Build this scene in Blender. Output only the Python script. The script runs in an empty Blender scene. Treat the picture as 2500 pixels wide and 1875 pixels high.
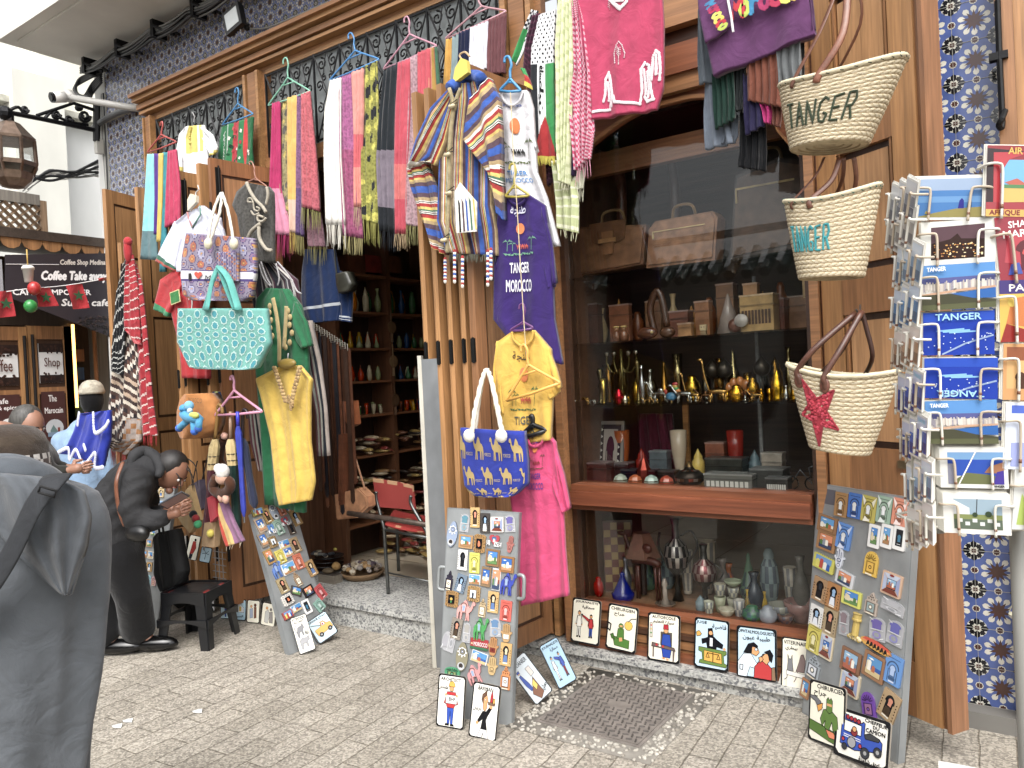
# souvenir shop front, built object by object
EXPO=1.25
import bpy,bmesh,math,random
from mathutils import Vector as V,Matrix
from math import sin,cos,pi,radians,sqrt,atan2,floor
RD=random.Random(11)
SC=bpy.context.scene
COL=SC.collection
F=1878.0;TH=radians(34.8);RO=radians(2.8);PT=radians(-.58)
CAM=V((0,-3.45,1.55))
CD=V((-sin(TH)*cos(PT),cos(TH)*cos(PT),sin(PT)))
CR=V((cos(TH),sin(TH),0));CU=CR.cross(CD)
CX=CR*cos(RO)-CU*sin(RO);CY=CR*sin(RO)+CU*cos(RO)
def ray(u,v):return CD*F+CX*(u-1250)-CY*(v-937.5)
def P(u,v,Y=0.0):
 q=ray(u,v);return CAM+q*((Y-CAM.y)/q.y)
def PX(u,v,X):
 q=ray(u,v);return CAM+q*((X-CAM.x)/q.x)
def PG(u,v,z=0.0):
 q=ray(u,v);return CAM+q*((z-CAM.z)/q.z)
def PP(u,v,o,n):
 q=ray(u,v);return CAM+q*((o-CAM).dot(n)/q.dot(n))
def PD(u,v,dep):
 q=ray(u,v);return CAM+q*(dep/F)
def hx(s,k=1.0):
 if not isinstance(s,str):return s
 s=s.lstrip('#')
 if len(s)==3:s=''.join(a*2 for a in s)
 o=[]
 for i in(0,2,4):
  c=int(s[i:i+2],16)/255
  o.append(min(1,(c/12.92 if c<=.04045 else((c+.055)/1.055)**2.4)*k))
 l=.25*o[0]+.65*o[1]+.1*o[2]
 return tuple((a*.8+l*.2)*.88 for a in o)+(1.0,)
def mixc(a,b,t):
 a=hx(a);b=hx(b);return tuple(a[i]*(1-t)+b[i]*t for i in range(3))+(1.0,)
MATS={}
def nodes(name):
 m=bpy.data.materials.new(name);m.use_nodes=True
 nt=m.node_tree;return m,nt,nt.nodes['Principled BSDF']
def N(nt,t,**k):
 n=nt.nodes.new(t)
 for a,b in k.items():
  if a[0]=='_':n.inputs[int(a[1:])].default_value=b
  else:setattr(n,a,b)
 return n
def mat(kind):
 if kind in MATS:return MATS[kind]
 T=dict(paint=(.5,0,3,.88,1.06,.05,40,(1,1,1)),gloss=(.18,0,5,.92,1.05,.02,30,(1,1,1)),paper=(.45,0,20,.94,1.04,.02,60,(1,1,1)),cloth=(.95,0,14,.82,1.1,.35,420,(1,1,1)),knit=(1.,0,30,.7,1.2,.8,260,(1,1,1)),plaster=(.9,0,1.6,.82,1.05,.25,14,(1,1,.45)),plastic=(.35,0,8,.92,1.05,.03,60,(1,1,1)),leather=(.38,0,18,.6,1.25,.3,160,(1,1,1)),metal=(.38,.9,30,.7,1.1,.1,80,(1,1,1)),iron=(.5,.55,30,.6,1.2,.25,120,(1,1,1)),brass=(.22,1,40,.6,1.15,.3,160,(1,1,1)),sheet=(.42,.35,9,.78,1.1,.06,50,(1,1,.6)),skin=(.5,0,25,.92,1.05,.08,200,(1,1,1)),hair=(.55,0,90,.5,1.4,.5,160,(1,1,.15)),stone=(.8,0,16,.7,1.15,.35,60,(1,1,1)),pot=(.25,0,25,.8,1.1,.1,50,(1,1,1)),pattern=(.9,0,70,.62,1.2,.3,200,(1,1,1)),straw=(.8,0,60,.75,1.12,.9,220,(.5,.5,3)),glaze=(.12,0,18,.8,1.1,.05,20,(1,1,1)),nylon=(.82,0,12,.75,1.2,.35,26,(1,1,1)),)
 if kind in('woodz','woodx','woody'):
  m,nt,b=nodes(kind)
  at=N(nt,'ShaderNodeAttribute',attribute_name='Col')
  tc=N(nt,'ShaderNodeTexCoord');mp=N(nt,'ShaderNodeMapping')
  st={'z':(14,14,.7),'x':(.7,14,14),'y':(14,.7,14)}[kind[-1]]
  mp.inputs['Scale'].default_value=st
  nt.links.new(tc.outputs['Object'],mp.inputs[0])
  n1=N(nt,'ShaderNodeTexNoise');n1.inputs['Scale'].default_value=1.1;n1.inputs['Detail'].default_value=5;n1.inputs['Distortion'].default_value=1.3
  n2=N(nt,'ShaderNodeTexNoise');n2.inputs['Scale'].default_value=7;n2.inputs['Detail'].default_value=6
  nt.links.new(mp.outputs[0],n1.inputs[0]);nt.links.new(mp.outputs[0],n2.inputs[0])
  r1=N(nt,'ShaderNodeMapRange');r1.inputs[1].default_value=.3;r1.inputs[2].default_value=.72;r1.inputs[3].default_value=.68;r1.inputs[4].default_value=1.18
  r2=N(nt,'ShaderNodeMapRange');r2.inputs[1].default_value=.3;r2.inputs[2].default_value=.7;r2.inputs[3].default_value=.75;r2.inputs[4].default_value=1.12
  nt.links.new(n1.outputs[0],r1.inputs[0]);nt.links.new(n2.outputs[0],r2.inputs[0])
  mm=N(nt,'ShaderNodeMath',operation='MULTIPLY');nt.links.new(r1.outputs[0],mm.inputs[0]);nt.links.new(r2.outputs[0],mm.inputs[1])
  vm=N(nt,'ShaderNodeVectorMath',operation='SCALE');nt.links.new(at.outputs['Color'],vm.inputs[0]);nt.links.new(mm.outputs[0],vm.inputs['Scale'])
  nt.links.new(vm.outputs[0],b.inputs['Base Color'])
  b.inputs['Roughness'].default_value=.42
  bp=N(nt,'ShaderNodeBump');bp.inputs['Strength'].default_value=.25;bp.inputs['Distance'].default_value=.003
  nt.links.new(n2.outputs[0],bp.inputs['Height']);nt.links.new(bp.outputs[0],b.inputs['Normal'])
  MATS[kind]=m;return m
 if kind=='glass':
  m,nt,b=nodes('glass');nt.nodes.remove(b)
  fr=N(nt,'ShaderNodeFresnel');fr.inputs[0].default_value=1.5
  a=N(nt,'ShaderNodeMath',operation='MULTIPLY_ADD');a.inputs[1].default_value=.6;a.inputs[2].default_value=.0
  t=N(nt,'ShaderNodeBsdfTransparent');g=N(nt,'ShaderNodeBsdfGlossy');g.inputs['Roughness'].default_value=.004
  t.inputs[0].default_value=(.97,.98,.97,1)
  x=N(nt,'ShaderNodeMixShader');nt.links.new(fr.outputs[0],a.inputs[0]);nt.links.new(a.outputs[0],x.inputs[0])
  nt.links.new(t.outputs[0],x.inputs[1]);nt.links.new(g.outputs[0],x.inputs[2])
  nt.links.new(x.outputs[0],nt.nodes['Material Output'].inputs[0]);MATS[kind]=m;return m
 if kind=='lightstrip':
  m,nt,b=nodes(kind);b.inputs['Emission Color'].default_value=hx('#ffb020');b.inputs['Emission Strength'].default_value=3
  b.inputs['Base Color'].default_value=hx('#ffc040');MATS[kind]=m;return m
 if kind=='granite' or kind=='paving':
  m,nt,b=nodes(kind)
  tc=N(nt,'ShaderNodeTexCoord')
  vo=N(nt,'ShaderNodeTexVoronoi');vo.inputs['Scale'].default_value=95 if kind=='granite' else 120
  nz=N(nt,'ShaderNodeTexNoise');nz.inputs['Scale'].default_value=2.2;nz.inputs['Detail'].default_value=8
  nt.links.new(tc.outputs['Object'],vo.inputs[0]);nt.links.new(tc.outputs['Object'],nz.inputs[0])
  cr=N(nt,'ShaderNodeValToRGB')
  sep=N(nt,'ShaderNodeSeparateColor');nt.links.new(vo.outputs['Color'],sep.inputs[0]);nt.links.new(sep.outputs[0],cr.inputs[0])
  e=cr.color_ramp.elements
  if kind=='granite':
   e[0].color=hx('#66676a');e[1].color=hx('#bcbcb6');e[0].position=.1;e[1].position=.85
   x=e.new(.45);x.color=hx('#a3a39d')
   nt.links.new(cr.outputs[0],b.inputs['Base Color']);b.inputs['Roughness'].default_value=.5
   MATS[kind]=m;return m
  e[0].color=hx('#8a847a');e[1].color=hx('#c4bdb0');e[0].position=.15;e[1].position=.9
  x=e.new(.55);x.color=hx('#aca598')
  mp=N(nt,'ShaderNodeMapping');mp.inputs['Rotation'].default_value=(0,0,radians(90-4))
  nt.links.new(tc.outputs['Object'],mp.inputs[0])
  wn=N(nt,'ShaderNodeTexNoise');wn.inputs['Scale'].default_value=3.5;wn.inputs['Detail'].default_value=4
  nt.links.new(tc.outputs['Object'],wn.inputs[0])
  va=N(nt,'ShaderNodeVectorMath',operation='MULTIPLY_ADD');va.inputs[1].default_value=(.03,.03,0)
  nt.links.new(wn.outputs['Color'],va.inputs[0]);nt.links.new(mp.outputs[0],va.inputs[2])
  bk=N(nt,'ShaderNodeTexBrick');bk.offset=.5
  bk.inputs['Scale'].default_value=1.0;bk.inputs['Brick Width'].default_value=.33;bk.inputs['Row Height'].default_value=.125
  bk.inputs['Mortar Size'].default_value=.004;bk.inputs['Mortar Smooth'].default_value=.6;bk.inputs['Bias'].default_value=0
  bk.inputs['Color1'].default_value=(1.,.98,.95,1);bk.inputs['Color2'].default_value=(.84,.82,.78,1);bk.inputs['Mortar'].default_value=(.5,.47,.42,1)
  nt.links.new(va.outputs[0],bk.inputs[0])
  m1=N(nt,'ShaderNodeMix',data_type='RGBA',blend_type='MULTIPLY');m1.inputs[0].default_value=1
  nt.links.new(cr.outputs[0],m1.inputs[6]);nt.links.new(bk.outputs[0],m1.inputs[7])
  r=N(nt,'ShaderNodeMapRange');r.inputs[1].default_value=.3;r.inputs[2].default_value=.7;r.inputs[3].default_value=.74;r.inputs[4].default_value=1.0
  nt.links.new(nz.outputs[0],r.inputs[0])
  vm=N(nt,'ShaderNodeVectorMath',operation='SCALE');nt.links.new(m1.outputs[2],vm.inputs[0]);nt.links.new(r.outputs[0],vm.inputs['Scale'])
  nt.links.new(vm.outputs[0],b.inputs['Base Color'])
  b.inputs['Roughness'].default_value=.62
  ad=N(nt,'ShaderNodeMath',operation='MULTIPLY_ADD');ad.inputs[1].default_value=-1.0
  nt.links.new(bk.outputs['Fac'],ad.inputs[0]);
  n3=N(nt,'ShaderNodeTexNoise');n3.inputs['Scale'].default_value=60;n3.inputs['Detail'].default_value=6;nt.links.new(tc.outputs['Object'],n3.inputs[0])
  nt.links.new(n3.outputs[0],ad.inputs[2])
  bp=N(nt,'ShaderNodeBump');bp.inputs['Strength'].default_value=.75;bp.inputs['Distance'].default_value=.006
  nt.links.new(ad.outputs[0],bp.inputs['Height']);nt.links.new(bp.outputs[0],b.inputs['Normal'])
  MATS[kind]=m;return m
 ro,me,ns,lo,hi,bs,bsc,st=T[kind]
 m,nt,b=nodes(kind)
 at=N(nt,'ShaderNodeAttribute',attribute_name='Col')
 tc=N(nt,'ShaderNodeTexCoord');mp=N(nt,'ShaderNodeMapping');mp.inputs['Scale'].default_value=st
 nt.links.new(tc.outputs['Object'],mp.inputs[0])
 if kind=='pattern':
  n=N(nt,'ShaderNodeTexVoronoi');n.inputs['Scale'].default_value=ns;n.feature='SMOOTH_F1'
  out=n.outputs['Distance'];a0,a1=.1,.6
 else:
  n=N(nt,'ShaderNodeTexNoise');n.inputs['Scale'].default_value=ns;n.inputs['Detail'].default_value=6
  out=n.outputs[0];a0,a1=.3,.7
 nt.links.new(mp.outputs[0],n.inputs[0])
 r=N(nt,'ShaderNodeMapRange');r.inputs[1].default_value=a0;r.inputs[2].default_value=a1;r.inputs[3].default_value=lo;r.inputs[4].default_value=hi
 nt.links.new(out,r.inputs[0])
 vm=N(nt,'ShaderNodeVectorMath',operation='SCALE');nt.links.new(at.outputs['Color'],vm.inputs[0]);nt.links.new(r.outputs[0],vm.inputs['Scale'])
 nt.links.new(vm.outputs[0],b.inputs['Base Color'])
 b.inputs['Roughness'].default_value=ro;b.inputs['Metallic'].default_value=me
 if kind in('cloth','knit','pattern'):
  b.inputs['Specular IOR Level'].default_value=.2;b.inputs['Sheen Weight'].default_value=.15
 n2=N(nt,'ShaderNodeTexNoise');n2.inputs['Scale'].default_value=bsc;n2.inputs['Detail'].default_value=3
 nt.links.new(mp.outputs[0],n2.inputs[0])
 bp=N(nt,'ShaderNodeBump');bp.inputs['Strength'].default_value=bs;bp.inputs['Distance'].default_value=.002 if kind!='nylon' else.004
 nt.links.new(n2.outputs[0],bp.inputs['Height']);nt.links.new(bp.outputs[0],b.inputs['Normal'])
 if kind in('cloth','knit','pattern','nylon'):
  n4=N(nt,'ShaderNodeTexNoise');n4.inputs['Scale'].default_value=9;n4.inputs['Detail'].default_value=3;n4.inputs['Distortion'].default_value=1.6
  nt.links.new(tc.outputs['Object'],n4.inputs[0]);b4=N(nt,'ShaderNodeBump');b4.inputs['Strength'].default_value=.42;b4.inputs['Distance'].default_value=.02
  nt.links.new(n4.outputs[0],b4.inputs['Height']);nt.links.new(bp.outputs[0],b4.inputs['Normal']);nt.links.new(b4.outputs[0],b.inputs['Normal'])
 MATS[kind]=m;return m
class Fr:
 def __init__(s,o,X,Y,w=1,h=1):
  s.o=V(o);s.X=V(X).normalized();s.N=s.X.cross(V(Y)).normalized();s.Y=s.N.cross(s.X);s.w=w;s.h=h
 def p(s,x,y,z=0):return s.o+s.X*x+s.Y*y+s.N*z
 def sub(s,cx,cy,w,h,rot=0):
  c,q=cos(rot),sin(rot);X=s.X*c+s.Y*q;Y=s.Y*c-s.X*q
  return Fr(s.p(cx,cy)-X*w/2-Y*h/2,X,Y,w,h)
class MB:
 def __init__(s):s.v=[];s.f=[];s.c=[]
 def face(s,pts,col):
  n=len(s.v);s.v+=[V(p)for p in pts];s.f.append(tuple(range(n,n+len(pts))));s.c.append(hx(col))
 def box(s,a,b,col):
  x0,y0,z0=a;x1,y1,z1=b
  if x0>x1:x0,x1=x1,x0
  if y0>y1:y0,y1=y1,y0
  if z0>z1:z0,z1=z1,z0
  n=len(s.v);s.v+=[V((x,y,z))for x in(x0,x1)for y in(y0,y1)for z in(z0,z1)]
  for f in((0,1,3,2),(4,6,7,5),(0,4,5,1),(2,3,7,6),(0,2,6,4),(1,5,7,3)):
   s.f.append(tuple(n+i for i in f));s.c.append(hx(col))
  return s
 def fbox(s,fr,x0,x1,y0,y1,z0,z1,col):
  n=len(s.v);s.v+=[fr.p(x,y,z)for x in(x0,x1)for y in(y0,y1)for z in(z0,z1)]
  for f in((0,1,3,2),(4,6,7,5),(0,4,5,1),(2,3,7,6),(0,2,6,4),(1,5,7,3)):
   s.f.append(tuple(n+i for i in f));s.c.append(hx(col))
  return s
 def prism(s,fr,pts,z0,z1,col,scol=None):
  a=sum(pts[i][0]*pts[(i+1)%len(pts)][1]-pts[(i+1)%len(pts)][0]*pts[i][1]for i in range(len(pts)))
  if a<0:pts=pts[::-1]
  s.face([fr.p(x,y,z1)for x,y in pts],col);s.face([fr.p(x,y,z0)for x,y in pts[::-1]],scol or col)
  k=len(pts)
  for i in range(k):
   (x0,y0),(x1,y1)=pts[i],pts[(i+1)%k]
   s.face([fr.p(x0,y0,z0),fr.p(x1,y1,z0),fr.p(x1,y1,z1),fr.p(x0,y0,z1)],scol or col)
  return s
 def tube(s,pts,r,col,n=6,cap=True,flat=1.0):
  pts=[V(p)for p in pts];k=len(pts);rs=r if isinstance(r,(list,tuple))else[r]*k
  b=len(s.v);up=None
  for i,p in enumerate(pts):
   t=(pts[min(i+1,k-1)]-pts[max(i-1,0)])
   if t.length<1e-9:t=V((0,0,1))
   t.normalize()
   if up is None:
    up=V((0,0,1))if abs(t.z)<.9 else V((0,1,0))
   a=t.cross(up)
   if a.length<1e-6:a=t.cross(V((1,0,0)))
   a.normalize();up=a.cross(t).normalized()
   for j in range(n):
    g=2*pi*j/n;s.v.append(p+a*cos(g)*rs[i]+up*sin(g)*rs[i]*flat)
  for i in range(k-1):
   for j in range(n):
    s.f.append((b+i*n+j,b+i*n+(j+1)%n,b+(i+1)*n+(j+1)%n,b+(i+1)*n+j));s.c.append(hx(col))
  if cap:
   s.f.append(tuple(b+j for j in range(n))[::-1]);s.c.append(hx(col))
   s.f.append(tuple(b+(k-1)*n+j for j in range(n)));s.c.append(hx(col))
  return s
 def lathe(s,o,prof,col,n=14,ax=None,sx=1,sy=1,colf=None):
  o=V(o);ax=V(ax or(0,0,1)).normalized();a=ax.orthogonal().normalized()if abs(ax.z)<.999 else V((1,0,0));c=ax.cross(a)
  b=len(s.v)
  for r,z in prof:
   for j in range(n):
    g=2*pi*j/n;s.v.append(o+ax*z+a*cos(g)*r*sx+c*sin(g)*r*sy)
  for i in range(len(prof)-1):
   for j in range(n):
    s.f.append((b+i*n+j,b+i*n+(j+1)%n,b+(i+1)*n+(j+1)%n,b+(i+1)*n+j));s.c.append(hx(colf(i,j)if colf else col))
  s.f.append(tuple(b+j for j in range(n))[::-1]);s.c.append(hx(col))
  s.f.append(tuple(b+(len(prof)-1)*n+j for j in range(n)));s.c.append(hx(col))
  return s
 def ball(s,c,r,col,n=12,m=8,M=None,fn=None):
  rx,ry,rz=r if isinstance(r,(tuple,list))else(r,r,r);c=V(c);b=len(s.v)
  for i in range(m+1):
   ph=pi*i/m
   for j in range(n):
    g=2*pi*j/n;d=V((sin(ph)*cos(g),sin(ph)*sin(g),cos(ph)));k=fn(d)if fn else 1
    q=V((d.x*rx,d.y*ry,d.z*rz))*k
    s.v.append(c+(M@q if M else q))
  for i in range(m):
   for j in range(n):
    s.f.append((b+i*n+j,b+(i+1)*n+j,b+(i+1)*n+(j+1)%n,b+i*n+(j+1)%n));s.c.append(hx(col))
  return s
 def grid(s,fn,nu,nv,col,flip=False):
  b=len(s.v);cf=callable(col)
  for i in range(nv+1):
   for j in range(nu+1):s.v.append(V(fn(j/nu,i/nv)))
  for i in range(nv):
   for j in range(nu):
    q=(b+i*(nu+1)+j,b+(i+1)*(nu+1)+j,b+(i+1)*(nu+1)+j+1,b+i*(nu+1)+j+1)
    s.f.append(q[::-1]if flip else q);s.c.append(hx(col((j+.5)/nu,(i+.5)/nv)if cf else col))
  return s
 def shell(s,fn,nu,nv,col,off):
  b=len(s.v);off=V(off)
  s.grid(fn,nu,nv,col);n=(nu+1)*(nv+1)
  s.grid(lambda a,t:V(fn(a,t))+off,nu,nv,col,True)
  rim=[i for i in range(nu+1)]+[i*(nu+1)+nu for i in range(1,nv+1)]+[nv*(nu+1)+i for i in range(nu-1,-1,-1)]+[i*(nu+1)for i in range(nv-1,0,-1)]
  for k in range(len(rim)):
   i,j=rim[k],rim[(k+1)%len(rim)]
   a=(min((i%(nu+1))/nu,.999),min((i//(nu+1))/nv,.999))
   s.f.append((b+i,b+j,b+n+j,b+n+i));s.c.append(hx(col(*a)if callable(col)else col))
  return s
 def obj(s,name,m,parent=None,smooth=False,origin=None):
  me=bpy.data.meshes.new(name)
  if not s.v:s.face([(0,0,-9),(.01,0,-9),(0,.01,-9)],'#fff')
  xs=[p.x for p in s.v];ys=[p.y for p in s.v];zs=[p.z for p in s.v]
  o=V(origin)if origin else V(((min(xs)+max(xs))/2,(min(ys)+max(ys))/2,min(zs)))
  me.from_pydata([tuple(p-o)for p in s.v],[],s.f);me.update()
  at=me.color_attributes.new('Col','FLOAT_COLOR','CORNER')
  buf=[]
  for p in me.polygons:buf+=list(s.c[p.index])*p.loop_total
  at.data.foreach_set('color',buf)
  me.materials.append(mat(m))
  if smooth:me.polygons.foreach_set('use_smooth',[True]*len(me.polygons))
  ob=bpy.data.objects.new(name,me);COL.objects.link(ob)
  if parent:
   ob.parent=parent;w=V(parent.get('_o',(0,0,0)));ob.location=o-w
  else:ob.location=o
  ob['_o']=tuple(o)
  return ob
def tag(o,label,cat,group=None,kind=None):
 if label:o['label']=label
 if cat:o['category']=cat
 if group:o['group']=group
 if kind:o['kind']=kind
 return o
def struct(o):o['kind']='structure';return o
def thing(name,label,cat,loc,group=None):
 o=bpy.data.objects.new(name,None);COL.objects.link(o);o.location=V(loc);o['_o']=tuple(V(loc));o.empty_display_size=.1
 return tag(o,label,cat,group)
def lerp(a,b,t):return a+(b-a)*t
def ipol(rows,t):
 k=(len(rows)-1)*t;i=min(int(k),len(rows)-2);f=k-i
 return[rows[i][j]+(rows[i+1][j]-rows[i][j])*f for j in range(len(rows[0]))]
def smoothpts(pts,n=4):
 pts=[V(p)for p in pts];o=[]
 for i in range(len(pts)-1):
  a=pts[max(i-1,0)];b=pts[i];c=pts[i+1];d=pts[min(i+2,len(pts)-1)]
  for k in range(n):
   t=k/n;o.append(.5*((2*b)+(c-a)*t+(2*a-5*b+4*c-d)*t*t+(3*b-a-3*c+d)*t**3))
 o.append(pts[-1]);return o
def cloth(mb,rows,Y,col,folds=4,amp=.015,th=.014,nu=26,nv=36,bulge=0.,ph=None,grow=.6,bot=0,X=None,yaw=0.0,lean=0.0):
 ph=RD.random()*6 if ph is None else ph;k1=1.7+RD.random();k2=RD.random()*6
 r0=rows[0];o=P((r0[0]+r0[2])/2,(r0[1]+r0[3])/2,Y);n=V((sin(yaw),-cos(yaw),sin(lean))).normalized()
 def S(s,t,off=0.0):
  a=ipol(rows,min(max(t,0),1));u=lerp(a[0],a[2],s);v=lerp(a[1],a[3],s)
  if bot:v+=bot*sin(s*folds*6.28+ph)*max(0,t-.8)*5
  p=PP(u,v,o,n);g=(1-grow)+grow*t
  w=s*folds*2*pi+ph+.5*sin(t*k1*2+k2)
  d=amp*g*(sin(w)+.45*sin(2.3*w+k2+t))+bulge*sqrt(max(0,sin(pi*min(max(s,0),1))))
  return p+n*(d+off)
 mb.shell(lambda s,t:S(s,t),nu,nv,col,-n*th)
 return S
def fringe(mb,a,b,L,Y,col,n=18,r=.0022,S=None):
 for i in range(n):
  t=(i+.5)/n;u=lerp(a[0],b[0],t);v=lerp(a[1],b[1],t)
  p=S(t,1)if S else P(u,v,Y)
  q=P(u,v+L,Y)-P(u,v,Y);q*=RD.uniform(.75,1.1);j=V((RD.uniform(-.012,.012),RD.uniform(-.01,.01),0))
  c=mixc(col,'#000000',RD.uniform(0,.25))
  mb.tube([p-q*.03,p+q*.5+j*.6,p+q+j],[r,r*.8,r*.35],c,3)
def stripes(lst):
 T=sum(w for w,_ in lst);acc=[];x=0
 for w,c in lst:x+=w/T;acc.append((x,hx(c)))
 def f(s,t=0):
  s=s%1.0
  for x,c in acc:
   if s<x:return c
  return acc[-1][1]
 return f
_tc={}
AR={'ا':0xFE8D,'أ':0xFE83,'ب':0xFE8F,'ة':0xFE93,'ت':0xFE95,'ج':0xFE9D,'ح':0xFEA1,'خ':0xFEA5,'د':0xFEA9,'ر':0xFEAD,'ز':0xFEAF,'س':0xFEB1,'ش':0xFEB5,'ص':0xFEB9,'ض':0xFEBD,'ط':0xFEC1,'ع':0xFEC9,'ف':0xFED1,'ق':0xFED5,'ك':0xFED9,'ل':0xFEDD,'م':0xFEE1,'ن':0xFEE5,'ه':0xFEE9,'و':0xFEED,'ي':0xFEF1,'ى':0xFEEF}
NJ='اأةدرزوى'
def arab(s):
 o=[]
 for w in s.split(' '):
  q=[]
  for i,ch in enumerate(w):
   if ch not in AR:q.append(ch);continue
   pv=i>0 and w[i-1]in AR and w[i-1]not in NJ
   nx=i<len(w)-1 and w[i+1]in AR and ch not in NJ
   q.append(chr(AR[ch]+(3 if pv and nx else 1 if pv else 2 if nx else 0)))
  o.append(''.join(q[::-1]))
 return ' '.join(o[::-1])
def tmesh(body):
 if body in _tc:return _tc[body]
 if any(c in AR for c in body):s=arab(body)
 else:s=body
 c=bpy.data.curves.new('t','FONT');c.body=s;c.resolution_u=2
 o=bpy.data.objects.new('t',c);COL.objects.link(o)
 m=bpy.data.meshes.new_from_object(o.evaluated_get(bpy.context.evaluated_depsgraph_get()))
 vs=[(v.co.x,v.co.y)for v in m.vertices];fs=[tuple(p.vertices)for p in m.polygons]
 COL.objects.unlink(o);bpy.data.objects.remove(o);bpy.data.meshes.remove(m);bpy.data.curves.remove(c)
 if vs:
  x0=min(a for a,_ in vs);x1=max(a for a,_ in vs);y0=min(b for _,b in vs);y1=max(b for _,b in vs)
  vs=[((a-x0)/(x1-x0),(b-y0)/(y1-y0))for a,b in vs]
 _tc[body]=(vs,fs,(x1-x0)/(y1-y0));return _tc[body]
def text(mb,body,fn,x,y,w,h,col,shear=0,z=.001,rot=0,bold=0):
 vs,fs,_=tmesh(body);col=hx(col)
 for dx,dy in([(0,0)]if not bold else[(-bold,0),(bold,0),(0,bold),(0,-bold)]):
  b=len(mb.v);k=0
  for a,c in vs:
   X=(a+shear*(c-.5))*w;Y=c*h
   if rot:X,Y=w/2+(X-w/2)*cos(rot)-(Y-h/2)*sin(rot),h/2+(X-w/2)*sin(rot)+(Y-h/2)*cos(rot)
   mb.v.append(V(fn(x+X+dx,y+Y+dy,z+k)))
  z+=.00012
  for f in fs:mb.f.append(tuple(b+i for i in f));mb.c.append(col)
def rrect(w,h,r,n=3,x0=0,y0=0):
 o=[]
 for cx,cy,a in((w-r,r,-90),(w-r,h-r,0),(r,h-r,90),(r,r,180)):
  for i in range(n+1):
   g=radians(a+90*i/n);o.append((x0+cx+r*cos(g),y0+cy+r*sin(g)))
 return o
def draw(mb,fr,items,z=.001,dz=.00022):
 W,H=fr.w/100,fr.h/100;u=fr.w/100
 def g(x,y,k):return fr.p(x*W,fr.h-y*H,k)
 def line(pts,w,c,k):
  w*=u/2
  for i in range(len(pts)-1):
   a=fr.p(pts[i][0]*W,fr.h-pts[i][1]*H,k);b=fr.p(pts[i+1][0]*W,fr.h-pts[i+1][1]*H,k);d=(b-a)
   if d.length<1e-7:continue
   d.normalize();q=fr.N.cross(d)*w;d=d*w*.5
   mb.face([a-d-q,b+d-q,b+d+q,a-d+q],c)
 for it in items:
  z+=dz;t,c=it[0],it[1]
  if t in 'pP':
   pts=[(it[2][i],it[2][i+1])for i in range(0,len(it[2]),2)]
   a=sum(pts[i][0]*pts[(i+1)%len(pts)][1]-pts[(i+1)%len(pts)][0]*pts[i][1]for i in range(len(pts)))
   q=pts if a<0 else pts[::-1]
   mb.face([g(x,y,z)for x,y in q],c)
   if t=='P':line(pts+[pts[0]],it[3]if len(it)>3 else 1.2,'#161616',z+dz/2)
  elif t in 'cC':
   x,y,r=it[2:5];ry=it[5]if len(it)>5 else r*fr.w/fr.h
   pts=[(x+r*cos(-i*pi/8),y+ry*sin(-i*pi/8))for i in range(16)]
   mb.face([g(a,b,z)for a,b in pts],c)
   if t=='C':line(pts+[pts[0]],1.1,'#161616',z+dz/2)
  elif t=='l':
   line([(it[3][i],it[3][i+1])for i in range(0,len(it[3]),2)],it[2],c,z)
  elif t=='r':
   x,y,w,h=it[2:6];mb.face([g(x,y+h,z),g(x+w,y+h,z),g(x+w,y,z),g(x,y,z)],c)
  elif t=='t':
   s,x,y,w,h=it[2:7];rot=it[7]if len(it)>7 else 0;bo=it[8]if len(it)>8 else.35
   text(mb,s,lambda a,b,k:fr.p(a,b,k),x*W,fr.h-(y+h)*H,w*W,h*H,c,0,z,radians(rot),bo*u)
  elif t=='s':
   x,y,r,ri,n=it[2:7];a0=it[7]if len(it)>7 else-90
   pts=[(x+(r if i%2==0 else ri)*cos(radians(a0-i*180/n)),y+(r if i%2==0 else ri)*fr.w/fr.h*sin(radians(a0-i*180/n)))for i in range(2*n)]
   mb.face([g(a,b,z)for a,b in pts],c)
g=MB();n=60
g.face([(-60,-60,0),(60,-60,0),(60,60,0),(-60,60,0)],'#999')
tag(g.obj('ground','paving',origin=(0,0,0)),'street paved with long worn granite setts in running rows','ground',kind='structure')
shop=thing('shop_building','souvenir shop front with star tiled wall, carved wooden frames and iron grilles','building',(-3.5,.25,0))
WD,WM,WR,WDK='#b67f40','#a06a35','#8a4a22','#4e2f19'
BR,BL,BK,WH='#4f2f27','#4a5f9e','#1b1d22','#d2cfc0'
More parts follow.
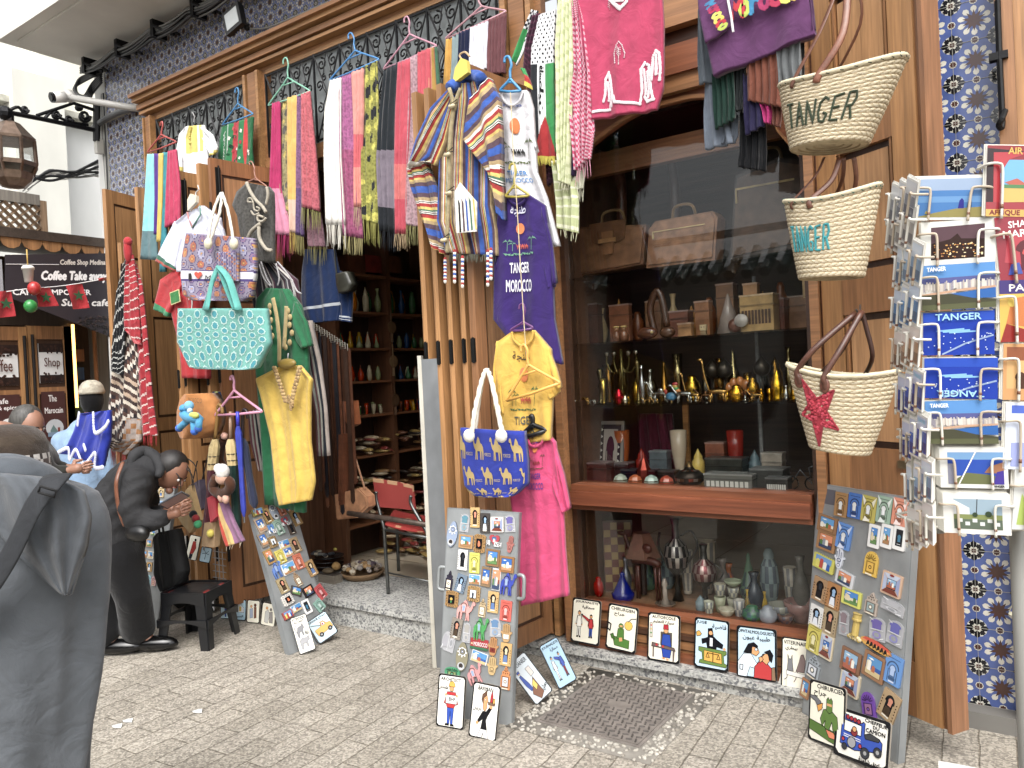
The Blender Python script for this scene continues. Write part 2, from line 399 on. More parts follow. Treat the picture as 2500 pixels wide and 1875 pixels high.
def zellige(mb,x0,x1,z0,z1,y,c=.163):
 mb.face([(x0,y,z0),(x1,y,z0),(x1,y,z1),(x0,y,z1)],BL)
 def poly(pts,col,k):
  q=[(min(max(a,x0),x1),min(max(b,z0),z1))for a,b in pts]
  if max(a for a,_ in q)-min(a for a,_ in q)<.002 or max(b for _,b in q)-min(b for _,b in q)<.002:return
  mb.face([(a,y-k*.0004,b)for a,b in q],col)
 def star(cx,cz,n,r,ri,col,k,a0=0):
  poly([(cx+(r if i%2==0 else ri)*cos(a0+i*pi/n),cz+(r if i%2==0 else ri)*sin(a0+i*pi/n))for i in range(2*n)],col,k)
 def ell(cx,cz,a,rl,rs,col,k):
  pts=[(rl,0),(rl*.5,rs),(-rl*.5,rs),(-rl,0),(-rl*.5,-rs),(rl*.5,-rs)]
  poly([(cx+p*cos(a)-q*sin(a),cz+p*sin(a)+q*cos(a))for p,q in pts],col,k)
 nx=int((x1-x0)/c)+2;nz=int((z1-z0)/c)+2
 for i in range(-1,nx):
  for j in range(-1,nz):
   cx,cz=x0+(i+.5)*c,z0+(j+.5)*c
   if x0-c*.4<cx<x1+c*.4 and z0-c*.4<cz<z1+c*.4:
    w=RD.uniform(.85,1.1)
    for q in range(10):
     a=2*pi*q/10+pi/10;poly([(cx+k_*c*cos(a+d_),cz+k_*c*sin(a+d_))for k_,d_ in((.16,0),(.29,-.24),(.345,-.17),(.38,0),(.345,.17),(.29,.24))],hx(WH,w),1)
    for q in range(0):
     a=2*pi*q/10;r=.425*c
     poly([(cx+r*1.08*cos(a-.2),cz+r*1.08*sin(a-.2)),(cx+r*1.08*cos(a+.2),cz+r*1.08*sin(a+.2)),(cx+r*.84*cos(a+.3),cz+r*.84*sin(a+.3)),(cx+r*.62*cos(a),cz+r*.62*sin(a)),(cx+r*.84*cos(a-.3),cz+r*.84*sin(a-.3))],hx(BL,w),1)
    star(cx,cz,10,.27*c,.135*c,hx(BR,w),2,pi/2)
   kx,kz=x0+i*c,z0+j*c
   poly([(kx+.235*c*cos(q*pi/6),kz+.235*c*sin(q*pi/6))for q in range(12)],WH,1.5)
   for ex,ez in((.5,0),(0,.5)):poly([(kx+ex*c+.095*c*cos(q*pi/4),kz+ez*c+.095*c*sin(q*pi/4))for q in range(8)],WH,1.5)
   for q in range(8):
    a=2*pi*q/8;r=.165*c
    if q%2==0:ell(kx+r*cos(a),kz+r*sin(a),a,.095*c,.065*c,BK,3)
    else:star(kx+r*cos(a),kz+r*sin(a),6,.075*c,.052*c,BK,3)
   star(kx,kz,8,.075*c,.05*c,BR,4)
   star(kx+c*.5,kz,8,.085*c,.06*c,BR,3)
   star(kx,kz+c*.5,8,.085*c,.06*c,BR,3)
 i=0
 while x0+i*c<x1:mb.box((x0+i*c-.0008,y-.0022,z0),(x0+i*c+.0008,y,z1),'#a9a79c');i+=1
 i=0
 while z0+i*c<z1:mb.box((x0,y-.0024,z0+i*c-.0008),(x1,y,z0+i*c+.0008),'#a9a79c');i+=1
m=MB()
BL,BR,BK,WH='#6c76a0','#5e4a3c','#3c3c38','#bdb9a6'
zellige(m,-6.87,-6.12,2.3,4.6,.25,.108);zellige(m,-6.12,-1.5,4.09,4.6,.25,.108)
BR,BL,BK,WH='#4f2f27','#4a5f9e','#1b1d22','#d2cfc0'
zellige(m,-.44,-.12,.07,4.05,.29)
m.obj('tiled_wall','glaze',shop)
m=MB()
m.box((-6.9,.26,0),(-6.1,.6,4.6),'#9b978c').box((-6.1,.262,4.04),(2.2,.6,4.6),'#9b978c').box((-.72,.302,0),(-.1,.6,4.04),'#8f8a80')
m.box((-.8,.2,-.05),(2.2,.36,.07),'#6f6c66')
m.box((.6,.262,0),(2.2,.6,4.04),'#9b978c').box((-6.95,.25,4.6),(2.2,2.0,4.62),'#a8a49b')
m.box((-6.9,.6,0),(-6.85,4.4,4.6),'#8f8a80')
m.box((-6.95,.225,4.01),(-6.1,.252,4.055),'#b9b4a8').box((-6.1,.2,4.028),(.4,.262,4.09),'#8d887b')
m.obj('masonry_wall','plaster',shop)
m=MB();m.box((-7.25,-.46,4.62),(2.5,.62,4.95),'#dcd8ce').box((-7.1,-.36,4.60),(2.5,.25,4.618),'#dcd8ce')
m.obj('overhang','plaster',shop)
m=MB()
m.box((-6.85,4.2,0),(.5,4.3,3.3),'#8a6244').box((-6.0,.3,3.25),(.5,4.2,3.32),'#b0a084').box((.45,.6,0),(.5,4.2,3.3),'#8a6244')
m.box((-4.72,.35,.2),(-4.66,4.2,3.25),'#7a5034').box((-6.1,2.0,.2),(-4.72,2.06,3.25),'#5a3a24')
m.obj('interior_wall','woodz',shop)
m=MB();m.box((-6.8,.5,0),(.4,4.2,.165),'#d0c0a4')
for i in range(9):m.box((-6.8+i*.8,.502,.165),(-6.796+i*.8,4.2,.1665),'#857660')
for i in range(5):m.box((-6.8,.9+i*.8,.165),(.4,.904+i*.8,.1668),'#857660')
m.obj('shop_floor','gloss',shop)
m=MB();m.box((-4.6,-.06,-.02),(-2.62,.5,.13),'#fff').box((-4.62,-.085,.131),(-2.6,.52,.168),'#fff')
m.obj('step','granite',shop)
m=MB();m.box((-2.62,.07,-.02),(-.75,.3,.055),'#888').box((-2.64,.04,.056),(-.75,.3,.088),'#888')
m.obj('sill','granite',shop);m=MB();m.box((-6.2,.02,0),(-4.6,.3,.1),'#888').box((-6.2,-.3,.36),(-5.0,.25,.43),'#888').box((-6.15,-.2,0),(-5.0,.25,.36),'#666')
m.obj('sill','granite',shop)
m=MB()
def mould(x0,x1,z0,z1,y=.25,ax='x'):
 if ax=='x':
  h=z1-z0
  for a,b,d,c in((0,.16,.05,WM),(.16,.3,.11,WD),(.3,.36,.07,WDK),(.36,.6,.13,WM),(.6,.66,.1,WDK),(.66,.84,.17,WD),(.84,1,.2,WM)):
   m.box((x0,y-d,z0+h*a),(x1,y,z0+h*b-.0005),c)
 else:
  w=x1-x0
  for a,b,d,c in((0,.14,.05,WM),(.14,.26,.1,WD),(.26,.32,.06,WDK),(.32,.68,.09,WM),(.68,.74,.06,WDK),(.74,.86,.1,WD),(.86,1,.05,WM)):
   m.box((x0+w*a,y-d,z0),(x0+w*b-.0005,y,z1),c)
mould(-6.16,-2.2,3.86,4.03)
mould(-6.16,-6.0,.1,3.858,ax='z');mould(-4.82,-4.58,.17,3.858,ax='z');mould(-2.5,-2.22,.1,3.858,ax='z')
m.box((-6.0,.16,3.1),(-4.82,.24,3.2),WM).box((-4.58,.16,3.1),(-2.5,.24,3.2),WM)
m.box((-6.0,.2,3.83),(-4.82,.25,3.859),WD).box((-4.58,.2,3.83),(-2.5,.25,3.859),WD)
m.obj('door_frame','woodx',shop)
def scroll(m,c,r,a0,turns,sg,y,w=.0065):
 pts=[]
 for i in range(13):
  t=i/12;rr=r*(1-t*.8);a=a0+sg*t*turns*2*pi;pts.append((c[0]+rr*cos(a),y,c[1]+rr*sin(a)))
 m.tube(pts,w,'#1c1c1e',4,False)
def grille(x0,x1,z0,z1,y=.19):
 m=MB();n=max(2,round((x1-x0)/.25));w=(x1-x0)/n;h=z1-z0;zc=(z0+z1)/2
 for i in range(n+1):m.box((x0+i*w-.006,y-.006,z0),(x0+i*w+.006,y+.006,z1),'#1c1c1e')
 for z in(z0+.012,z1-.012):m.box((x0,y-.005,z-.006),(x1,y+.005,z+.006),'#1c1c1e')
 for i in range(n):
  a=x0+i*w;b=a+w;c=(a+b)/2
  m.tube([(a,y+.004,z0),(b,y+.004,z1)],.007,'#1c1c1e',4);m.tube([(b,y-.003,z0),(a,y-.003,z1)],.007,'#1c1c1e',4)
  for sx in(-1,1):
   for sz in(-1,1):
    r=w*.2
    scroll(m,(c+sx*r*1.05,zc+sz*h*.36),r*.85,pi/2*sz+(0 if sx>0 else pi)*0,1.35,sx*sz,y+.002)
    scroll(m,(c+sx*w*.31,zc+sz*h*.13),r*.7,-pi/2*sz,1.3,-sx*sz,y-.002)
    scroll(m,(c+sx*w*.12,zc+sz*h*.2),r*.5,pi*.5*sz,1.2,-sx*sz,y)
    m.tube(smoothpts([(c+sx*.01,y,zc),(c+sx*w*.2,y,zc+sz*h*.12),(c+sx*w*.12,y,zc+sz*h*.3),(c+sx*w*.02,y,zc+sz*h*.47)],3),.0045,'#1c1c1e',4,False)
  m.ball((c,y,zc),.016,'#222',8,6)
 return m.obj('grille','iron',shop)
grille(-5.99,-4.83,3.22,3.82);grille(-4.57,-2.51,3.22,3.82)
gw=MB();gw.box((-5.99,.24,3.2),(-4.83,.245,3.83),'#8e9494').box((-4.57,.24,3.2),(-2.51,.245,3.83),'#8e9494')
gw.obj('transom_pane','gloss',shop)  # opaque panes, the pale grey stands in for sky reflected in glass
def leaf(o,d,w,h,th=.035,panels=3,col=WD,hng=True,bolt=False):
 d=V(d).normalized();nn=V((0,0,1)).cross(d);o=V(o)
 m=MB();st=.075 if w>.3 else.05
 for s,t in((0,st),(w-st,w)):m.fbox(Fr(o,d,(0,0,1)),s,t,0,h,-th/2,th/2,col)
 f=Fr(o,d,(0,0,1));ph=(h-.1*(panels+1))/panels
 for i in range(panels+1):
  z=i*(ph+.1);m.fbox(f,st,w-st,z,z+.1,-th/2+.0005,th/2-.0005,col)
  if i<panels:
   m.fbox(f,st,w-st,z+.1,z+.1+ph,-th*.2,th*.2,WDK)
   m.fbox(f,st+.02,w-st-.02,z+.12,z+.08+ph,-th*.36,th*.36,mixc(col,'#d6a468',.25))
 ob=m.obj('door','woodz',shop)
 if hng:
  for z in(h*.88,h*.52,h*.12):
   m=MB()
   for k in(0,1):
    m.fbox(f,-.003,.0,z-.06,z+.06,-th/2+.002+k*th*.5,-th/2+.012+k*th*.5,'#1d1b1a')
   m.tube([f.p(-.006,z-.065,0),f.p(-.006,z+.065,0)],.007,'#1a1a1a',6)
   m.obj('hinge','iron',ob)
 if bolt:
  m=MB();m.fbox(f,.03,.065,h-.42,h-.06,th/2,th/2+.008,'#191919');m.tube([f.p(.048,h-.9,th/2+.014),f.p(.048,h-.05,th/2+.014)],.006,'#141414',6)
  m.obj('bolt','iron',ob)
 return ob
for i,x in enumerate((-2.66,-2.585,-2.51,-2.435)):leaf((x-.08+i*.012,-.3,.17),(.05,1,0),.4,2.93)
leaf((-2.37,-.36,.12),(.1,1,0),.5,3.02,th=.045,bolt=True,col='#a06a38')
for i,x in enumerate((-5.02,-4.94)):leaf((x,-.33,.12),(.08,1,0),.45,2.93)
leaf((-4.86,-.38,.12),(.1,1,0),.5,2.95,bolt=True)
leaf((-4.6,-.38,.12),(.07,1,0),.45,2.95);leaf((-4.5,-.36,.12),(.14,1,0),.5,2.97,bolt=True,col='#9c6230')
leaf((-6.14,.13,.12),(-1,.03,0),.64,3.08,col='#b5803f');leaf((-6.12,.11,.12),(.3,-1,0),.4,3.05)
leaf((-5.9,.06,.12),(.3,-1,0),.36,2.6);leaf((-5.6,.12,.4),(.15,-1,0),.4,2.7)
wf=MB()
x0,x1=-2.22,-.78
for a,b,d,c in((0,.03,.06,WR),(.03,.07,.1,WM),(.07,.1,.04,WDK)):
 wf.box((x0+a,.2-d,.1),(x0+b-.0005,.25,3.3),c);wf.box((x1-b+.0005,.2-d,.1),(x1-a,.25,3.3),c)
for z0,z1,d,c in((.088,.13,.09,WR),(.13,.2,.06,WM),(.2,.225,.08,WDK),(.225,.29,.05,WM),(.29,.315,.075,WR),(.82,.85,.085,WR),(.85,.92,.12,'#8a4520'),(.92,.955,.09,WR)):
 wf.box((x0+.1,.2-d,z0),(x1-.1,.25,z1-.0006),c)
for i in range(3):
 a=x0+.14+i*.42;wf.box((a,.135,.145),(a+.36,.139,.195),WDK);wf.box((a+.008,.131,.15),(a+.352,.1345,.19),WM)
wf.box((x0+.1,.1,3.2),(x1-.1,.25,3.36),WM).box((x0+.1,.16,3.12),(x1-.1,.25,3.2),WDK).box((x0+.1,.12,2.98),(x1-.1,.25,3.12),WR).box((x0+.1,.14,2.9),(x1-.1,.25,2.98),WM)
f=Fr((x0+.1,.18,2.3),(1,0,0),(0,0,1));W=x1-x0-.2
xs=[i/40 for i in range(41)]
def arc(t):
 u=abs(t-.5)*2
 return.56-.30*max(0,u-.15)**1.6-(.06 if u>.8 else 0)-(.10*max(0,u-.8)/.2)
for i in range(40):
 a,b=xs[i],xs[i+1]
 wf.prism(f,[(a*W,arc(a)),(b*W,arc(b)),(b*W,.62),(a*W,.62)],-.03,.0,WR)
 wf.prism(f,[(a*W,arc(a)-.0),(b*W,arc(b)-.0),(b*W,arc(b)+.02),(a*W,arc(a)+.02)],.0005,.014,WM)
win=wf.obj('window_frame','woodx',shop)
m=MB();m.box((x0+.1,.2,.316),(x1-.1,.204,.82),'#fff').box((x0+.1,.2,.956),(x1-.1,.204,2.9),'#fff');m.obj('window_pane','glass',win)
m=MB();m.box((x0+.1,.206,3.36),(x1-.1,.21,4.0),'#8a9090');m.obj('transom_pane','gloss',shop)  # sky reflection painted as opaque grey here too
m=MB();m.box((x0+.1,.225,.2),(x1-.1,.85,.3),'#a87850');m.box((x0+.1,.225,.875),(x1-.1,.8,.94),'#94643e');m.obj('display_floor','woodx',win)
for z,d in((1.36,.5),(1.70,.42),(2.06,.45)):
 m=MB();m.box((x0+.1,.23,z),(x1-.1,.23+d,z+.009),'#21352c');m.obj('shelf','glass',win)
m=MB();m.box((x0+.1,.95,.94),(x1-.1,.98,2.9),'#4a362a');m.box((x0+.06,.26,.3),(x0+.1,.95,2.9),'#6a4630').box((x1-.1,.26,.3),(x1-.06,.95,2.9),'#6a4630')
m.box((x0+.1,.26,2.86),(x1-.1,.95,2.9),'#2a1810');m.obj('cabinet','woodx',win)
m=MB();m.box((x0+.1,.24,2.6),(x1-.1,.29,2.72),'#8a5426');m.box((x0+.55,.6,.95),(x0+.58,.62,1.36),'#c08030').box((x0+1.0,.5,.95),(x0+1.015,.515,2),'#777');m.obj('cross_beam','woodx',win)
grille(-2.1,-.9,3.4,3.98)
mould(-2.2,.4,4.0,4.026)
a=PG(2219,1814,.0);hinge=V((-.80,.12,.12));sd=V((.82,-.5,0)).normalized()
m=MB();fr=Fr(hinge,sd,(0,0,1));w=.50;h=3.1;th=.05
m.fbox(fr,0,.11,0,h,-th,0,WD).fbox(fr,w-.11,w,0,h,-th,0,WD)
m.fbox(fr,w,w+.03,0,h,-th-.02,-.01,'#8a5a30').fbox(fr,w+.03,w+.05,0,h,-th-.03,.012,'#94623a')
for z0,z1 in((0,.22),(.86,1.06),(1.62,1.8),(2.3,2.46),(h-.14,h)):m.fbox(fr,.11,w-.11,z0,z1,-th,-.0006,WM)
for z0,z1 in((.22,.86),(1.06,1.62),(1.8,2.3),(2.46,h-.14)):
 m.fbox(fr,.11,w-.11,z0,z1,-th+.01,-.03,WDK);m.fbox(fr,.14,w-.14,z0+.03,z1-.03,-th+.012,-.012,'#c08a50')
 m.fbox(fr,.118,.128,z0,z1,-.03,-.004,WM);m.fbox(fr,w-.128,w-.118,z0,z1,-.03,-.004,WM)
sh=m.obj('shutter','woodz',shop)
m=MB();m.fbox(fr,.36,.46,.99,1.02,.0,.012,'#8a7a58');m.obj('bolt','metal',sh)
nd=MB()
for a,b,y,c in((-.12,-.06,.17,WM),(-.06,.1,.2,WD),(.1,.14,.17,WDK),(.14,.6,.21,WD)):nd.box((a,y,.07),(b-.0005,.3,4.0),c)
nd.box((.2,.19,1.5),(.5,.209,2.3),'#b5854b').box((.18,.185,2.42),(.52,.209,3.1),'#b5854b').box((.18,.18,2.34),(.6,.2095,2.42),WDK)
ndo=nd.obj('door','woodz',shop)
m=MB();m.tube(smoothpts([PP(2435,0,V((0,.16,0)),V((0,-1,0))),P(2440,140,.16),P(2447,300,.15),P(2438,305,.12),P(2446,290,.11),P(2454,270,.13)],4),.011,'#17181a',8)
m.box(P(2436,130,.17)+V((-.03,-.02,0)),P(2462,142,.17)+V((.0,.02,0)),'#17181a');m.obj('latch_bar','iron',ndo)
m=MB()
for k in range(9):
 pts=[];x=-7.0
 while x<-2.0:
  s=(x+7)/.55;sag=-.03*abs(sin(s*pi));pts.append((x,.13-.012*(k%3)+.012*sin(x*3+k),4.5+sag-.022*(k//3)+.014*sin(x*2.3+k*1.7)));x+=.11
 m.tube(pts,.009+.004*(k%2),['#3c3d3e','#555654','#6b6a66','#2b2b2c'][k%4],5)
tag(m.obj('cable_bundle','plastic',smooth=True),'bundle of grey and black cables running under the concrete overhang','cable')
for k in range(7):
 x=-6.9+k*.55
 b=MB();b.tube([(x-.05,.1,4.53),(x,.2,4.53),(x+.18,.2,4.42)],.012,'#15161a',5);b.box((x-.03,.08,4.42),(x+.01,.2,4.56),'#15161a');b.tube([(x+.02,.07,4.5),(x+.17,.16,4.41)],.014,'#15161a',5)
 tag(b.obj('cable_bracket','iron'),'black bracket clamping the cable bundle to the tiled wall under the overhang','bracket','brackets of the cable bundle')
m=MB();m.tube(smoothpts([P(560,62,.23),P(640,70,.23),P(720,40,.23),P(800,5,.23)],5),.006,'#9a978e',5)
tag(m.obj('wall_cable','plastic',smooth=True),'thin pale cable running from the floodlight across the tiles','cable')
o=P(548,65,.05);fl=thing('floodlight','square black LED floodlight on an arm on the tiled wall above the doors','floodlight',o)
c=[P(516,62,.02),P(552,88,.02),P(582,62,.02),P(545,42,.08)]
nn=(c[2]-c[0]).cross(c[1]-c[3]).normalized();
if nn.y>0:nn=-nn
f=Fr(c[1],(c[2]-c[1]),(c[0]-c[1]));f=Fr(c[1],f.X,f.Y if f.N.z<.9 else f.Y)
if f.N.z>0:f=Fr(c[1]+f.X*0,(c[0]-c[1]),(c[2]-c[1]))
m=MB();m.fbox(f,0,.19,0,.17,-.035,0,'#1a1b1d');
for i in range(6):m.fbox(f,.02+i*.03,.03+i*.03,.01,.16,-.055,-.0355,'#1a1b1d')
m.obj('housing','plastic',fl)
m=MB();m.fbox(f,.025,.165,.025,.145,.0005,.003,'#c9cfd0');m.obj('lens','gloss',fl)
m=MB();m.tube([f.p(.1,.16,-.03),P(590,66,.12),P(606,60,.24)],.012,'#1a1b1d',6);m.ball(P(602,68,.12),.022,'#222',8,6);m.obj('arm','iron',fl)
o=P(300,262,.15);sc=thing('security_camera','white bullet camera at the end of a long pale bracket by the building corner','camera',o)
A=PX(165,237,-6.75);B=P(352,268,.2)
m=MB();m.tube([A,B],.028,'#c3c1bb',10);m.obj('bracket','plastic',sc,smooth=True)
m=MB();d=(PX(118,238,-6.75)-A);m.tube([A+d*.02,A-d*.25+V((0,0,.015))],.05,'#d8d6d0',12);m.tube([A+d*.15,A+d*.75],.045,'#dcdad5',12);m.obj('housing','plastic',sc,smooth=True)
m=MB();m.tube([A+d*.75,A+d*.85],.043,'#15161a',12);m.tube([A+d*.85,A+d*.9],.03,'#050507',12);m.obj('lens','gloss',sc)
m=MB();m.tube(smoothpts([P(228,312,.22),P(262,288,.2),P(310,268,.2),P(350,266,.2)],4),.026,'#5a5c5e',8)
tag(m.obj('conduit','plastic',smooth=True),'thick grey conduit pipe bending along the tiled wall by the camera','pipe')
LX=-6.95
o=PX(232,270,LX);lamp=thing('wall_lantern','bronze hexagonal street lantern on a black wrought iron scroll bracket','street lamp',o)
def L(u,v):return PX(u,v,LX)
m=MB();K='#16171b'
m.tube([L(8,272),L(110,292),L(232,318)],.02,K,6);m.tube([L(90,282),L(150,262),L(180,252),L(228,268)],.015,K,6);m.tube([L(236,250),L(236,345)],.03,K,6)
for cx_,cy_,r in((60,268,9),(137,280,11),(168,292,10),(206,284,15),(192,262,8)):
 pts=[L(cx_+r*(1-i/18*.8)*cos(i*.6),cy_+r*(1-i/18*.8)*sin(i*.6))for i in range(18)];m.tube(pts,.014,K,5)
m.tube(smoothpts([L(25,268),L(45,262),L(60,280)],4),.014,K,5);m.tube(smoothpts([L(110,288),L(125,275),L(150,290),L(180,300),L(215,305)],4),.014,K,5)
m.ball(L(12,276),.06,K,8,6);m.obj('bracket','iron',lamp)
c0=L(24,300);s=(L(18,300)-L(18,400)).length/100;bt=c0-V((0,0,158*s));rr=50*s
m=MB();BZ='#8a7260'
m.lathe(bt,[(rr*.1,0),(rr*.5,3*s),(rr*.85,18*s),(rr*.95,35*s),(rr*.9,36*s)],BZ,8)
m.lathe(bt,[(rr*1.12,50*s),(rr*1.15,60*s),(rr*1.0,62*s)],BZ,8);m.lathe(bt,[(rr*1.1,112*s),(rr*1.12,118*s),(rr*.9,130*s),(rr*.45,156*s),(rr*.3,160*s)],BZ,8)
for j in range(8):
 g=2*pi*j/8;m.tube([bt+V((cos(g)*rr*.9,sin(g)*rr*.9,34*s)),bt+V((cos(g)*rr*1.1,sin(g)*rr*1.1,56*s)),bt+V((cos(g)*rr*1.05,sin(g)*rr*1.05,114*s))],.014,BZ,5)
m.tube([bt+V((0,0,158*s)),bt+V((0,0,185*s))],.035,'#3b3532',8);m.obj('housing','metal',lamp)
m=MB();m.lathe(bt,[(rr*.85,36*s),(rr*1.03,56*s),(rr*1.0,114*s)],'#c8ccc8',8);m.obj('lantern_glass','glass',lamp)
wb=thing('white_house','tall whitewashed house with damp mossy stains behind the alley','house',(-11,3,0))
m=MB();m.box((-13.5,-6,0),(-10.5,9,5.2),'#dfe0dd').box((-13,-6,5.2),(-11.2,9,14),'#e6e7e4').box((-11.2,1.4,5.2),(-10.6,3.2,6.9),'#f0edda')
m.box((-10.5,.9,0),(-10.2,1.5,5.6),'#dcdbd0').box((-10.5,2.6,3.0),(-10.0,6,5.0),'#e0e2e0');m.obj('wall','plaster',wb)
m=MB();m.box((-10.6,-6,5.2),(-10.3,9,5.28),'#b8b6a6').box((-11.25,1.3,6.9),(-10.5,3.3,6.98),'#a7a58e');m.obj('coping','stone',wb)
hw=thing('corner_wall','narrow white plastered pier beside the blue tiled corner','wall',(-7.1,.4,0))
m=MB();m.box((-7.15,.3,0),(-6.9,1.2,4.55),'#dcdcd8').box((-7.3,.9,0),(-7.15,1.6,4.3),'#cfd1ce');m.obj('wall','plaster',hw)
m=MB()
for k in range(4):m.tube(smoothpts([(-6.99+k*.015,.27,4.3),(-7.0+k*.02,.26,3.8-k*.1),(-6.97,.27,3.2)]+[(-6.95+k*.012,.26,2.6),(-6.93+.02*k,.24,1.5)],4),.007,['#d6d4cc','#8d8d8a','#c0beb6','#3a3a3c'][k],5)
for k in range(5):m.tube(smoothpts([P(238+k*3,175,.2),P(195-k*3,192+k*5,.15),P(185+k*2,222+k*3,.12),P(205+k*4,235,.12),P(225,205+k*6,.2),P(248,180+k*5,.22)],5),.012,'#26272a',5)
tag(m.obj('corner_cable','plastic',smooth=True),'black looped cables and thin grey wires going down the corner of the wall','cable')
m=MB()
for k in range(12):
 x=-7.6;a=[PX(62+RD.uniform(-8,8),425+k*4.2,x),PX(120,436-k*1.5+RD.uniform(-8,8),x),PX(175,425+RD.uniform(-8,10),x),PX(240,392+k*3.6,x)]
 m.tube(smoothpts(a,6),.006 if k%4 else.013,['#1d1e21','#3c3c3e','#777774','#b8b6b0'][k%4],5)
tag(m.obj('overhead_cable','plastic',smooth=True),'messy tangle of black and grey cables slung in front of the white house','cable')
m=MB();m.box(PX(229,340,-6.98),PX(247,378,-6.98)+V((.05,0,0)),'#bdbab0');tag(m.obj('junction_box','plastic'),'small beige junction box on the corner pier below the lantern bracket','box')
lt=thing('lattice_screen','brown diagonal wooden lattice screen standing above the cafe awning','lattice',PX(0,590,-7.9))
def LL(u,v,x=-7.9):return PX(u,v,x)
m=MB();A,B,C_,D=LL(-70,480),LL(92,480),LL(92,590),LL(-70,590)
yl,yr=A.y,B.y;zb,zt=C_.z,A.z
k=-2.2
while k<3.2:
 for s in(1,-1):
  pts=[]
  for t in(0,1):
   z=lerp(zb,zt,t);y=yl+k*.5+s*t*(zt-zb);pts.append((y,z))
  (ya,za),(yb_,zb_)=pts
  def clip(y,z,y2,z2):
   for lim,sg in((yl,1),(yr,-1)):
    if(y-lim)*sg<0 and(y2-lim)*sg<0:return None
    if(y-lim)*sg<0:t=(lim-y)/(y2-y);z+=(z2-z)*t;y=lim
    if(y2-lim)*sg<0:t=(lim-y)/(y2-y);z2=z+(z2-z)*t;y2=lim
   return y,z,y2,z2
  c=clip(ya,za,yb_,zb_)
  if c:m.tube([(-7.9-.012*s,c[0],c[1]),(-7.9-.012*s,c[2],c[3])],.042,'#a58664',4,True,.3)
 k+=.17
m.obj('slat_panel','woodz',lt)
m=MB();m.box((-7.93,yr,zb-.05),(-7.86,yr+.06,zt+.05),'#9a7a58').box((-7.93,yl,zt),(-7.86,yr,zt+.1),'#8d857a').box((-7.93,yl,zb-.06),(-7.86,yr,zb),'#7a6450');m.obj('frame','woodz',lt)
KX=-7.5
cf=thing('cafe_building','small coffee shop with wooden doors and scalloped awning at the alley corner','cafe',(KX,0,0))
def K_(u,v,x=KX):return PX(u,v,x)
m=MB();m.box((KX-.6,-3.5,0),(KX-.45,.62,2.9),'#5a4028').box((KX-.45,.52,0),(KX+.02,.62,2.9),'#8d8a82');m.obj('wall','woodz',cf)
m=MB();zt=K_(0,590).z
m.box((KX-.5,-3.2,zt),(KX+.35,.6,zt+.05),'#57493f').box((KX+.3,-3.2,zt-.02),(KX+.38,.6,zt+.06),'#4a3d34');aw=m.obj('awning','woodx',cf)
m=MB();y=-3.2
while y<.55:
 f=Fr((KX+.36,y,zt-.11),(0,1,0),(0,0,1));m.prism(f,[(0,.1),(0,.06),(.02,.02),(.06,0),(.1,0),(.14,.02),(.16,.06),(.16,.1)],-.012,.0,'#a9743c');y+=.165
m.obj('scallop_trim','woodz',aw)
def kbox(m,u0,v0,u1,v1,d0,d1,col):
 a=K_(u0,v0);b=K_(u1,v1);m.box((KX+d0,a.y,min(a.z,b.z)),(KX+d1,b.y,max(a.z,b.z)),col)
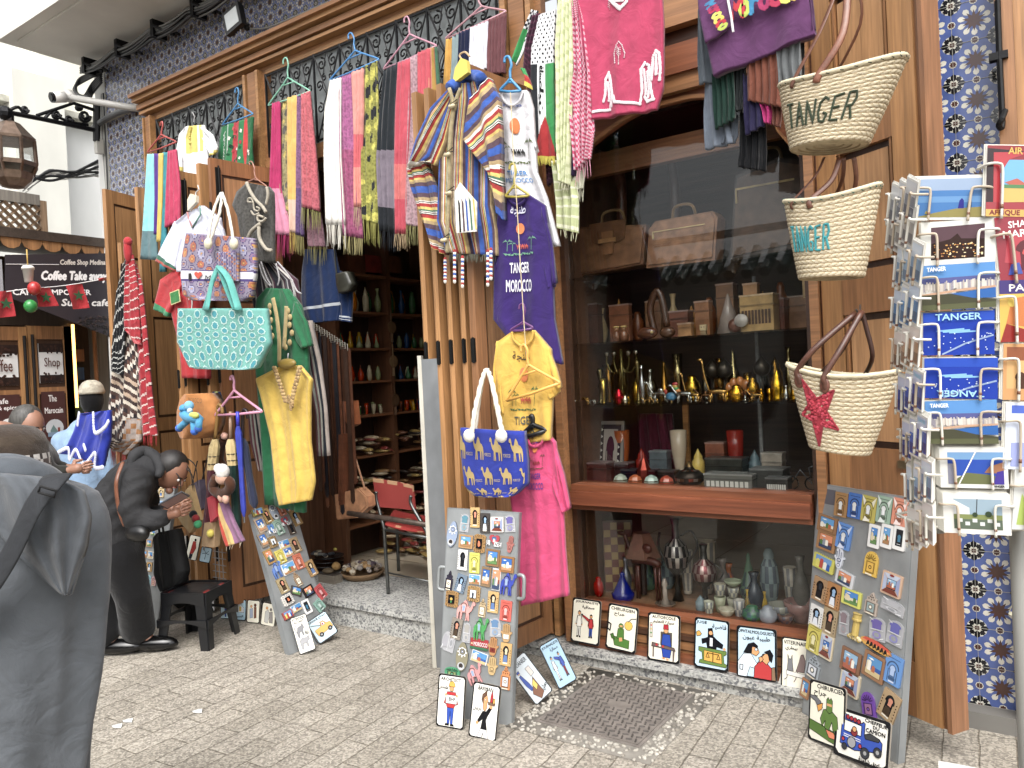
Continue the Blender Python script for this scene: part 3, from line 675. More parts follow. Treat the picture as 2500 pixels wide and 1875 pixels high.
for(u0,u1,nm)in((-90,64,0),(66,172,1)):
 m=MB();a=K_(u0,795);b=K_(u1,795);f=Fr((KX,a.y,.05),(0,1,0),(0,0,1));w=b.y-a.y;h=a.z-.05
 m.fbox(f,0,.07,0,h,-.05,0,WD).fbox(f,w-.07,w,0,h,-.05,0,WD)
 for z0,z1 in((0,.12),(.8,.88),(h-.62,h-.56),(h-.12,h)):m.fbox(f,.07,w-.07,z0,z1,-.05,-.0006,WM)
 m.fbox(f,.07,w-.07,.12,h-.12,-.04,-.015,WDK);dr=m.obj('door','woodz',cf)
 m=MB();m.tube([f.p(w-.03 if nm==0 else.03,h-.08,.02),f.p(w-.03 if nm==0 else.03,h-1.3,.02)],.013,'#1b1512',6);m.obj('latch_bar','iron',dr)
 q=Fr(f.p(.085,h-.52,0),(0,1,0),(0,0,1),w-.17,.36)
 p=MB();p.fbox(q,0,q.w,0,q.h,-.012,0,'#e6e4e2')
 it=[('r','#2a1611',0,0,100,22),('r','#2a1611',0,80,100,20)]
 for k in range(60):
  it.append(('c',RD.choice(['#3c2018','#1f100c','#4a2a1e']),RD.uniform(3,97),RD.choice([RD.uniform(4,27),RD.uniform(75,97)]),4,3))
 it.append(('t','#5a2a1c','Coffee' if nm==0 else 'Shop',18,36,66,30));draw(p,q,it);tag(p.obj('sticker','paper',dr),None,None)
 q=Fr(f.p(.085,.9,0),(0,1,0),(0,0,1),w-.17,h-1.5)
 p=MB();p.fbox(q,0,q.w,0,q.h,-.012,0,'#4a2420')
 if nm:it=[('t','#efe8e4','The',30,5,34,9),('t','#efe8e4','Marocain',12,22,76,8),('c','#b9bcc0',50,50,38),('p','#5d7a78',[30,54,45,46,62,55,58,60,36,60]),('r','#7d2a1c',62,50,10,9),('r','#6f88a0',20,56,60,6),('t','#efe8e4','Moroccan',14,72,72,6),('t','#efe8e4','Mint Tea',14,82,72,6)]
 else:it=[('t','#efe8e4','Cafe',34,5,36,7),('t','#efe8e4','& epices',44,15,54,7),('c','#e9e7e4',74,48,34),('c','#2b1710',74,44,26,5),('p','#8a4f2c',[30,68,95,58,98,62,40,72]),('t','#efe8e4','Cafe',40,86,40,8)]
 draw(p,q,it);p.obj('sticker','paper',dr)
 q=Fr(f.p(.085,.2,0),(0,1,0),(0,0,1),w-.17,.58)
 p=MB();p.fbox(q,0,q.w,0,q.h,-.012,0,'#4a2420')
 draw(p,q,[('t','#efe8e4','Bubble Tea' if nm else 'Coffee',20,6,60,10),('p','#d9c832',[35,30,65,30,60,75,40,75]),('l','#333',2,[50,20,52,34])]);p.obj('sticker','paper',dr)
m=MB();kbox(m,-90,790,182,700,-.1,-.05,'#3d3026');kbox(m,205,800,245,1300,-.35,-.3,'#3c3f3a');kbox(m,232,800,262,1300,-.06,0,'#8a5a30');kbox(m,172,795,182,1300,-.06,0,'#8a5a30')
for i in range(5):kbox(m,205,850+i*45,232,880+i*45,-.28,-.2,['#8a5a30','#33588a','#c9c0a0','#55704a','#a03a2a'][i])
m.obj('door_frame','woodz',cf)
m=MB();kbox(m,181,792,187,995,-.02,0,'#ffb030');m.obj('light_strip','lightstrip',cf)
bn=[(38,628),(268,600),(279,805)]
m=MB();NB=V((1,0,0));bo=V((-7.12,0,0))
pts=[PP(u,v,bo,NB)for u,v in((12,622),(282,618),(279,826),(12,722))]
f=Fr(pts[3],(0,1,0),(0,0,1));pl=[((p-f.o).dot(f.X),(p-f.o).dot(f.Y))for p in pts]
m.prism(f,pl,-.004,0,'#2e2830')
def bt_(s,u0,v0,u1,v1,col='#e6e2e0',sh=.0,bo_=.004):
 a=PP(u0,v1,bo,NB);b=PP(u1,v1,bo,NB);c=PP(u0,v0,bo,NB);q=Fr(a,b-a,c-a)
 text(m,s,q.p,0,0,(b-a).length,(c-a).length,col,sh,.0012,0,bo_)
bt_('Coffee Shop Medina',148,634,258,650,'#d9cfc4',.03,.002);bt_('Coffee Take away',103,662,262,690,'#f1eeee',.04,.005)
bt_('CAFÈ À EMPORTER',32,703,222,720,'#f1eeee',0,.002);bt_('Sugar cafe',152,730,268,752,'#e4e0de',.05,.003)
for k in range(130):
 u=RD.uniform(190,277);v=RD.uniform(772,820)
 if v>726+(u-12)*.37:continue
 p=PP(u,v,bo+V((.003,0,0)),NB);m.ball(p,(.003,.012,.009),RD.choice(['#1a1213','#3a2a28','#120d0e']),5,4)
m.tube([PP(14,645,bo,NB)+V((.002,0,0)),PP(144,646,bo,NB)+V((.002,0,0))],.003,'#e6e2e0',4)
tag(m.obj('cafe_banner','paper'),'dark banner with white coffee take away lettering cut off diagonally below','banner')
m=MB();a=PP(-60,628,bo,NB);b=PP(9,722,bo,NB);m.box((-7.125,a.y,b.z),(-7.12,b.y,a.z),'#2e2830');m.box((-7.119,b.y-.05,b.z),(-7.118,b.y,a.z),'#9a9aa0')
q=Fr((-7.12,a.y,b.z),(0,1,0),(0,0,1));text(m,'na',q.p,.05,.1,b.y-a.y-.12,.12,'#e9e6e6',.1,.002,0,.004)
tag(m.obj('cafe_banner','paper'),'second dark banner with a cursive white a at the left edge','banner')
ob=thing('opposite_house','white house with green tiled eave across the alley, mirrored in the window glass','house',(-2,-8,0))
m=MB();m.box((-11,-8.4,0),(5,-8,3.1),'#d9d8d2');m.obj('wall','plaster',ob)
m=MB()
for i in range(46):
 x=-9+i*.26;m.tube([(x,-7.95,3.3),(x,-7.6,3.02),(x,-7.35,2.88)],.085,'#2c4a3c' if i%5 else '#8a6a3a',6)
m.obj('roof','pot',ob)
m=MB()
for i in range(5):m.box((-8+i*2.4,-7.995,.1),(-6.6+i*2.4,-7.9,2.3),'#4a3020')
m.obj('door','woodz',ob)
m=MB()
for k in range(4):m.tube([(-9,-7.3,3.5+k*.03),(-4,-7.25,3.43+k*.03),(2,-7.3,3.5+k*.02)],.014,'#222',5)
m.obj('cable','plastic',ob)
mh=thing('manhole_cover','rusty brown rectangular manhole cover with raised tread bars set in paving','manhole',(-1.67,-.33,0))
m=MB();m.box((-1.93,-.62,.0),(-1.42,-.03,.006),'#7d746c');m.box((-1.915,-.605,.0065),(-1.435,-.045,.010),'#776e66');m.obj('plate','stone',mh)
m=MB()
for i in range(15):
 for j in range(17):
  x=-1.895+i*.0315;y=-.585+j*.0325
  if abs(x+1.675)<.05 and abs(y+.3)<.03:continue
  a=.3 if(i+j)%2 else pi/2+.3;d=V((cos(a),sin(a),0))*.0125;c=V((x,y,.0115))
  m.tube([c-d,c+d],.0045,'#4f4843',4)
m.obj('tread','stone',mh)
m=MB();r2=random.Random(5)
m.box((-2.02,-.72,.0),(-1.33,.04,.0035),'#7c766c')
for i in range(1150):
 x=r2.uniform(-2.02,-1.33);y=r2.uniform(-.72,.03)
 if-1.94<x<-1.41 and-.63<y<-.02:continue
 if y>-.01 and r2.random()<.6:continue
 if x<-1.94 and y>-.35 and r2.random()<.3:continue
 k=r2.uniform(.0055,.0095);M=Matrix.Rotation(r2.uniform(0,6),3,'Z')
 m.ball((x,y,.005),(k*1.4,k,.006),mixc('#b9b3a6','#857d70',r2.random()**1.5),7,5,M)
tag(m.obj('pebble_border','stone',smooth=True),'band of small white pebbles set in mortar round the manhole cover','pebbles',kind='stuff')
def tz(rows,ox,oy,s=2.592):
 return[tuple((ox if i%2==0 else oy)+r[i]/s for i in range(4))for r in rows]
def bands(*b):
 def f(s,t):
  c=b[0][1]
  for t0,cc in b:
   if t>=t0:c=cc
  return c
 return f
T1,T2,T3,T4=(0,0),(620,0),(1240,0),(1860,0)
def scarf(label,T,rows,Y,col,m='cloth',folds=2.5,amp=.013,fr=None,frc=None,frl=60,cat='scarf',name='scarf',grp='scarves hanging over the doors',th=.012,raw=False,deco=None,nn=None):
 r=rows if raw else tz(rows,*T)
 mb=MB();S=cloth(mb,r,Y,col,folds,amp,th,nu=nn[0]if nn else max(16,int(folds*7)),nv=nn[1]if nn else 26)
 if deco:deco(mb,S)
 o=mb.obj(name,m,smooth=True);tag(o,label,cat,grp)
 if frc:
  fb=MB();a=r[-1];fringe(fb,(a[0],a[1]),(a[2],a[3]),frl,Y,frc,n=fr or 20,S=lambda s,t:S(s,t,-.004));fb.obj('fringe','cloth',o)
 return S
def hanger(label,T,hook,neck,L,R,Y,col,r=.0055,grp='plastic hangers holding scarves',bar=True):
 q=lambda p,dy=0:P(T[0]+p[0]/2.592,T[1]+p[1]/2.592,Y+dy)
 mb=MB();nk,hk,l,rr=q(neck),q(hook),q(L),q(R)
 h=hk-nk;ln=h.length;up=h.normalized();sd=(rr-l).normalized();k=ln*.28
 mb.tube(smoothpts([nk,nk+up*ln*.35+sd*.004,nk+up*ln*.6+sd*k*.5,nk+up*ln*.9+sd*k*.35,hk,nk+up*ln*.93-sd*k*.6,nk+up*ln*.72-sd*k*.8],4),r,col,8)
 a=nk+(l-nk)*.3+V((0,0,0));b=nk+(rr-nk)*.3
 mb.tube(smoothpts([nk,a,l-(l-nk)*.05+V((0,0,.006)),l],4),r,col,8);mb.tube(smoothpts([nk,b,rr-(rr-nk)*.05+V((0,0,.006)),rr],4),r,col,8)
 mb.tube([a,b],r*.8,col,6)
 if bar:mb.tube([l,l*.5+rr*.5+V((0,0,-.004)),rr],r,col,8)
 return tag(mb.obj('hanger','plastic',smooth=True),label,'hanger',grp)
def decal(mb,S,pts,col,off=.002):
 mb.face([S(s,t,off)for s,t in pts],col)
CAMEL=[(0,.8),(.05,.9),(.13,.92),(.18,.84),(.2,.68),(.27,.6),(.36,.66),(.45,.86),(.52,.92),(.6,.84),(.68,.66),(.8,.62),(.88,.5),(.9,.3),(.86,0),(.8,0),(.8,.28),(.74,.36),(.7,0),(.64,0),(.62,.34),(.42,.34),(.42,0),(.36,0),(.35,.3),(.3,0),(.24,0),(.28,.36),(.18,.46),(.12,.6),(.1,.74),(.02,.74)]
YS=.06
YS=-.38
hanger('thin red hanger with turquoise, purple and magenta scarves at the left window',T1,(1025,770),(1020,850),(935,965),(1112,900),YS,'#b5453f')
scarf('turquoise scarf with a grey lower end, leftmost of all hanging scarves',T1,[(935,975,985,972),(915,1250,975,1250),(893,1640,985,1645)],YS,bands((0,'#7ccfd2'),(.78,'#587a80')),folds=1.5,amp=.01)
scarf('narrow purple scarf between the turquoise and the yellow one',T1,[(974,972,1008,970),(978,1250,1003,1250),(972,1480,1000,1490)],YS-.01,'#55318a',folds=1,amp=.008)
scarf('very narrow yellow scarf beside the purple one',T1,[(1005,972,1028,968),(1000,1250,1025,1250),(990,1530,1015,1530)],YS-.012,'#d4b236',folds=1,amp=.006)
scarf('dark teal scarf between the yellow and the magenta one',T1,[(1025,965,1066,962),(1020,1250,1054,1250),(1008,1720,1050,1720)],YS,'#1f8592',folds=1.3,amp=.008)
scarf('crinkled crimson scarf at the right end of the red hanger',T1,[(1062,955,1113,945),(1052,1200,1140,1180),(1045,1440,1142,1400)],YS-.01,'#bb3159',folds=3,amp=.01)
YS=.06
kf=thing('kaftan','small white kaftan with yellow embroidered front hanging under the left grille','kaftan',P(460,500,0))
m=MB();f=stripes([(3,'#e6e5e6'),(2.2,'#d9c64a'),(.5,'#e6dc96'),(2.2,'#dcc94e'),(2,'#ebeaec'),(1.3,'#dfcf58'),(1,'#e8e8ea')])
S=cloth(m,tz([(1172,800,1285,790),(1140,880,1300,850),(1150,1050,1305,1030),(1155,1330,1270,1330)],0,0),.0,lambda s,t:f(s,t)if t<.52 else '#e8e7e9',3,.012)
cloth(m,tz([(1172,800,1150,880),(1130,850,1180,930),(1108,1000,1150,1020),(1112,1080,1148,1082)],0,0),.0,bands((0,'#e6e6e8'),(.86,'#d6c34c')),1.5,.01)
cloth(m,tz([(1270,795,1285,900),(1340,850,1300,930),(1372,930,1320,970),(1366,965,1325,985)],0,0),.0,bands((0,'#e6e6e8'),(.84,'#d6c34c')),1.5,.01);m.obj('body','cloth',kf,smooth=True)
m=MB()
for t in range(7):m.ball(S(.38,.05+t*.06,.006),.008,'#cdb838',6,5)
m.tube([P(473,298,0),P(475,285,0),P(470,274,0)],.004,'#aaa',5);m.obj('button','cloth',kf)
hanger('bright blue hanger with a green and red printed scarf',T1,(1500,555),(1505,655),(1410,790),(1598,722),YS,'#3a8bc4')
def dk(mb,S):
 text(mb,'Morocco',lambda x,y,z:S(1-y,x,z),.15,.86,.7,.07,'#dfe6df',.1,.003)
 for i in range(26):decal(mb,S,[(a+RD.uniform(0,.0),b)for a,b in(lambda x,y:[(x,y),(x+.05,y+.03),(x+.03,y+.09),(x-.02,y+.06)])(RD.uniform(.25,.92),RD.uniform(.05,.85))],RD.choice(['#0f5a34','#b02a35','#d8d6c8','#0b3a26','#c84a50']),.003)
scarf('green and red scarf printed with white lettering behind the left door leaves',T1,[(1402,800,1602,738),(1390,960,1600,900),(1380,1060,1600,1040)],YS,stripes([(1.2,'#14713f'),(.5,'#b9c8c0'),(1,'#1a7a45'),(1.3,'#b92b38'),(1,'#1a7a45'),(.4,'#c33'),(1.4,'#0f6236')]),folds=3,amp=.012,deco=dk)
hanger('mint green hanger left of the middle grille',T2,(200,365),(215,490),(93,668),(352,578),YS-.02,'#7fc7ab')
scarf('bright magenta scarf with pink band and long magenta fringe',T2,[(112,655,160,640),(104,1000,160,1000),(98,1200,165,1200),(102,1480,238,1490)],YS-.03,bands((0,'#b81f62'),(.66,'#cf7f9c')),folds=3,amp=.012,frc='#a3205a',frl=58,fr=34)
def pais(a,b,c):
 def f(s,t):
  k=(sin(s*9+t*31)*cos(t*17-s*6)+sin(t*43+s*3)*.5)
  return b if k>.55 else c if k<-.65 else a
 return f
scarf('gold and grey paisley scarf beside the magenta one',T2,[(155,640,214,615),(150,1000,214,1000),(185,1330,240,1340)],YS-.01,pais('#8d8256','#55504a','#b8a24a'),'pattern',2,nn=(24,100),frc='#8f8a58',frl=30)
scarf('plain mustard scarf with a pale peach lower end',T2,[(208,620,266,600),(208,1170,266,1170),(228,1470,264,1475)],YS-.03,bands((0,'#d6a945'),(.64,'#dcb39c')),folds=2,frc='#c9a63e',frl=50,fr=16)
scarf('dusky purple patterned scarf beside the mustard one',T2,[(256,605,312,590),(250,1100,312,1100),(257,1480,312,1500)],YS-.02,bands((0,'#7a4f76'),(.6,'#5d4472')),'pattern',2,frc='#9a9150',frl=48)
scarf('brick red patterned scarf with olive fringe at the right of the mint green hanger',T2,[(300,595,352,575),(302,950,390,950),(305,1310,412,1340)],YS-.03,bands((0,'#b85660'),(.84,'#b0525e')),'pattern',3,frc='#8f8a48',frl=50,fr=28)
scarf('dark olive fringed scarf end showing under the brick red scarf',T2,[(330,1330,420,1350),(345,1480,445,1490),(350,1560,450,1560)],YS+.02,'#7a5560','pattern',3,frc='#76703f',frl=44,fr=24)
hanger('blue hanger above the cream scarf',T2,(610,208),(640,318),(483,508),(788,378),YS-.02,'#3f8fd0')
scarf('cream white shawl with long cream fringe',T2,[(483,508,546,490),(452,700,548,700),(450,1000,556,1000),(465,1420,582,1425)],YS-.04,'#e4e0d6',folds=3,frc='#e0dacb',frl=56,fr=30)
scarf('plum scarf between the cream and the salmon one',T2,[(540,490,614,465),(545,900,634,900),(565,1490,692,1510)],YS-.03,bands((0,'#a05586'),(.55,'#96466c')),'pattern',3.5,frc='#9c9058',frl=42,fr=30)
scarf('salmon pink scarf with coral middle and tan fringe',T2,[(612,458,690,432),(622,700,690,700),(630,1000,680,1000),(632,1310,688,1310)],YS-.04,bands((0,'#d98c80'),(.5,'#cf5a62'),(.72,'#dc8676')),folds=3,frc='#b89c78',frl=52,fr=16)
scarf('olive green scarf with black and yellow paisley drops',T2,[(685,425,778,385),(680,800,792,800),(682,1100,796,1100),(695,1390,802,1420)],YS-.03,pais('#86852c','#24252a','#b9b235'),'pattern',3,nn=(30,110),frc='#8a8730',frl=56,fr=30)
hanger('pale pink hanger above the black and coral scarves',T2,(965,105),(985,215),(824,436),(1152,292),YS-.02,'#cf93a8')
scarf('black shawl with a grey patterned band near its end',T2,[(822,447,914,397),(792,760,908,760),(780,1020,892,1020),(800,1460,906,1480)],YS-.04,bands((0,'#242a30'),(.56,'#7a6f7c'),(.9,'#22262c')),folds=3,amp=.018,frc='#1c2027',frl=44,fr=30)
scarf('coral red scarf with tan fringe beside the black shawl',T2,[(912,398,986,370),(896,700,986,700),(886,1100,966,1100),(897,1480,962,1480)],YS-.05,bands((0,'#c4485a'),(.6,'#cf6a68'),(.8,'#c8485a')),folds=3,frc='#b79a70',frl=40,fr=18)
scarf('mauve flower patterned scarf between two coral ones',T2,[(985,370,1036,345),(965,700,1032,700),(945,1300,1044,1300),(955,1420,1062,1440)],YS-.04,'#a8868e','pattern',2.5,frc='#8f8a50',frl=48,fr=26)
scarf('coral pink scarf disappearing behind the striped jacket',T2,[(1032,335,1106,305),(1030,600,1108,620),(1030,900,1120,900)],YS-.05,'#c94d5c',folds=3)
scarf('salmon scarf at the right end of the pale pink hanger',T2,[(1100,306,1152,295),(1102,620,1178,600),(1100,900,1180,880)],YS-.04,stripes([(3,'#c98468'),(1,'#a9842c'),(1,'#b0543c'),(1,'#3c6a50')]),folds=2.5)
hanger('rose hanger high in the corner above the white scarf',T2,(1385,-30),(1440,38),(1218,244),(1592,74),YS+.05,'#cf98a4')
G2='plain scarves high in the corner of the grille'
scarf('golden yellow scarf at the left of the rose hanger',T2,[(1218,250,1252,240),(1210,420,1246,410),(1196,620,1236,600)],YS+.05,'#d59f2e',folds=1,grp=G2)
scarf('pale blue grey scarf next to the golden yellow one',T2,[(1250,240,1302,205),(1245,430,1294,410),(1245,520,1294,500)],YS+.05,'#879c9f',folds=2,grp=G2)
scarf('navy blue pleated scarf left of the white one',T2,[(1298,205,1370,180),(1293,400,1366,390),(1293,500,1366,480)],YS+.04,'#1d2444',folds=3,grp=G2)
scarf('white pleated scarf under the rose hanger',T2,[(1368,178,1487,130),(1366,370,1482,340),(1366,470,1482,430)],YS+.04,'#d9d9e4',folds=5,grp=G2)
scarf('wine brown pleated scarf beside the window mullion',T2,[(1485,125,1594,80),(1480,350,1586,360),(1480,470,1584,460)],YS+.04,'#74454a',folds=5,grp=G2)
BLU,MAR,RED,YEL,GRN,TAN,CW,CB='#2f58ac','#59434f','#a92f2c','#d2b552','#4a7458','#ad9364','#e3dfd6','#1d1a1c'
ST=[(1.6,BLU),(1,MAR),(.8,TAN),(.25,CW),(.15,CB),(.25,CW),(.8,RED),(.6,YEL),(.5,GRN),(.2,CW),(.15,CB),(.25,CW),(.15,CB),(.8,RED),(.5,YEL),(.9,TAN),(1.2,MAR)]
sf=stripes(ST)
jk=thing('jacket','multicoloured striped woven hooded jacket with wooden toggles','jacket',P(1145,640,-.42))
YJ=-.42;m=MB()
SJ=cloth(m,tz([(1242,548,1478,492),(1205,640,1540,600),(1190,900,1500,900),(1178,1300,1500,1300),(1175,1400,1528,1450),(1240,1600,1538,1618)],*T2),YJ,lambda s,t:sf(s*4.2+.1),3.2,.02,nu=190,nv=40,th=.04,ph=1)
m.obj('body','knit',jk,smooth=True)
m=MB();cloth(m,tz([(1245,545,1262,640),(1110,680,1205,900),(1010,880,1150,1050),(958,1060,1080,1020)],*T2),YJ-.03,lambda s,t:sf(s*1.8+.02)if t<.93 else CW,1.6,.02,nu=90,nv=30,th=.04)
cloth(m,tz([(962,1060,1080,1010),(990,1190,1150,1180),(1050,1380,1190,1400),(1115,1560,1200,1610)],*T2),YJ-.0,lambda s,t:sf(t*2.2+.3),1.8,.018,nu=20,nv=110,th=.04)
m.obj('sleeve','knit',jk,smooth=True)
m=MB();cloth(m,tz([(1482,490,1365,620),(1540,630,1325,880),(1548,860,1400,990),(1545,1100,1470,1090),(1566,1390,1520,1290)],*T2),YJ-.05,lambda s,t:sf(t*2.5+.62),1.2,.016,nu=20,nv=130,th=.04);m.obj('sleeve','knit',jk,smooth=True)
m=MB()
hood=[P(620+u/2.592,v/2.592,YJ-.05+dy)for u,v,dy in((1240,560,0),(1262,540,.02),(1300,520,.06),(1340,485,.08),(1400,480,.07),(1440,500,.02))]
m.tube(smoothpts(hood,4),.03,BLU,8);cl=[P(620+u/2.592,v/2.592,YJ-.065)for u,v in((1236,560),(1258,640),(1262,700),(1240,900),(1235,1200),(1222,1500),(1225,1600))]
m.tube(smoothpts(cl,3),.011,'#a3936a',6);cl=[P(620+u/2.592,v/2.592,YJ-.065)for u,v in((1310,560),(1285,620),(1268,700))]
m.tube(smoothpts(cl,3),.011,'#a3936a',6);m.obj('hood','knit',jk,smooth=True)
for(u,v)in((1250,672),(1222,978),(1230,1222),(1200,1520)):
 m=MB();c=P(620+u/2.592,v/2.592,YJ-.085);m.ball(c,(.022,.012,.012),'#d8c79a',10,7);
 m.tube([c+V((.03,.01,.03)),c+V((.0,-.01,.006)),c+V((.03,.01,.012))],.003,'#3a2a1c',4);m.obj('toggle','woodx',jk,smooth=True)
m=MB();f=Fr(P(620+1285/2.592,1475/2.592,YJ-.07),(1,0,0),(0,0,1));m.prism(f,[(0,0),(.12,-.01),(.13,.13),(.035,.24),(0,.2)],-.004,.004,CW)
for i in range(5):m.prism(f,[(.02+i*.024,.0),(.03+i*.024,0),(.03+i*.022,.14),(.02+i*.022,.16)],.004,.0055,[CB,MAR,BLU,GRN,YEL][i])
m.obj('pocket','knit',jk)
for i,(u,v,l)in enumerate(((1210,1700,80),(1270,1650,130),(1320,1690,120),(1480,1650,150),(1500,1640,120))):
 m=MB();a=P(620+u/2.592,(v-60)/2.592,YJ-.04);b=P(620+u/2.592,(v+l)/2.592,YJ-.05)
 for k in range(14):m.ball(a.lerp(b,k/13),(.009,.009,.012),[RED,CW,BLU,CW][k%4],6,4)
 m.obj('tassel','cloth',jk)
m=MB();fringe(m,(1098,620),(1212,622),20,YJ,'#6a6a5a',40,.003);m.obj('fringe','cloth',jk)
m=MB();f=Fr(P(1108,206,YJ-.03),(1,0,0),(0,0,1));m.prism(f,[(0,0),(.1,.03),(.095,.09),(.06,.11),(.02,.07)],-.012,.012,'#dcc41a');m.tube(smoothpts([P(1140,178,YJ),P(1130,150,YJ),P(1122,135,YJ),P(1135,127,YJ),P(1147,138,YJ)],4),.005,'#c9a878',6)
tag(m.obj('hanger','plastic'),'yellow hanger in the collar of the striped jacket','hanger')
YT=-.40
def tee(label,rows,col,Y,pieces=(),deco=None,collar=None,folds=1.7,amp=.008,grp='souvenir shirts hung one below the other'):
 o=P((rows[0][0]+rows[0][2])/2,rows[-1][1],Y);t=thing('t_shirt',label,'T-shirt',o,grp)
 m=MB();S=cloth(m,rows,Y,col,folds,amp,.03,nu=34,nv=44)
 for p in pieces:cloth(m,p,Y+.004,col,1.2,.01,.026,nu=14,nv=14)
 m.obj('body','cloth',t,smooth=True)
 if collar:
  c=MB();c.tube(smoothpts([P(u,v,Y-.012)for u,v in collar],4),.007,mixc(col,'#000',.12),6,flat=.6);c.obj('collar','cloth',t,smooth=True)
 if deco:
  d=MB();deco(d,S);d.obj('print','paint',t)
 return S
def palm(mb,S,x,y,w,h,col,lean=0):
 z=.0035
 decal(mb,S,[(x-.004,y),(x+.004,y),(x+lean+.004,y-h),(x+lean-.004,y-h)],col,z)
 for k in range(7):
  a=pi*(k+.0)/6;dx=w*cos(a);dy=h*.35*sin(a)
  decal(mb,S,[(x+lean,y-h),(x+lean+dx*.6,y-h-dy*.9),(x+lean+dx,y-h-dy*.3+h*.12),(x+lean+dx*.55,y-h-dy*.4)],col,z)
def tanprint(c1,c2,c3,cp,x0,x1,y0,y1,l1='TANGER',l2='MOROCCO'):
 def f(m,S):
  W=x1-x0;H=y1-y0;fn=lambda x,y,z:S(x0+x*W,y1-y*H,z)
  text(m,'طنجة',fn,.25,.82,.5,.16,c1,0,.004,0,.003)
  m.face([S(x0+W*(.55+.13*cos(a*pi/8)),y0+H*(.34+.07*sin(a*pi/8)),.0045)for a in range(16)],'#e07a2a')
  palm(m,S,x0+W*.2,y0+H*.62,W*.16,H*.12,cp);palm(m,S,x0+W*.32,y0+H*.62,W*.12,H*.09,cp);palm(m,S,x0+W*.86,y0+H*.62,W*.16,H*.14,cp,W*.03)
  for k in range(3):
   q=[(x0+W*(.42+k*.11+p*.14),y0+H*(.6-r*.07))for p,r in CAMEL];m.face([S(a,b,.005)for a,b in q],c3)
  for k in range(10):decal(m,S,[(x0+W*(.1+k*.08),y0+H*(.64+.01*(k%3))),(x0+W*(.2+k*.08),y0+H*.645),(x0+W*(.18+k*.08),y0+H*.665)],cp,.004)
  text(m,l1,fn,.26,.19,.52,.085,c2,0,.004,0,.003);text(m,l2,fn,.18,.03,.68,.1,c2,0,.004,0,.003)
 return f
tee('white souvenir T-shirt at the top of the shirt column with blue lettering',[(1206,228,1286,220),(1196,262,1298,262),(1205,420,1308,420),(1215,480,1332,480),(1250,606,1364,600)],'#dcdbe0',YT+.08,pieces=[[(1286,222,1290,320),(1300,330,1300,360),(1310,360,1300,380)]],deco=tanprint('#3a5fc0','#4f8fd0','#222','#55682a',.1,.98,.17,.62,'TIGER','MOROCCO'),collar=[(1222,226),(1232,248),(1250,258),(1268,246),(1276,222)])
tee('dark purple souvenir T-shirt with white lettering below the white one',[(1232,478,1286,474),(1216,512,1326,500),(1206,620,1342,610),(1204,780,1347,780),(1258,850,1366,890)],'#36206a',YT,pieces=[[(1322,498,1325,640),(1345,590,1335,680),(1357,690,1340,705)],[(1222,500,1230,620),(1208,600,1215,660)]],deco=tanprint('#cfd0e8','#e6e6f0','#c24a3a','#5c9a7a',.12,.78,.22,.66,'TANGER','MOROCCO'),collar=[(1240,476),(1248,492),(1264,500),(1280,490),(1286,474)])
tee('yellow souvenir T-shirt below the purple one',[(1245,812,1302,806),(1208,838,1340,852),(1207,900,1345,900),(1212,1000,1344,1000),(1220,1090,1342,1075)],'#e0b016',YT-.03,pieces=[[(1335,845,1330,960),(1355,900,1340,970),(1368,945,1345,976)],[(1212,832,1225,930),(1204,900,1230,980),(1206,1000,1234,1012)]],deco=tanprint('#4a3c1e','#5a5a4a','#b84a2a','#3d6a34',.2,.78,.3,.99,'TIGER','MOCO'),collar=[(1250,810),(1254,830),(1275,845),(1296,832),(1302,806)])
tee('bright pink souvenir T-shirt lowest in the shirt column',[(1288,1074,1330,1052),(1262,1096,1352,1080),(1245,1200,1368,1200),(1268,1350,1376,1340),(1272,1480,1386,1455)],'#d63a73',YT-.02,pieces=[[(1350,1078,1350,1200),(1374,1160,1366,1230),(1391,1240,1374,1252)]],deco=tanprint('#3b3080','#5a2f8e','#8a2a2e','#6b4a3c',.24,.74,.14,.5,'TANGER','MOROCCO'),collar=[(1288,1072),(1296,1088),(1312,1090),(1326,1076),(1330,1054)])
hanger('bright blue hanger holding the white souvenir T-shirt',(0,0),(1240*2.592,138*2.592),(1246*2.592,192*2.592),(1222*2.592,222*2.592),(1270*2.592,222*2.592),YT+.06,'#2f8fc8',.007,grp='hangers of the shirt column')
hanger('purple hanger holding the yellow souvenir T-shirt',(0,0),(1275*2.592,742*2.592),(1278*2.592,785*2.592),(1248*2.592,808*2.592),(1300*2.592,802*2.592),YT-.04,'#6c3a78',.006,grp='hangers of the shirt column')
hanger('empty yellow hanger dangling in front of the yellow T-shirt',(0,0),(1278*2.592,842*2.592),(1290*2.592,890*2.592),(1238*2.592,978*2.592),(1365*2.592,936*2.592),YT-.07,'#e6a81e',.007,grp='hangers of the shirt column')
hanger('black hanger holding the pink souvenir T-shirt',(0,0),(1298*2.592,1015*2.592),(1300*2.592,1035*2.592),(1272*2.592,1068*2.592),(1332*2.592,1052*2.592),YT-.035,'#141416',.011,grp='hangers of the shirt column')
hanger('olive yellow hanger below the white T-shirt',(0,0),(1252*2.592,400*2.592),(1256*2.592,450*2.592),(1236*2.592,480*2.592),(1290*2.592,478*2.592),YT-.02,'#b0a018',.006,grp='hangers of the shirt column')
m=MB();m.tube([P(u,v,YT-.07)for u,v in((1246,225),(1250,300),(1254,400),(1262,500),(1270,640),(1280,800),(1286,880))],.0025,'#cdb98a',4);tag(m.obj('string','cloth'),'pale string running down the front of the T-shirt column','string')
YK=-.12
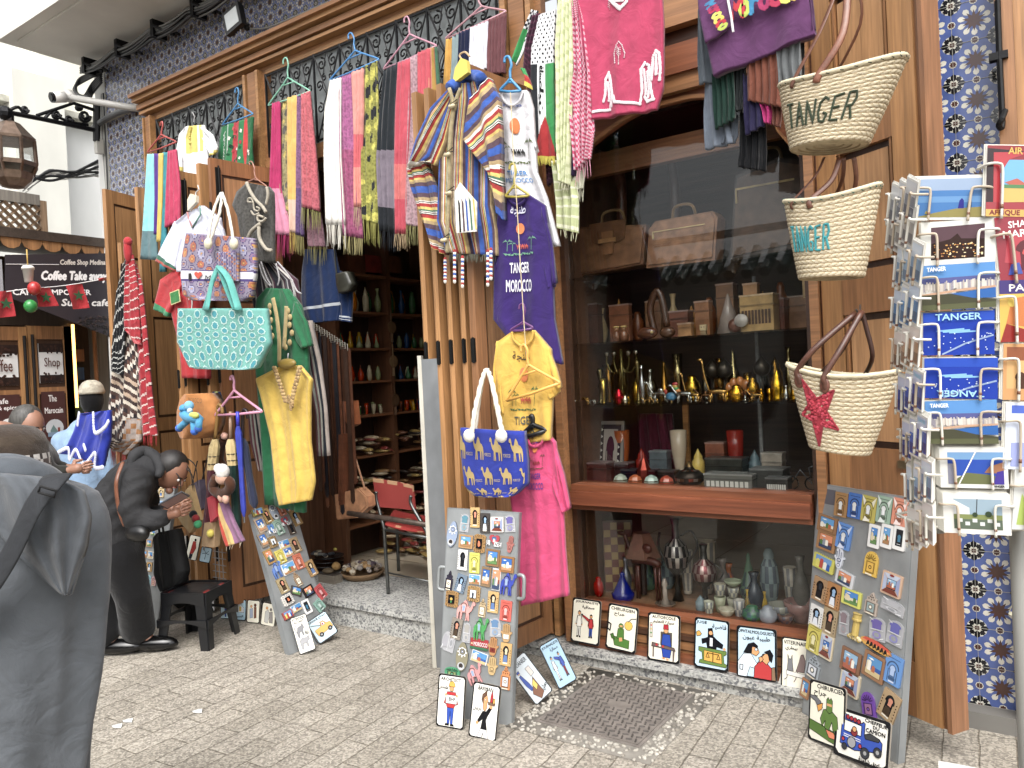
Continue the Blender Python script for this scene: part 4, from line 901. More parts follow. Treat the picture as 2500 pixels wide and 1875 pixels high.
def flagcol(s,t):
 if t<.5:
  a=(s*5+(floor(t*26)%2)*.5)%1;b=(t*26)%1
  return '#1c1e22' if(a-.5)**2*2.2+(b-.5)**2<.09 else '#e2e2e4'
 if t>.82 and abs(s-.55)<(t-.82)*2.9:return '#b5262b'
 return '#23262c' if s<.3 else '#dfe0e2' if s<.58 else '#1f9a48'
mb=MB();S=cloth(mb,tz([(192,95,300,60),(146,300,292,280),(143,520,292,515),(160,990,300,990)],*T3),YK,flagcol,1.3,.008,nu=60,nv=150)
text(mb,'فلسطين',lambda x,y,z:S(y,1-x,z),.19,.36,.29,.17,'#17181a',0,.003,0,.004)
o=mb.obj('flag_scarf','cloth',smooth=False);tag(o,'flag scarf with black dots above black, white and green stripes and red triangle','scarf','chequered scarves beside the window')
fb=MB();a=tz([(160,990,300,990)],*T3)[0];fringe(fb,(a[0],a[1]),(a[2],a[3]),22,YK,'#d8c81e',44,.004,S=S);fb.obj('fringe','cloth',o)
GK='chequered scarves beside the window'
scarf('second flag scarf looped with its green edge against the door frame',T3,[(150,60,192,70),(95,190,150,210),(45,320,105,330),(25,380,60,420)],YK+.1,lambda s,t:'#1f9246' if(t>.3 and s<.5)else '#23262c' if(int(s*6)+int(t*22))%2 and t<.5 else '#dcdcde' if t<.8 or s>.4 else '#23262c',folds=1,grp=GK)
scarf('tricolour tail of the looped flag scarf with yellow tip',T3,[(75,430,100,430),(100,480,130,500),(105,540,138,560)],YK-.2,bands((0,'#1f9246'),(.35,'#b5262b'),(.75,'#d8c81e')),folds=1,grp=GK)
scarf('dark maroon chequered scarf behind the flag scarves',T3,[(150,100,200,80),(105,300,150,300),(98,430,150,560),(235,1000,275,1000),(250,1180,275,1150)],YK+.06,lambda s,t:'#3c1c30' if int(t*60)%3 else '#5a2c44',folds=2,nn=(16,120),grp=GK)
ck=lambda a,b,n,k:(lambda s,t:a if(int(s*n+t*1.5)+int(t*k))%2 else b)
scarf('crinkled pale green shawl with tassels',T3,[(312,5,404,-10),(290,300,412,300),(300,600,404,600),(306,900,396,900),(325,1150,385,1170)],YK-.03,lambda s,t:'#d3d8a8' if int(t*48+s*3)%3 else '#bcc58c',folds=4,amp=.022,nn=(30,110),frc='#d5d3ae',frl=18,fr=10,grp=GK)
scarf('long pale green striped shawl hanging lowest beside the window',T3,[(272,1020,345,1010),(285,1180,425,1150),(298,1300,440,1290),(312,1445,435,1475)],YK,lambda s,t:'#d5d5b8' if int(t*30)%4==0 else '#b3bc84',folds=3,amp=.018,nn=(22,70),frc='#cfcfa6',frl=22,fr=9,grp=GK)
scarf('red and white chequered keffiyeh with tassels',T3,[(402,-20,445,-20),(415,120,482,110),(428,450,527,480),(398,700,538,820),(432,1080,512,1000)],YK-.02,ck('#c33563','#d9a9b8',16,74),folds=3.5,amp=.02,nn=(40,150),frc='#d48aa0',frl=40,fr=7,grp=GK)
scarf('dark violet scarf end under the red keffiyeh',T3,[(380,870,428,880),(380,1010,425,1000),(385,1120,420,1110)],YK,'#35204a',folds=2,grp=GK)
scarf('pale tasselled scarf tip beneath the red keffiyeh',T3,[(425,1000,490,990),(420,1150,480,1130),(440,1200,470,1190)],YK+.02,'#c9c9b0',folds=2,frc='#cfcdb0',frl=30,fr=4,grp=GK)
tu=thing('tunic','deep pink tunic with white lace embroidery hanging over the window','tunic',P(1520,280,-.12))
m=MB();S=cloth(m,tz([(438,-60,965,-60),(455,150,978,150),(492,400,980,400),(526,600,975,560),(530,752,935,690)],*T3),-.14,'#b8335c',1.7,.014,nu=50,nv=50,th=.03,ph=2.2);m.obj('body','cloth',tu,smooth=True)
m=MB()
def st(u,v):
 best=None
 u=1240+u/2.592;v=v/2.592
 rows=tz([(438,-60,965,-60),(455,150,978,150),(492,400,980,400),(526,600,975,560),(530,752,935,690)],*T3)
 s,t=.5,.5
 for _ in range(12):
  a=ipol(rows,min(max(t,0),1));s=(u-a[0])/(a[2]-a[0]);vv=lerp(a[1],a[3],s);t+=(v-vv)/312
 return s,t
def lace(pts,w=.012,c='#e2d3d8'):
 q=[st(u,v)for u,v in pts]
 for i in range(len(q)-1):
  a=S(*q[i],.003);b=S(*q[i+1],.003);n=max(1,int((b-a).length/.008))
  for k in range(n):
   p=S(lerp(q[i][0],q[i+1][0],k/n),lerp(q[i][1],q[i+1][1],k/n),.003);m.ball(p,(w*.5*RD.uniform(.8,1.2),.003,w*.5),c,6,4)
for pts in([(600,640),(612,500),(632,455),(645,520),(655,620),(650,680)],[(625,520),(632,640)],[(540,708),(640,690),(652,620)],[(668,610),(680,650),(830,655),(838,600),(840,440),(862,395),(885,410),(900,560),(920,625)],[(855,440),(860,600)],[(875,450),(880,620)],[(905,500),(915,360),(935,320),(960,340),(968,440),(962,520)],[(938,350),(940,480)],[(925,630),(880,640),(850,600)]):
 lace(pts,.016)
lace([(680,400),(675,340),(690,290),(708,268),(728,290),(745,340),(740,380)],.007);lace([(708,410),(708,300)],.006)
for k in range(4):lace([(708,360-k*14),(690,335-k*14)],.005);lace([(708,360-k*14),(727,335-k*14)],.005)
lace([(645,-5),(680,30),(715,60),(745,25),(765,-5)],.02);lace([(690,5),(740,5)],.02);lace([(635,-20),(632,40),(640,55),(642,10)],.004)
m.obj('lace','cloth',tu)
hd=thing('hooded_top','purple hooded top with felt letters spelling Morocco above the window','hoodie',P(1850,150,-.2))
HR=[(1700,-50,1955,-90),(1712,50,1975,5),(1728,120,1982,45),(1742,186,1988,82)]
m=MB();S=cloth(m,HR,-.2,'#5f3260',1.4,.012,nu=40,nv=40,th=.05,ph=1);cloth(m,[(1700,-50,1792,-60),(1706,30,1790,10),(1722,106,1782,66)],-.235,'#653666',1,.006,nu=16,nv=20);cloth(m,[(1958,-60,1975,-60),(1975,20,1984,10),(1975,85,1990,70)],-.19,'#4a264c',1,.01,nu=8,nv=12);m.obj('body','cloth',hd,smooth=True)
m=MB();LC=['#c5283a','#b8c832','#2a86b5','#a82a60','#c02a55','#cfd23a','#e0c030']
for i,ch in enumerate('Morocco'):
 u=1783+i*24;v=2+34-i*8;
 a=PP(u,v+16,P(1850,40,-.225),V((0,-1,0)));q=Fr(a,(1,0,.0),(0,0,1));sz=.062 if i else.085
 for k in range(3):text(m,ch,q.p,0,0,.043 if i else.06,sz,LC[i],0,.002+k*.0025,0,.006)
for i,ch in enumerate('Morocco'):
 a=PP(1722+i*5,12+i*9,P(1850,40,-.262),V((0,-1,0)));q=Fr(a,(.3,0,-1),(1,0,.2))
 text(m,ch,q.p,0,0,.022,.04,LC[(i+2)%7],0,.002,0,.004)
m.obj('lettering','cloth',hd)
m=MB();m.tube([P(1775,-10,-.25),P(1785,40,-.26),P(1790,78,-.26)],.005,'#ddd',6);m.obj('drawcord','cloth',hd)
GS='plain shawls under the purple hooded top'
for lb,r,Y,c,f in(('slate grey shawl with frayed edge at the left of the hoodie',[(1702,20,1722,40),(1703,120,1740,150),(1704,205,1755,200)],-.14,'#565f68',2),('long blue grey shawl hanging below the slate one',[(1720,195,1760,195),(1718,270,1775,280),(1722,366,1790,350)],-.12,'#66707e',2),('dark bottle green crinkled shawl',[(1738,180,1790,165),(1742,240,1795,240),(1746,316,1795,290)],-.16,'#12352b',4),('grey shawl half hidden between green and black ones',[(1760,280,1800,280),(1765,330,1800,330),(1760,352,1792,348)],-.11,'#59626e',2),('black crinkled shawl beside the bottle green one',[(1788,165,1822,150),(1790,240,1815,240),(1795,272,1812,268)],-.15,'#161c1e',3),('navy shawl under the rust brown one',[(1815,180,1850,200),(1818,280,1862,280),(1820,330,1866,305)],-.15,'#241f44',2.5),('black shawl reaching lowest below the navy one',[(1806,270,1868,300),(1804,350,1870,360),(1803,408,1870,418)],-.11,'#0c0e13',4),('rust brown pleated shawl',[(1822,142,1906,118),(1822,200,1906,205),(1823,244,1907,262)],-.17,'#753e2a',5),('second rust brown shawl end beneath a pink one',[(1885,240,1907,250),(1885,280,1906,295),(1888,306,1904,310)],-.14,'#6d3b2b',2),('hot pink net shawl tip below the rust brown one',[(1848,244,1880,250),(1858,270,1884,275),(1866,300,1880,302)],-.15,'#b81670',2),('light grey creased shawl with frayed end',[(1896,122,1954,96),(1898,160,1956,150),(1902,204,1958,186)],-.18,'#686c6e',3),('black shawl strip behind the light grey one',[(1950,90,1962,88),(1950,200,1962,200),(1905,214,1962,200)],-.15,'#0d0f12',1.5)):
 scarf(lb,None,r,Y,c,folds=f,amp=.014,grp=GS,raw=True)
def basket(label,rl,rr,bl,br,Y,deco,lift=None,dark='#2f3a30'):
 L_,R_=P(*rl,Y),P(*rr,Y);Lb,Rb=P(*bl,Y),P(*br,Y);c=(L_+R_)/2;cb=(Lb+Rb)/2
 a=(R_-L_).length/2;ab=(Rb-Lb).length/2;X=(R_-L_).normalized();X2=(Rb-Lb).normalized()
 t=thing('straw_basket',label,'basket',cb,'woven straw baskets hanging on the shutter')
 rows=18;n=132;m=MB()
 def pt(i,g,k=0.0,ins=0.0):
  q=i/rows;A=lerp(a,ab,q**1.12)-ins;B=lerp(a*.55,ab*.85,q)-ins;C=c.lerp(cb,q);xx=X.lerp(X2,q)
  sag=.03*(1-q)*abs(cos(g))**2
  return C+xx*A*(1+k)*cos(g)+V((0,1,0))*B*(1+k)*sin(g)+V((0,0,sag))
 b0=len(m.v)
 prof=[]
 for i in range(rows):
  for k in range(4):prof.append((i+k/4,.02*sin(pi*(k+.5)/4)))
 prof.append((rows,0))
 for(i,k)in prof:
  for j in range(n):m.v.append(pt(i,2*pi*j/n,k+(.006 if(j//2+int(i))%2 else 0)))
 for ii in range(len(prof)-1):
  for j in range(n):
   m.f.append((b0+ii*n+j,b0+(ii+1)*n+j,b0+(ii+1)*n+(j+1)%n,b0+ii*n+(j+1)%n))
   r=int(prof[ii][0]);kk=ii%4;w=(j+(kk if r%2 else-kk))%4
   m.c.append(hx(['#d2c3a0','#c2b08a','#a8946c','#d0c2a2'][w]if kk<3 else '#957f58'))
 bb=len(m.v);m.v.append(cb+V((0,0,.012)))
 for q in(1.0,.97,.8,.78,.6,.58,.4,.38,.2):
  for j in range(n):p=pt(rows,2*pi*j/n);m.v.append(cb+(p-cb)*q+V((0,0,.012*(1-q)+(.005 if int(q*100)%10 else 0))))
 for ii in range(8):
  for j in range(n):m.f.append((bb+1+ii*n+j,bb+1+ii*n+(j+1)%n,bb+1+(ii+1)*n+(j+1)%n,bb+1+(ii+1)*n+j));m.c.append(hx('#c8b78f' if ii%2 else '#b09c74'))
 for j in range(n):m.f.append((bb+1+8*n+j,bb+1+8*n+(j+1)%n,bb));m.c.append(hx('#b8a680'))
 bi=len(m.v)
 for i in range(0,rows+1,4):
  for j in range(n):m.v.append(pt(i,2*pi*j/n,0,.012))
 for ii in range(rows//4):
  for j in range(n):m.f.append((bi+ii*n+j,bi+ii*n+(j+1)%n,bi+(ii+1)*n+(j+1)%n,bi+(ii+1)*n+j));m.c.append(hx('#a8966e'))
 m.obj('body','straw',t,smooth=False)
 m=MB();m.tube([pt(0,2*pi*j/40,.012)for j in range(41)],.009,'#d9cba6',6);
 rim=m.obj('rim','straw',t,smooth=True)
 m=MB()
 for j in range(30):
  g=2*pi*j/30;p=pt(0,g,.03);q=pt(.5,g+.05,.045);m.tube([p+V((0,0,.01)),p+V((0,-.004,-.004)),q],.0022,dark,4)
 m.obj('stitching','cloth',t)
 m=MB();deco(m,lambda s,t_,z=0:pt(t_*rows,pi+s*pi,.035+z));m.obj('embroidery','cloth',t)
 return t,pt
def strap(t,pts,w,col,flat=.3,n='handle'):
 m=MB();m.tube(smoothpts(pts,5),w,col,8,True,flat);return m.obj(n,'leather',t,smooth=True)
GL={'T':[[0,1,1,1],[.5,1,.42,0]],'A':[[0,0,.5,1,1,0],[.2,.4,.8,.42]],'N':[[0,0,.05,1,.9,0,1,1]],'G':[[1,.85,.6,1,.15,.8,0,.4,.2,.05,.7,0,.95,.3,.55,.38]],'E':[[1,1,.1,.95,0,.02,.95,0],[.06,.5,.8,.52]],'R':[[0,0,.1,1,.75,1,.95,.75,.7,.5,.08,.48],[.45,.5,1,0]]}
def stitchtext(s0,s1,t0,t1,col,r):
 def f(m,S):
  n=6;w=(s1-s0)/n
  for i,ch in enumerate('TANGER'):
   for st_ in GL[ch]:
    pp=[(s0+(i+.1+.72*st_[k])*w,t1+(t0-t1)*st_[k+1])for k in range(0,len(st_),2)]
    pts=[]
    for a,b in zip(pp,pp[1:]):
     for q in range(4):pts.append((lerp(a[0],b[0],q/4),lerp(a[1],b[1],q/4)))
    pts.append(pp[-1]);m.tube([S(a,b)for a,b in pts],r,col,5)
 return f
B1,pt1=basket('large straw basket with TANGER stitched in dark green, highest of the three',(1907,232),(2214,158),(1932,372),(2120,350),-.42,stitchtext(.2,.68,.36,.72,'#34402c',.0045))
strap(B1,[pt1(2.2,pi*1.27,.04),pt1(.2,pi*1.28,.05),P(2000,80,-.5),P(2045,-30,-.44)],.009,'#6f3d20');strap(B1,[pt1(2.2,pi*1.42,.04),pt1(.2,pi*1.43,.05),P(2058,80,-.52),P(2070,-40,-.46)],.013,'#83492a')
strap(B1,[pt1(.2,pi*.62,.0),P(2100,60,-.36),P(2092,-40,-.4)],.009,'#6f3d22')
B2,pt2=basket('medium straw basket with TANGER stitched in teal, in the middle of the three',(1918,512),(2150,470),(1952,684),(2110,676),-.38,stitchtext(.17,.54,.34,.66,'#1c8a90',.0045),dark='#2a6a5e')
strap(B2,[pt2(2,pi*1.24,.04),pt2(.2,pi*1.25,.05),P(1990,430,-.42),P(2012,385,-.4)],.009,'#6d3c22');strap(B2,[pt2(2,pi*1.4,.04),pt2(.2,pi*1.4,.05),P(2030,440,-.44),P(2050,385,-.42)],.01,'#6d3c22')
strap(B2,[pt2(.2,pi*.55,0),P(2056,440,-.34),P(2060,385,-.38)],.009,'#6d3f26');strap(B2,[pt2(.2,pi*.4,0),P(2090,440,-.34),P(2085,385,-.38)],.009,'#7c4a30')
def stardeco(m,S):
 cx,cy=.37,.5
 pts=[(cx+(.19 if i%2==0 else.078)*sin(i*pi/5-.5)*.95,cy-(.44 if i%2==0 else.18)*cos(i*pi/5-.5))for i in range(10)]
 c0=S(cx,cy,.004)
 for i in range(10):
  a,b=pts[i],pts[(i+1)%10];m.face([c0,S(*a,.004),S((a[0]+b[0])/2,(a[1]+b[1])/2,.006),S(*b,.004)],'#a81f33')
  m.tube([S(*a,.004),S(*b,.004)],.004,'#8f1a2c',5)
 for k in range(110):
  i=RD.randrange(10);a,b=pts[i],pts[(i+1)%10];u,v=RD.random(),RD.random()
  if u+v>1:u,v=1-u,1-v
  x=cx+(a[0]-cx)*u+(b[0]-cx)*v;y=cy+(a[1]-cy)*u+(b[1]-cy)*v;m.ball(S(x,y,.008),(.006,.004,.006),RD.choice(['#b3243a','#98182c','#c0334a']),5,4)
B3,pt3=basket('straw basket with a big red star, lowest of the three',(1926,908),(2196,925),(1978,1090),(2124,1112),-.42,stardeco,dark='#c7b58c')
for s_,tp in((1.26,(2088,765)),(1.44,(2104,760))):
 strap(B3,[pt3(3.2,pi*s_,.05),pt3(2,pi*s_,.06),pt3(.2,pi*s_,.05),P(lerp(1990,2060,(s_-1.26)*5),850,-.5),P(*tp,-.42)],.011,'#57301f',.8)
 m=MB();p=pt3(2.4,pi*s_,.055);m.ball(p,(.018,.006,.03),'#6b3a28',10,8);m.obj('handle_patch','leather',B3,smooth=True)
strap(B3,[pt3(.2,pi*.66,0),P(2060,850,-.38),P(2098,762,-.4)],.009,'#3d2016',.8);strap(B3,[pt3(.2,pi*.4,0),P(2130,870,-.38),P(2115,800,-.4),P(2104,762,-.41)],.009,'#3d2016',.8)
m=MB();m.tube([P(2100,745,-.3),P(2100,757,-.4),P(2094,764,-.42),P(2090,755,-.43)],.004,'#777',5);tag(m.obj('hook','metal'),'small steel hook carrying the star basket','hook')
def pframe(BL,BR_,TL,z0,n,back=0.0):
 n=V(n).normalized();o=(V((0,.075,z0))if z0==.09 else PG(*BL,z0))+n*back;f=lambda p:PP(p[0],p[1],o,n)
 a,b,c=f(BL),f(BR_),f(TL);X=(b-a);Y=(c-a);
 q=Fr(a,X,Y,X.length,Y.length)
 if q.N.dot(n)<0:q=Fr(a,X,Y,X.length,Y.length)
 return q
Ta,Tb,Tc,Td=(620,1235),(1240,1235),(1860,1235),(0,1235)
def q_(T,p,s=2.592):return(T[0]+p[0]/s,T[1]+p[1]/s)
SK='#d99a5a'
def plaque(label,T,BL,BR_,TL,z0,n,bg,items,border='#14161a',grp='painted trade plaques leaning along the shop front',wrap=True):
 f=pframe(q_(T,BL),q_(T,BR_),q_(T,TL),z0,n,.004)
 t=thing('painted_plaque',label,'plaque',f.p(f.w/2,0),grp)
 m=MB();m.prism(f,rrect(f.w,f.h,.012),-.008,0,border,'#8a8276');a=f.w*.045;c=f.w*.06
 m.prism(f,[(a+c,a),(f.w-a-c,a),(f.w-a,a+c),(f.w-a,f.h-a-c),(f.w-a-c,f.h-a),(a+c,f.h-a),(a,f.h-a-c),(a,a+c)],0,.0006,bg)
 m.obj('tile','gloss',t)
 m=MB();draw(m,f,items,.0008);m.obj('painting','gloss',t)
 return f
NL=(0,-1,.2);CRM,LB='#e6e1cc','#b9d4e4'
def man(x,y,s,coat,legs,hair='#1b1714',face=SK,shoes='#161616',arms=True):
 k=s
 o=[('P',legs,[x-5*k,y+22*k,x+5*k,y+22*k,x+5*k,y+42*k,x+1*k,y+42*k,x,y+26*k,x-1*k,y+42*k,x-5*k,y+42*k]),('p',shoes,[x-6*k,y+42*k,x-1*k,y+42*k,x-1*k,y+45*k,x-7*k,y+45*k]),('p',shoes,[x+1*k,y+42*k,x+6*k,y+42*k,x+7*k,y+45*k,x+1*k,y+45*k]),('P',coat,[x-6*k,y+3*k,x+6*k,y+3*k,x+7*k,y+24*k,x-7*k,y+24*k])]
 if arms:o+=[('P',coat,[x-6*k,y+3*k,x-10*k,y+18*k,x-8*k,y+20*k,x-5*k,y+10*k]),('P',coat,[x+6*k,y+3*k,x+10*k,y+18*k,x+8*k,y+20*k,x+5*k,y+10*k]),('c',face,x-9.5*k,y+20*k,1.6*k),('c',face,x+9.5*k,y+20*k,1.6*k)]
 return o+[('C',face,x,y-2*k,4.2*k),('p',hair,[x-4.6*k,y-2*k,x-4*k,y-6*k,x,y-8*k,x+4*k,y-6*k,x+4.6*k,y-2*k,x+2*k,y-5*k,x-2*k,y-5*k])]
plaque('cream plaque reading JOURNALISTE with a man in white and a man in red',Tb,(395,855),(575,890),(430,580),.09,NL,CRM,[('t','#141414','JOURNALISTE',12,5,78,6),('t','#141414','صحافية',36,14,42,9)]+man(28,36,1.15,'#e8e4d8','#d9d6cc')+man(70,40,1.0,'#c2262c','#2a52b0')+[('P','#c2262c',[64,44,42,36,40,39,62,50]),('c','#141414',38,36,3)])
plaque('cream plaque reading CHIRURGIEN with a surgeon in green under a round lamp',Tb,(615,895),(805,940),(650,615),.09,NL,CRM,[('t','#141414','CHIRURGIEN',10,6,78,7),('t','#141414','جراح',22,16,34,10),('P','#4a7a24',[22,70,78,74,78,92,30,90]),('P','#4a7a24',[38,52,58,52,60,74,36,74]),('C','#4a7a24',48,46,8),('r',SK,43,44,10,4),('C','#e0b52a',72,42,13),('l','#222',2,[70,34,80,26,95,24]),('l','#222',4,[4,42,14,46,12,60,4,56,4,42]),('P','#3e6a1e',[14,68,24,64,30,78,20,76]),('p',SK,[44,72,54,70,56,78,46,80])])
plaque('cream plaque reading AUTOECOLE with an instructor in blue at a desk',Tb,(880,970),(1085,1005),(915,675),.09,NL,CRM,[('t','#141414','AUTOECOLE',14,5,72,6),('t','#141414','سيارة التعليم',18,14,64,9),('P','#c9c4b4',[8,22,15,22,15,52,8,52]),('c','#c2262c',11.5,27,2.4),('c','#d9a82a',11.5,35,2.4),('c','#3a8a3a',11.5,43,2.4),('P','#5a5048',[42,38,76,38,76,66,42,66]),('P','#2448a8',[48,42,70,42,76,70,72,90,50,90,44,68]),('C',SK,58,35,7),('P','#b3202c',[51,22,65,22,66,32,50,32]),('P','#6b5a55',[16,62,84,68,88,74,14,70]),('p','#6b5a55',[18,70,22,70,22,92,18,92]),('p','#6b5a55',[80,74,86,74,84,96,80,96]),('c','#c2262c',30,66,3.5),('c','#d9d4c4',40,67,3.5),('c','#c2262c',50,68,3.5),('p','#d9842a',[44,92,56,90,56,94]),('p','#d9842a',[60,91,74,94,62,95])])
plaque('light blue plaque reading JUGE with a judge behind a green and gold bench',Tb,(1175,1015),(1395,1055),(1205,705),.09,NL,LB,[('t','#141414','JUGE',6,6,30,7),('t','#141414','قاضية',52,9,40,11),('P','#15161c',[42,36,56,34,66,40,84,48,82,56,66,54,64,62,40,62,36,48,24,52,22,42,32,40]),('P','#15161c',[40,20,52,18,56,32,50,38,40,36]),('C',SK,48,28,6),('r','#e8e8ec',46,38,8,16),('P','#d2a02a',[6,30,14,26,22,32,18,36,8,38]),('P','#64812c',[14,58,94,60,94,66,86,70,88,84,96,86,94,92,16,90,18,84,26,82,24,68,14,66]),('P','#dba51e',[30,64,80,66,82,86,30,84]),('l','#3a1a10',2.4,[56,66,56,84]),('l','#3a1a10',2,[40,68,72,69]),('l','#3a1a10',1.6,[40,68,36,77,46,77,40,68]),('l','#3a1a10',1.6,[72,69,67,78,77,78,72,69]),('c',SK,88,56,4)])
plaque('light blue plaque reading OPHTALMOLOGUISTE with a doctor and a patient in red',Tc,(-160,1075),(95,1117),(-135,757),.09,NL,LB,[('t','#141414','OPHTALMOLOGUISTE',4,7,92,6),('t','#141414','طبيبة عيون',16,16,68,11),('P','#d3dee6',[4,98,4,70,18,54,36,52,52,70,60,60,62,66,48,80,34,78,26,98]),('P','#15161c',[18,52,30,34,44,30,54,36,50,46,36,52]),('P',SK,[40,38,54,40,58,48,50,56,38,52]),('C','#c9d6de',50,43,3.6),('P','#bf2a2c',[44,98,46,76,60,64,76,66,88,76,88,98]),('P',SK,[62,62,66,50,78,48,84,60,76,70]),('P','#15161c',[70,46,84,40,92,50,88,64,82,60,80,50]),('P','#8a6a4c',[88,98,88,74,96,72,98,98]),('P',SK,[56,58,64,54,68,60,60,68]),('l','#3a2a20',3,[62,56,70,50]),('l','#161616',1.4,[9,76,17,76,16,86,9,85,9,76])])
plaque('cream plaque reading VITERINAIRE with a grey cat and a dog on a table',Tc,(120,1160),(310,1197),(155,830),.09,NL,CRM,[('t','#141414','VITERINAIRE',8,6,86,7),('t','#141414','بيطري',14,16,40,9),('P','#77777a',[22,32,27,40,33,40,37,32,38,46,42,62,20,62,23,46]),('l','#77777a',3,[24,62,20,76,12,80]),('P','#7f6a66',[50,62,60,44,66,30,74,28,82,40,78,62]),('l','#7f6a66',3,[56,62,50,76,44,82]),('P','#dcdad0',[18,62,96,66,96,74,18,70]),('l','#333',1,[18,76,18,96]),('l','#333',1,[86,76,86,96])])
m=MB();f=pframe(q_(Tc,(96,1150)),q_(Tc,(118,1160)),q_(Tc,(125,915)),.09,NL,-.012);m.prism(f,rrect(.09,f.h,.01),-.008,0,'#dcd8ce','#bbb');tag(m.obj('plaque_back','gloss'),'edge of a pale plaque tucked behind the VITERINAIRE plaque','plaque','painted trade plaques leaning along the shop front')
NR=(.78,-.6,.32)
plaque('tilted pale plaque reading DOUANIER with an officer in blue at a counter',Tb,(180,1268),(287,1165),(72,965),0,NR,'#bcc6cc',[('t','#141414','DOUANIER',8,8,78,9,0),('P','#27459a',[14,34,24,32,34,56,36,70,24,72,16,56]),('C',SK,20,28,5),('P','#27459a',[13,24,27,22,26,28,14,28]),('P','#7a4a2c',[20,78,62,50,66,88,40,96]),('P','#d2b52a',[40,62,58,54,60,70,44,76]),('P','#c4bcb4',[56,28,76,28,78,46,58,48]),('t','#141414','جمركي',66,74,30,14,20)])
plaque('tilted light blue plaque reading JOURNALISTE with a figure in blue jumper',Tb,(325,1165),(440,1095),(215,880),0,NR,'#9cc3dc',[('t','#141414','JOURNALISTE',8,6,84,7),('t','#141414','صحافية',40,15,40,9)]+man(28,38,1.05,'#d4d8da','#d4d8da')+man(68,36,1.05,'#2a4aa8','#8a2030')+[('P','#2a4aa8',[60,38,42,34,40,38,60,46])])
NCB=V((.20,-.98,.13)).normalized()
def board(label,BLp,BRp,TLp,TRp,n,th,col='#8d9294',handles=()):
 n=V(n).normalized();o=PG(*BLp,0.0);g=lambda p:PP(p[0],p[1],o,n)
 a,b,c,d=g(BLp),g(BRp),g(TLp),g(TRp);X=((b-a)+(d-c)).normalized();f=Fr(a,X,((c-a)+(d-b)).normalized())
 f.w=((b-a).length+(d-c).length)/2;f.h=((c-a).length+(d-b).length)/2
 t=thing('display_board',label,'display board',a,'grey metal boards covered with magnets')
 m=MB();m.fbox(f,0,f.w,0,f.h,-th,0,col);m.fbox(f,.006,f.w-.006,.006,f.h-.006,0,.0012,mixc(col,'#a9adad',.4));m.obj('panel','sheet',t)
 return f,t
FC,tC=board('upright grey magnet board in the middle with ARCHITECT and BARMAN plaques at its foot',(1070,1745),(1255,1792),(1104,1251),(1275,1252),NCB,.03)
m=MB();e=FC.w
for x,s in((e+.0,1),(-.0,-1)):
 m.tube(smoothpts([FC.p(x,FC.h*.705,-.01),FC.p(x+s*.03,FC.h*.7,-.005),FC.p(x+s*.033,FC.h*.64,-.005),FC.p(x+s*.03,FC.h*.6,-.005),FC.p(x,FC.h*.595,-.01)],4),.009,'#8f9494',8)
m.obj('handle','sheet',tC,smooth=True)
FR,tR=board('tall grey metal board of magnets leaning on the right hand shutter',(1958,1740),(2216,1905),(2006,1200),(2222,1216),(-.55,-.83,.14),.035)
_a=PG(706,1600);_b=P(612,1258,_a.y+.04);_n=V((0,1,0)).cross(_b-_a).normalized();_n=-_n if _n.x<0 else _n
FL,tL=board('grey metal magnet board leaning sideways beside the step',(706,1600),(805,1572),(612,1258),(725,1238),tuple(_n),.035)
FH,tH=board('grey magnet board half hidden behind the bending woman',(262,1520),(380,1528),(300,1085),(418,1120),(.25,-.95,.12),.03)
m=MB();m.fbox(FR,.03,.11,FR.h-.085,FR.h-.02,.0015,.002,'#5a5860');m.obj('sticker','paper',tR)
m=MB();o=P(1118,870,-.28);
a,b=P(1060,1700,-.34),P(1122,860,-.20);f=Fr(V((a.x,-.34,.0)),(1,.35,0),(0,0,1))
hh=P(1120,862,-.3).z
m.fbox(f,0,.022,0,hh,-.03,.0,'#d9d4c4');m.fbox(f,.022,.12,0,hh-.02,-.028,-.004,'#83878a');tag(m.obj('metal_door','sheet'),'narrow grey metal door with a worn white edge behind the central board','door')
def arch(x0,x1,yb,yt,hs=.12):
 w=x1-x0;c=(x0+x1)/2;ym=yt+(yb-yt)*.35;o=[x0+w*hs,yb,x0+w*hs,ym+4]
 for i in range(9):
  a=pi-pi*i/8;o+=[c+w/2*cos(a),ym-(ym-yt)*sin(a)]
 return o+[x1-w*hs,ym+4,x1-w*hs,yb]
HEART=[50,96,10,52,4,30,14,10,34,6,50,22,66,6,86,10,96,30,90,52]
HAMSA=[(.5,0),(.3,.04),(.2,.2),(.16,.42),(.02,.5),(.06,.6),(.2,.56),(.22,.9),(.3,.97),(.36,.9),(.38,.97),(.46,1),(.54,1),(.62,.97),(.64,.9),(.7,.97),(.78,.9),(.8,.56),(.94,.6),(.98,.5),(.84,.42),(.8,.2),(.7,.04)]
SKYS=[('#3f86cf','#d8cfae','#5f8a4a'),('#5aa0d8','#e2dccb','#a87a4a'),('#2f6ab8','#b9c8d4','#c28a5a'),('#8ab4d4','#5d7a96','#b05a3c'),('#4a90c8','#2a5aa8','#c9b27a'),('#e08a5a','#8a4a3a','#3a4a6a')]
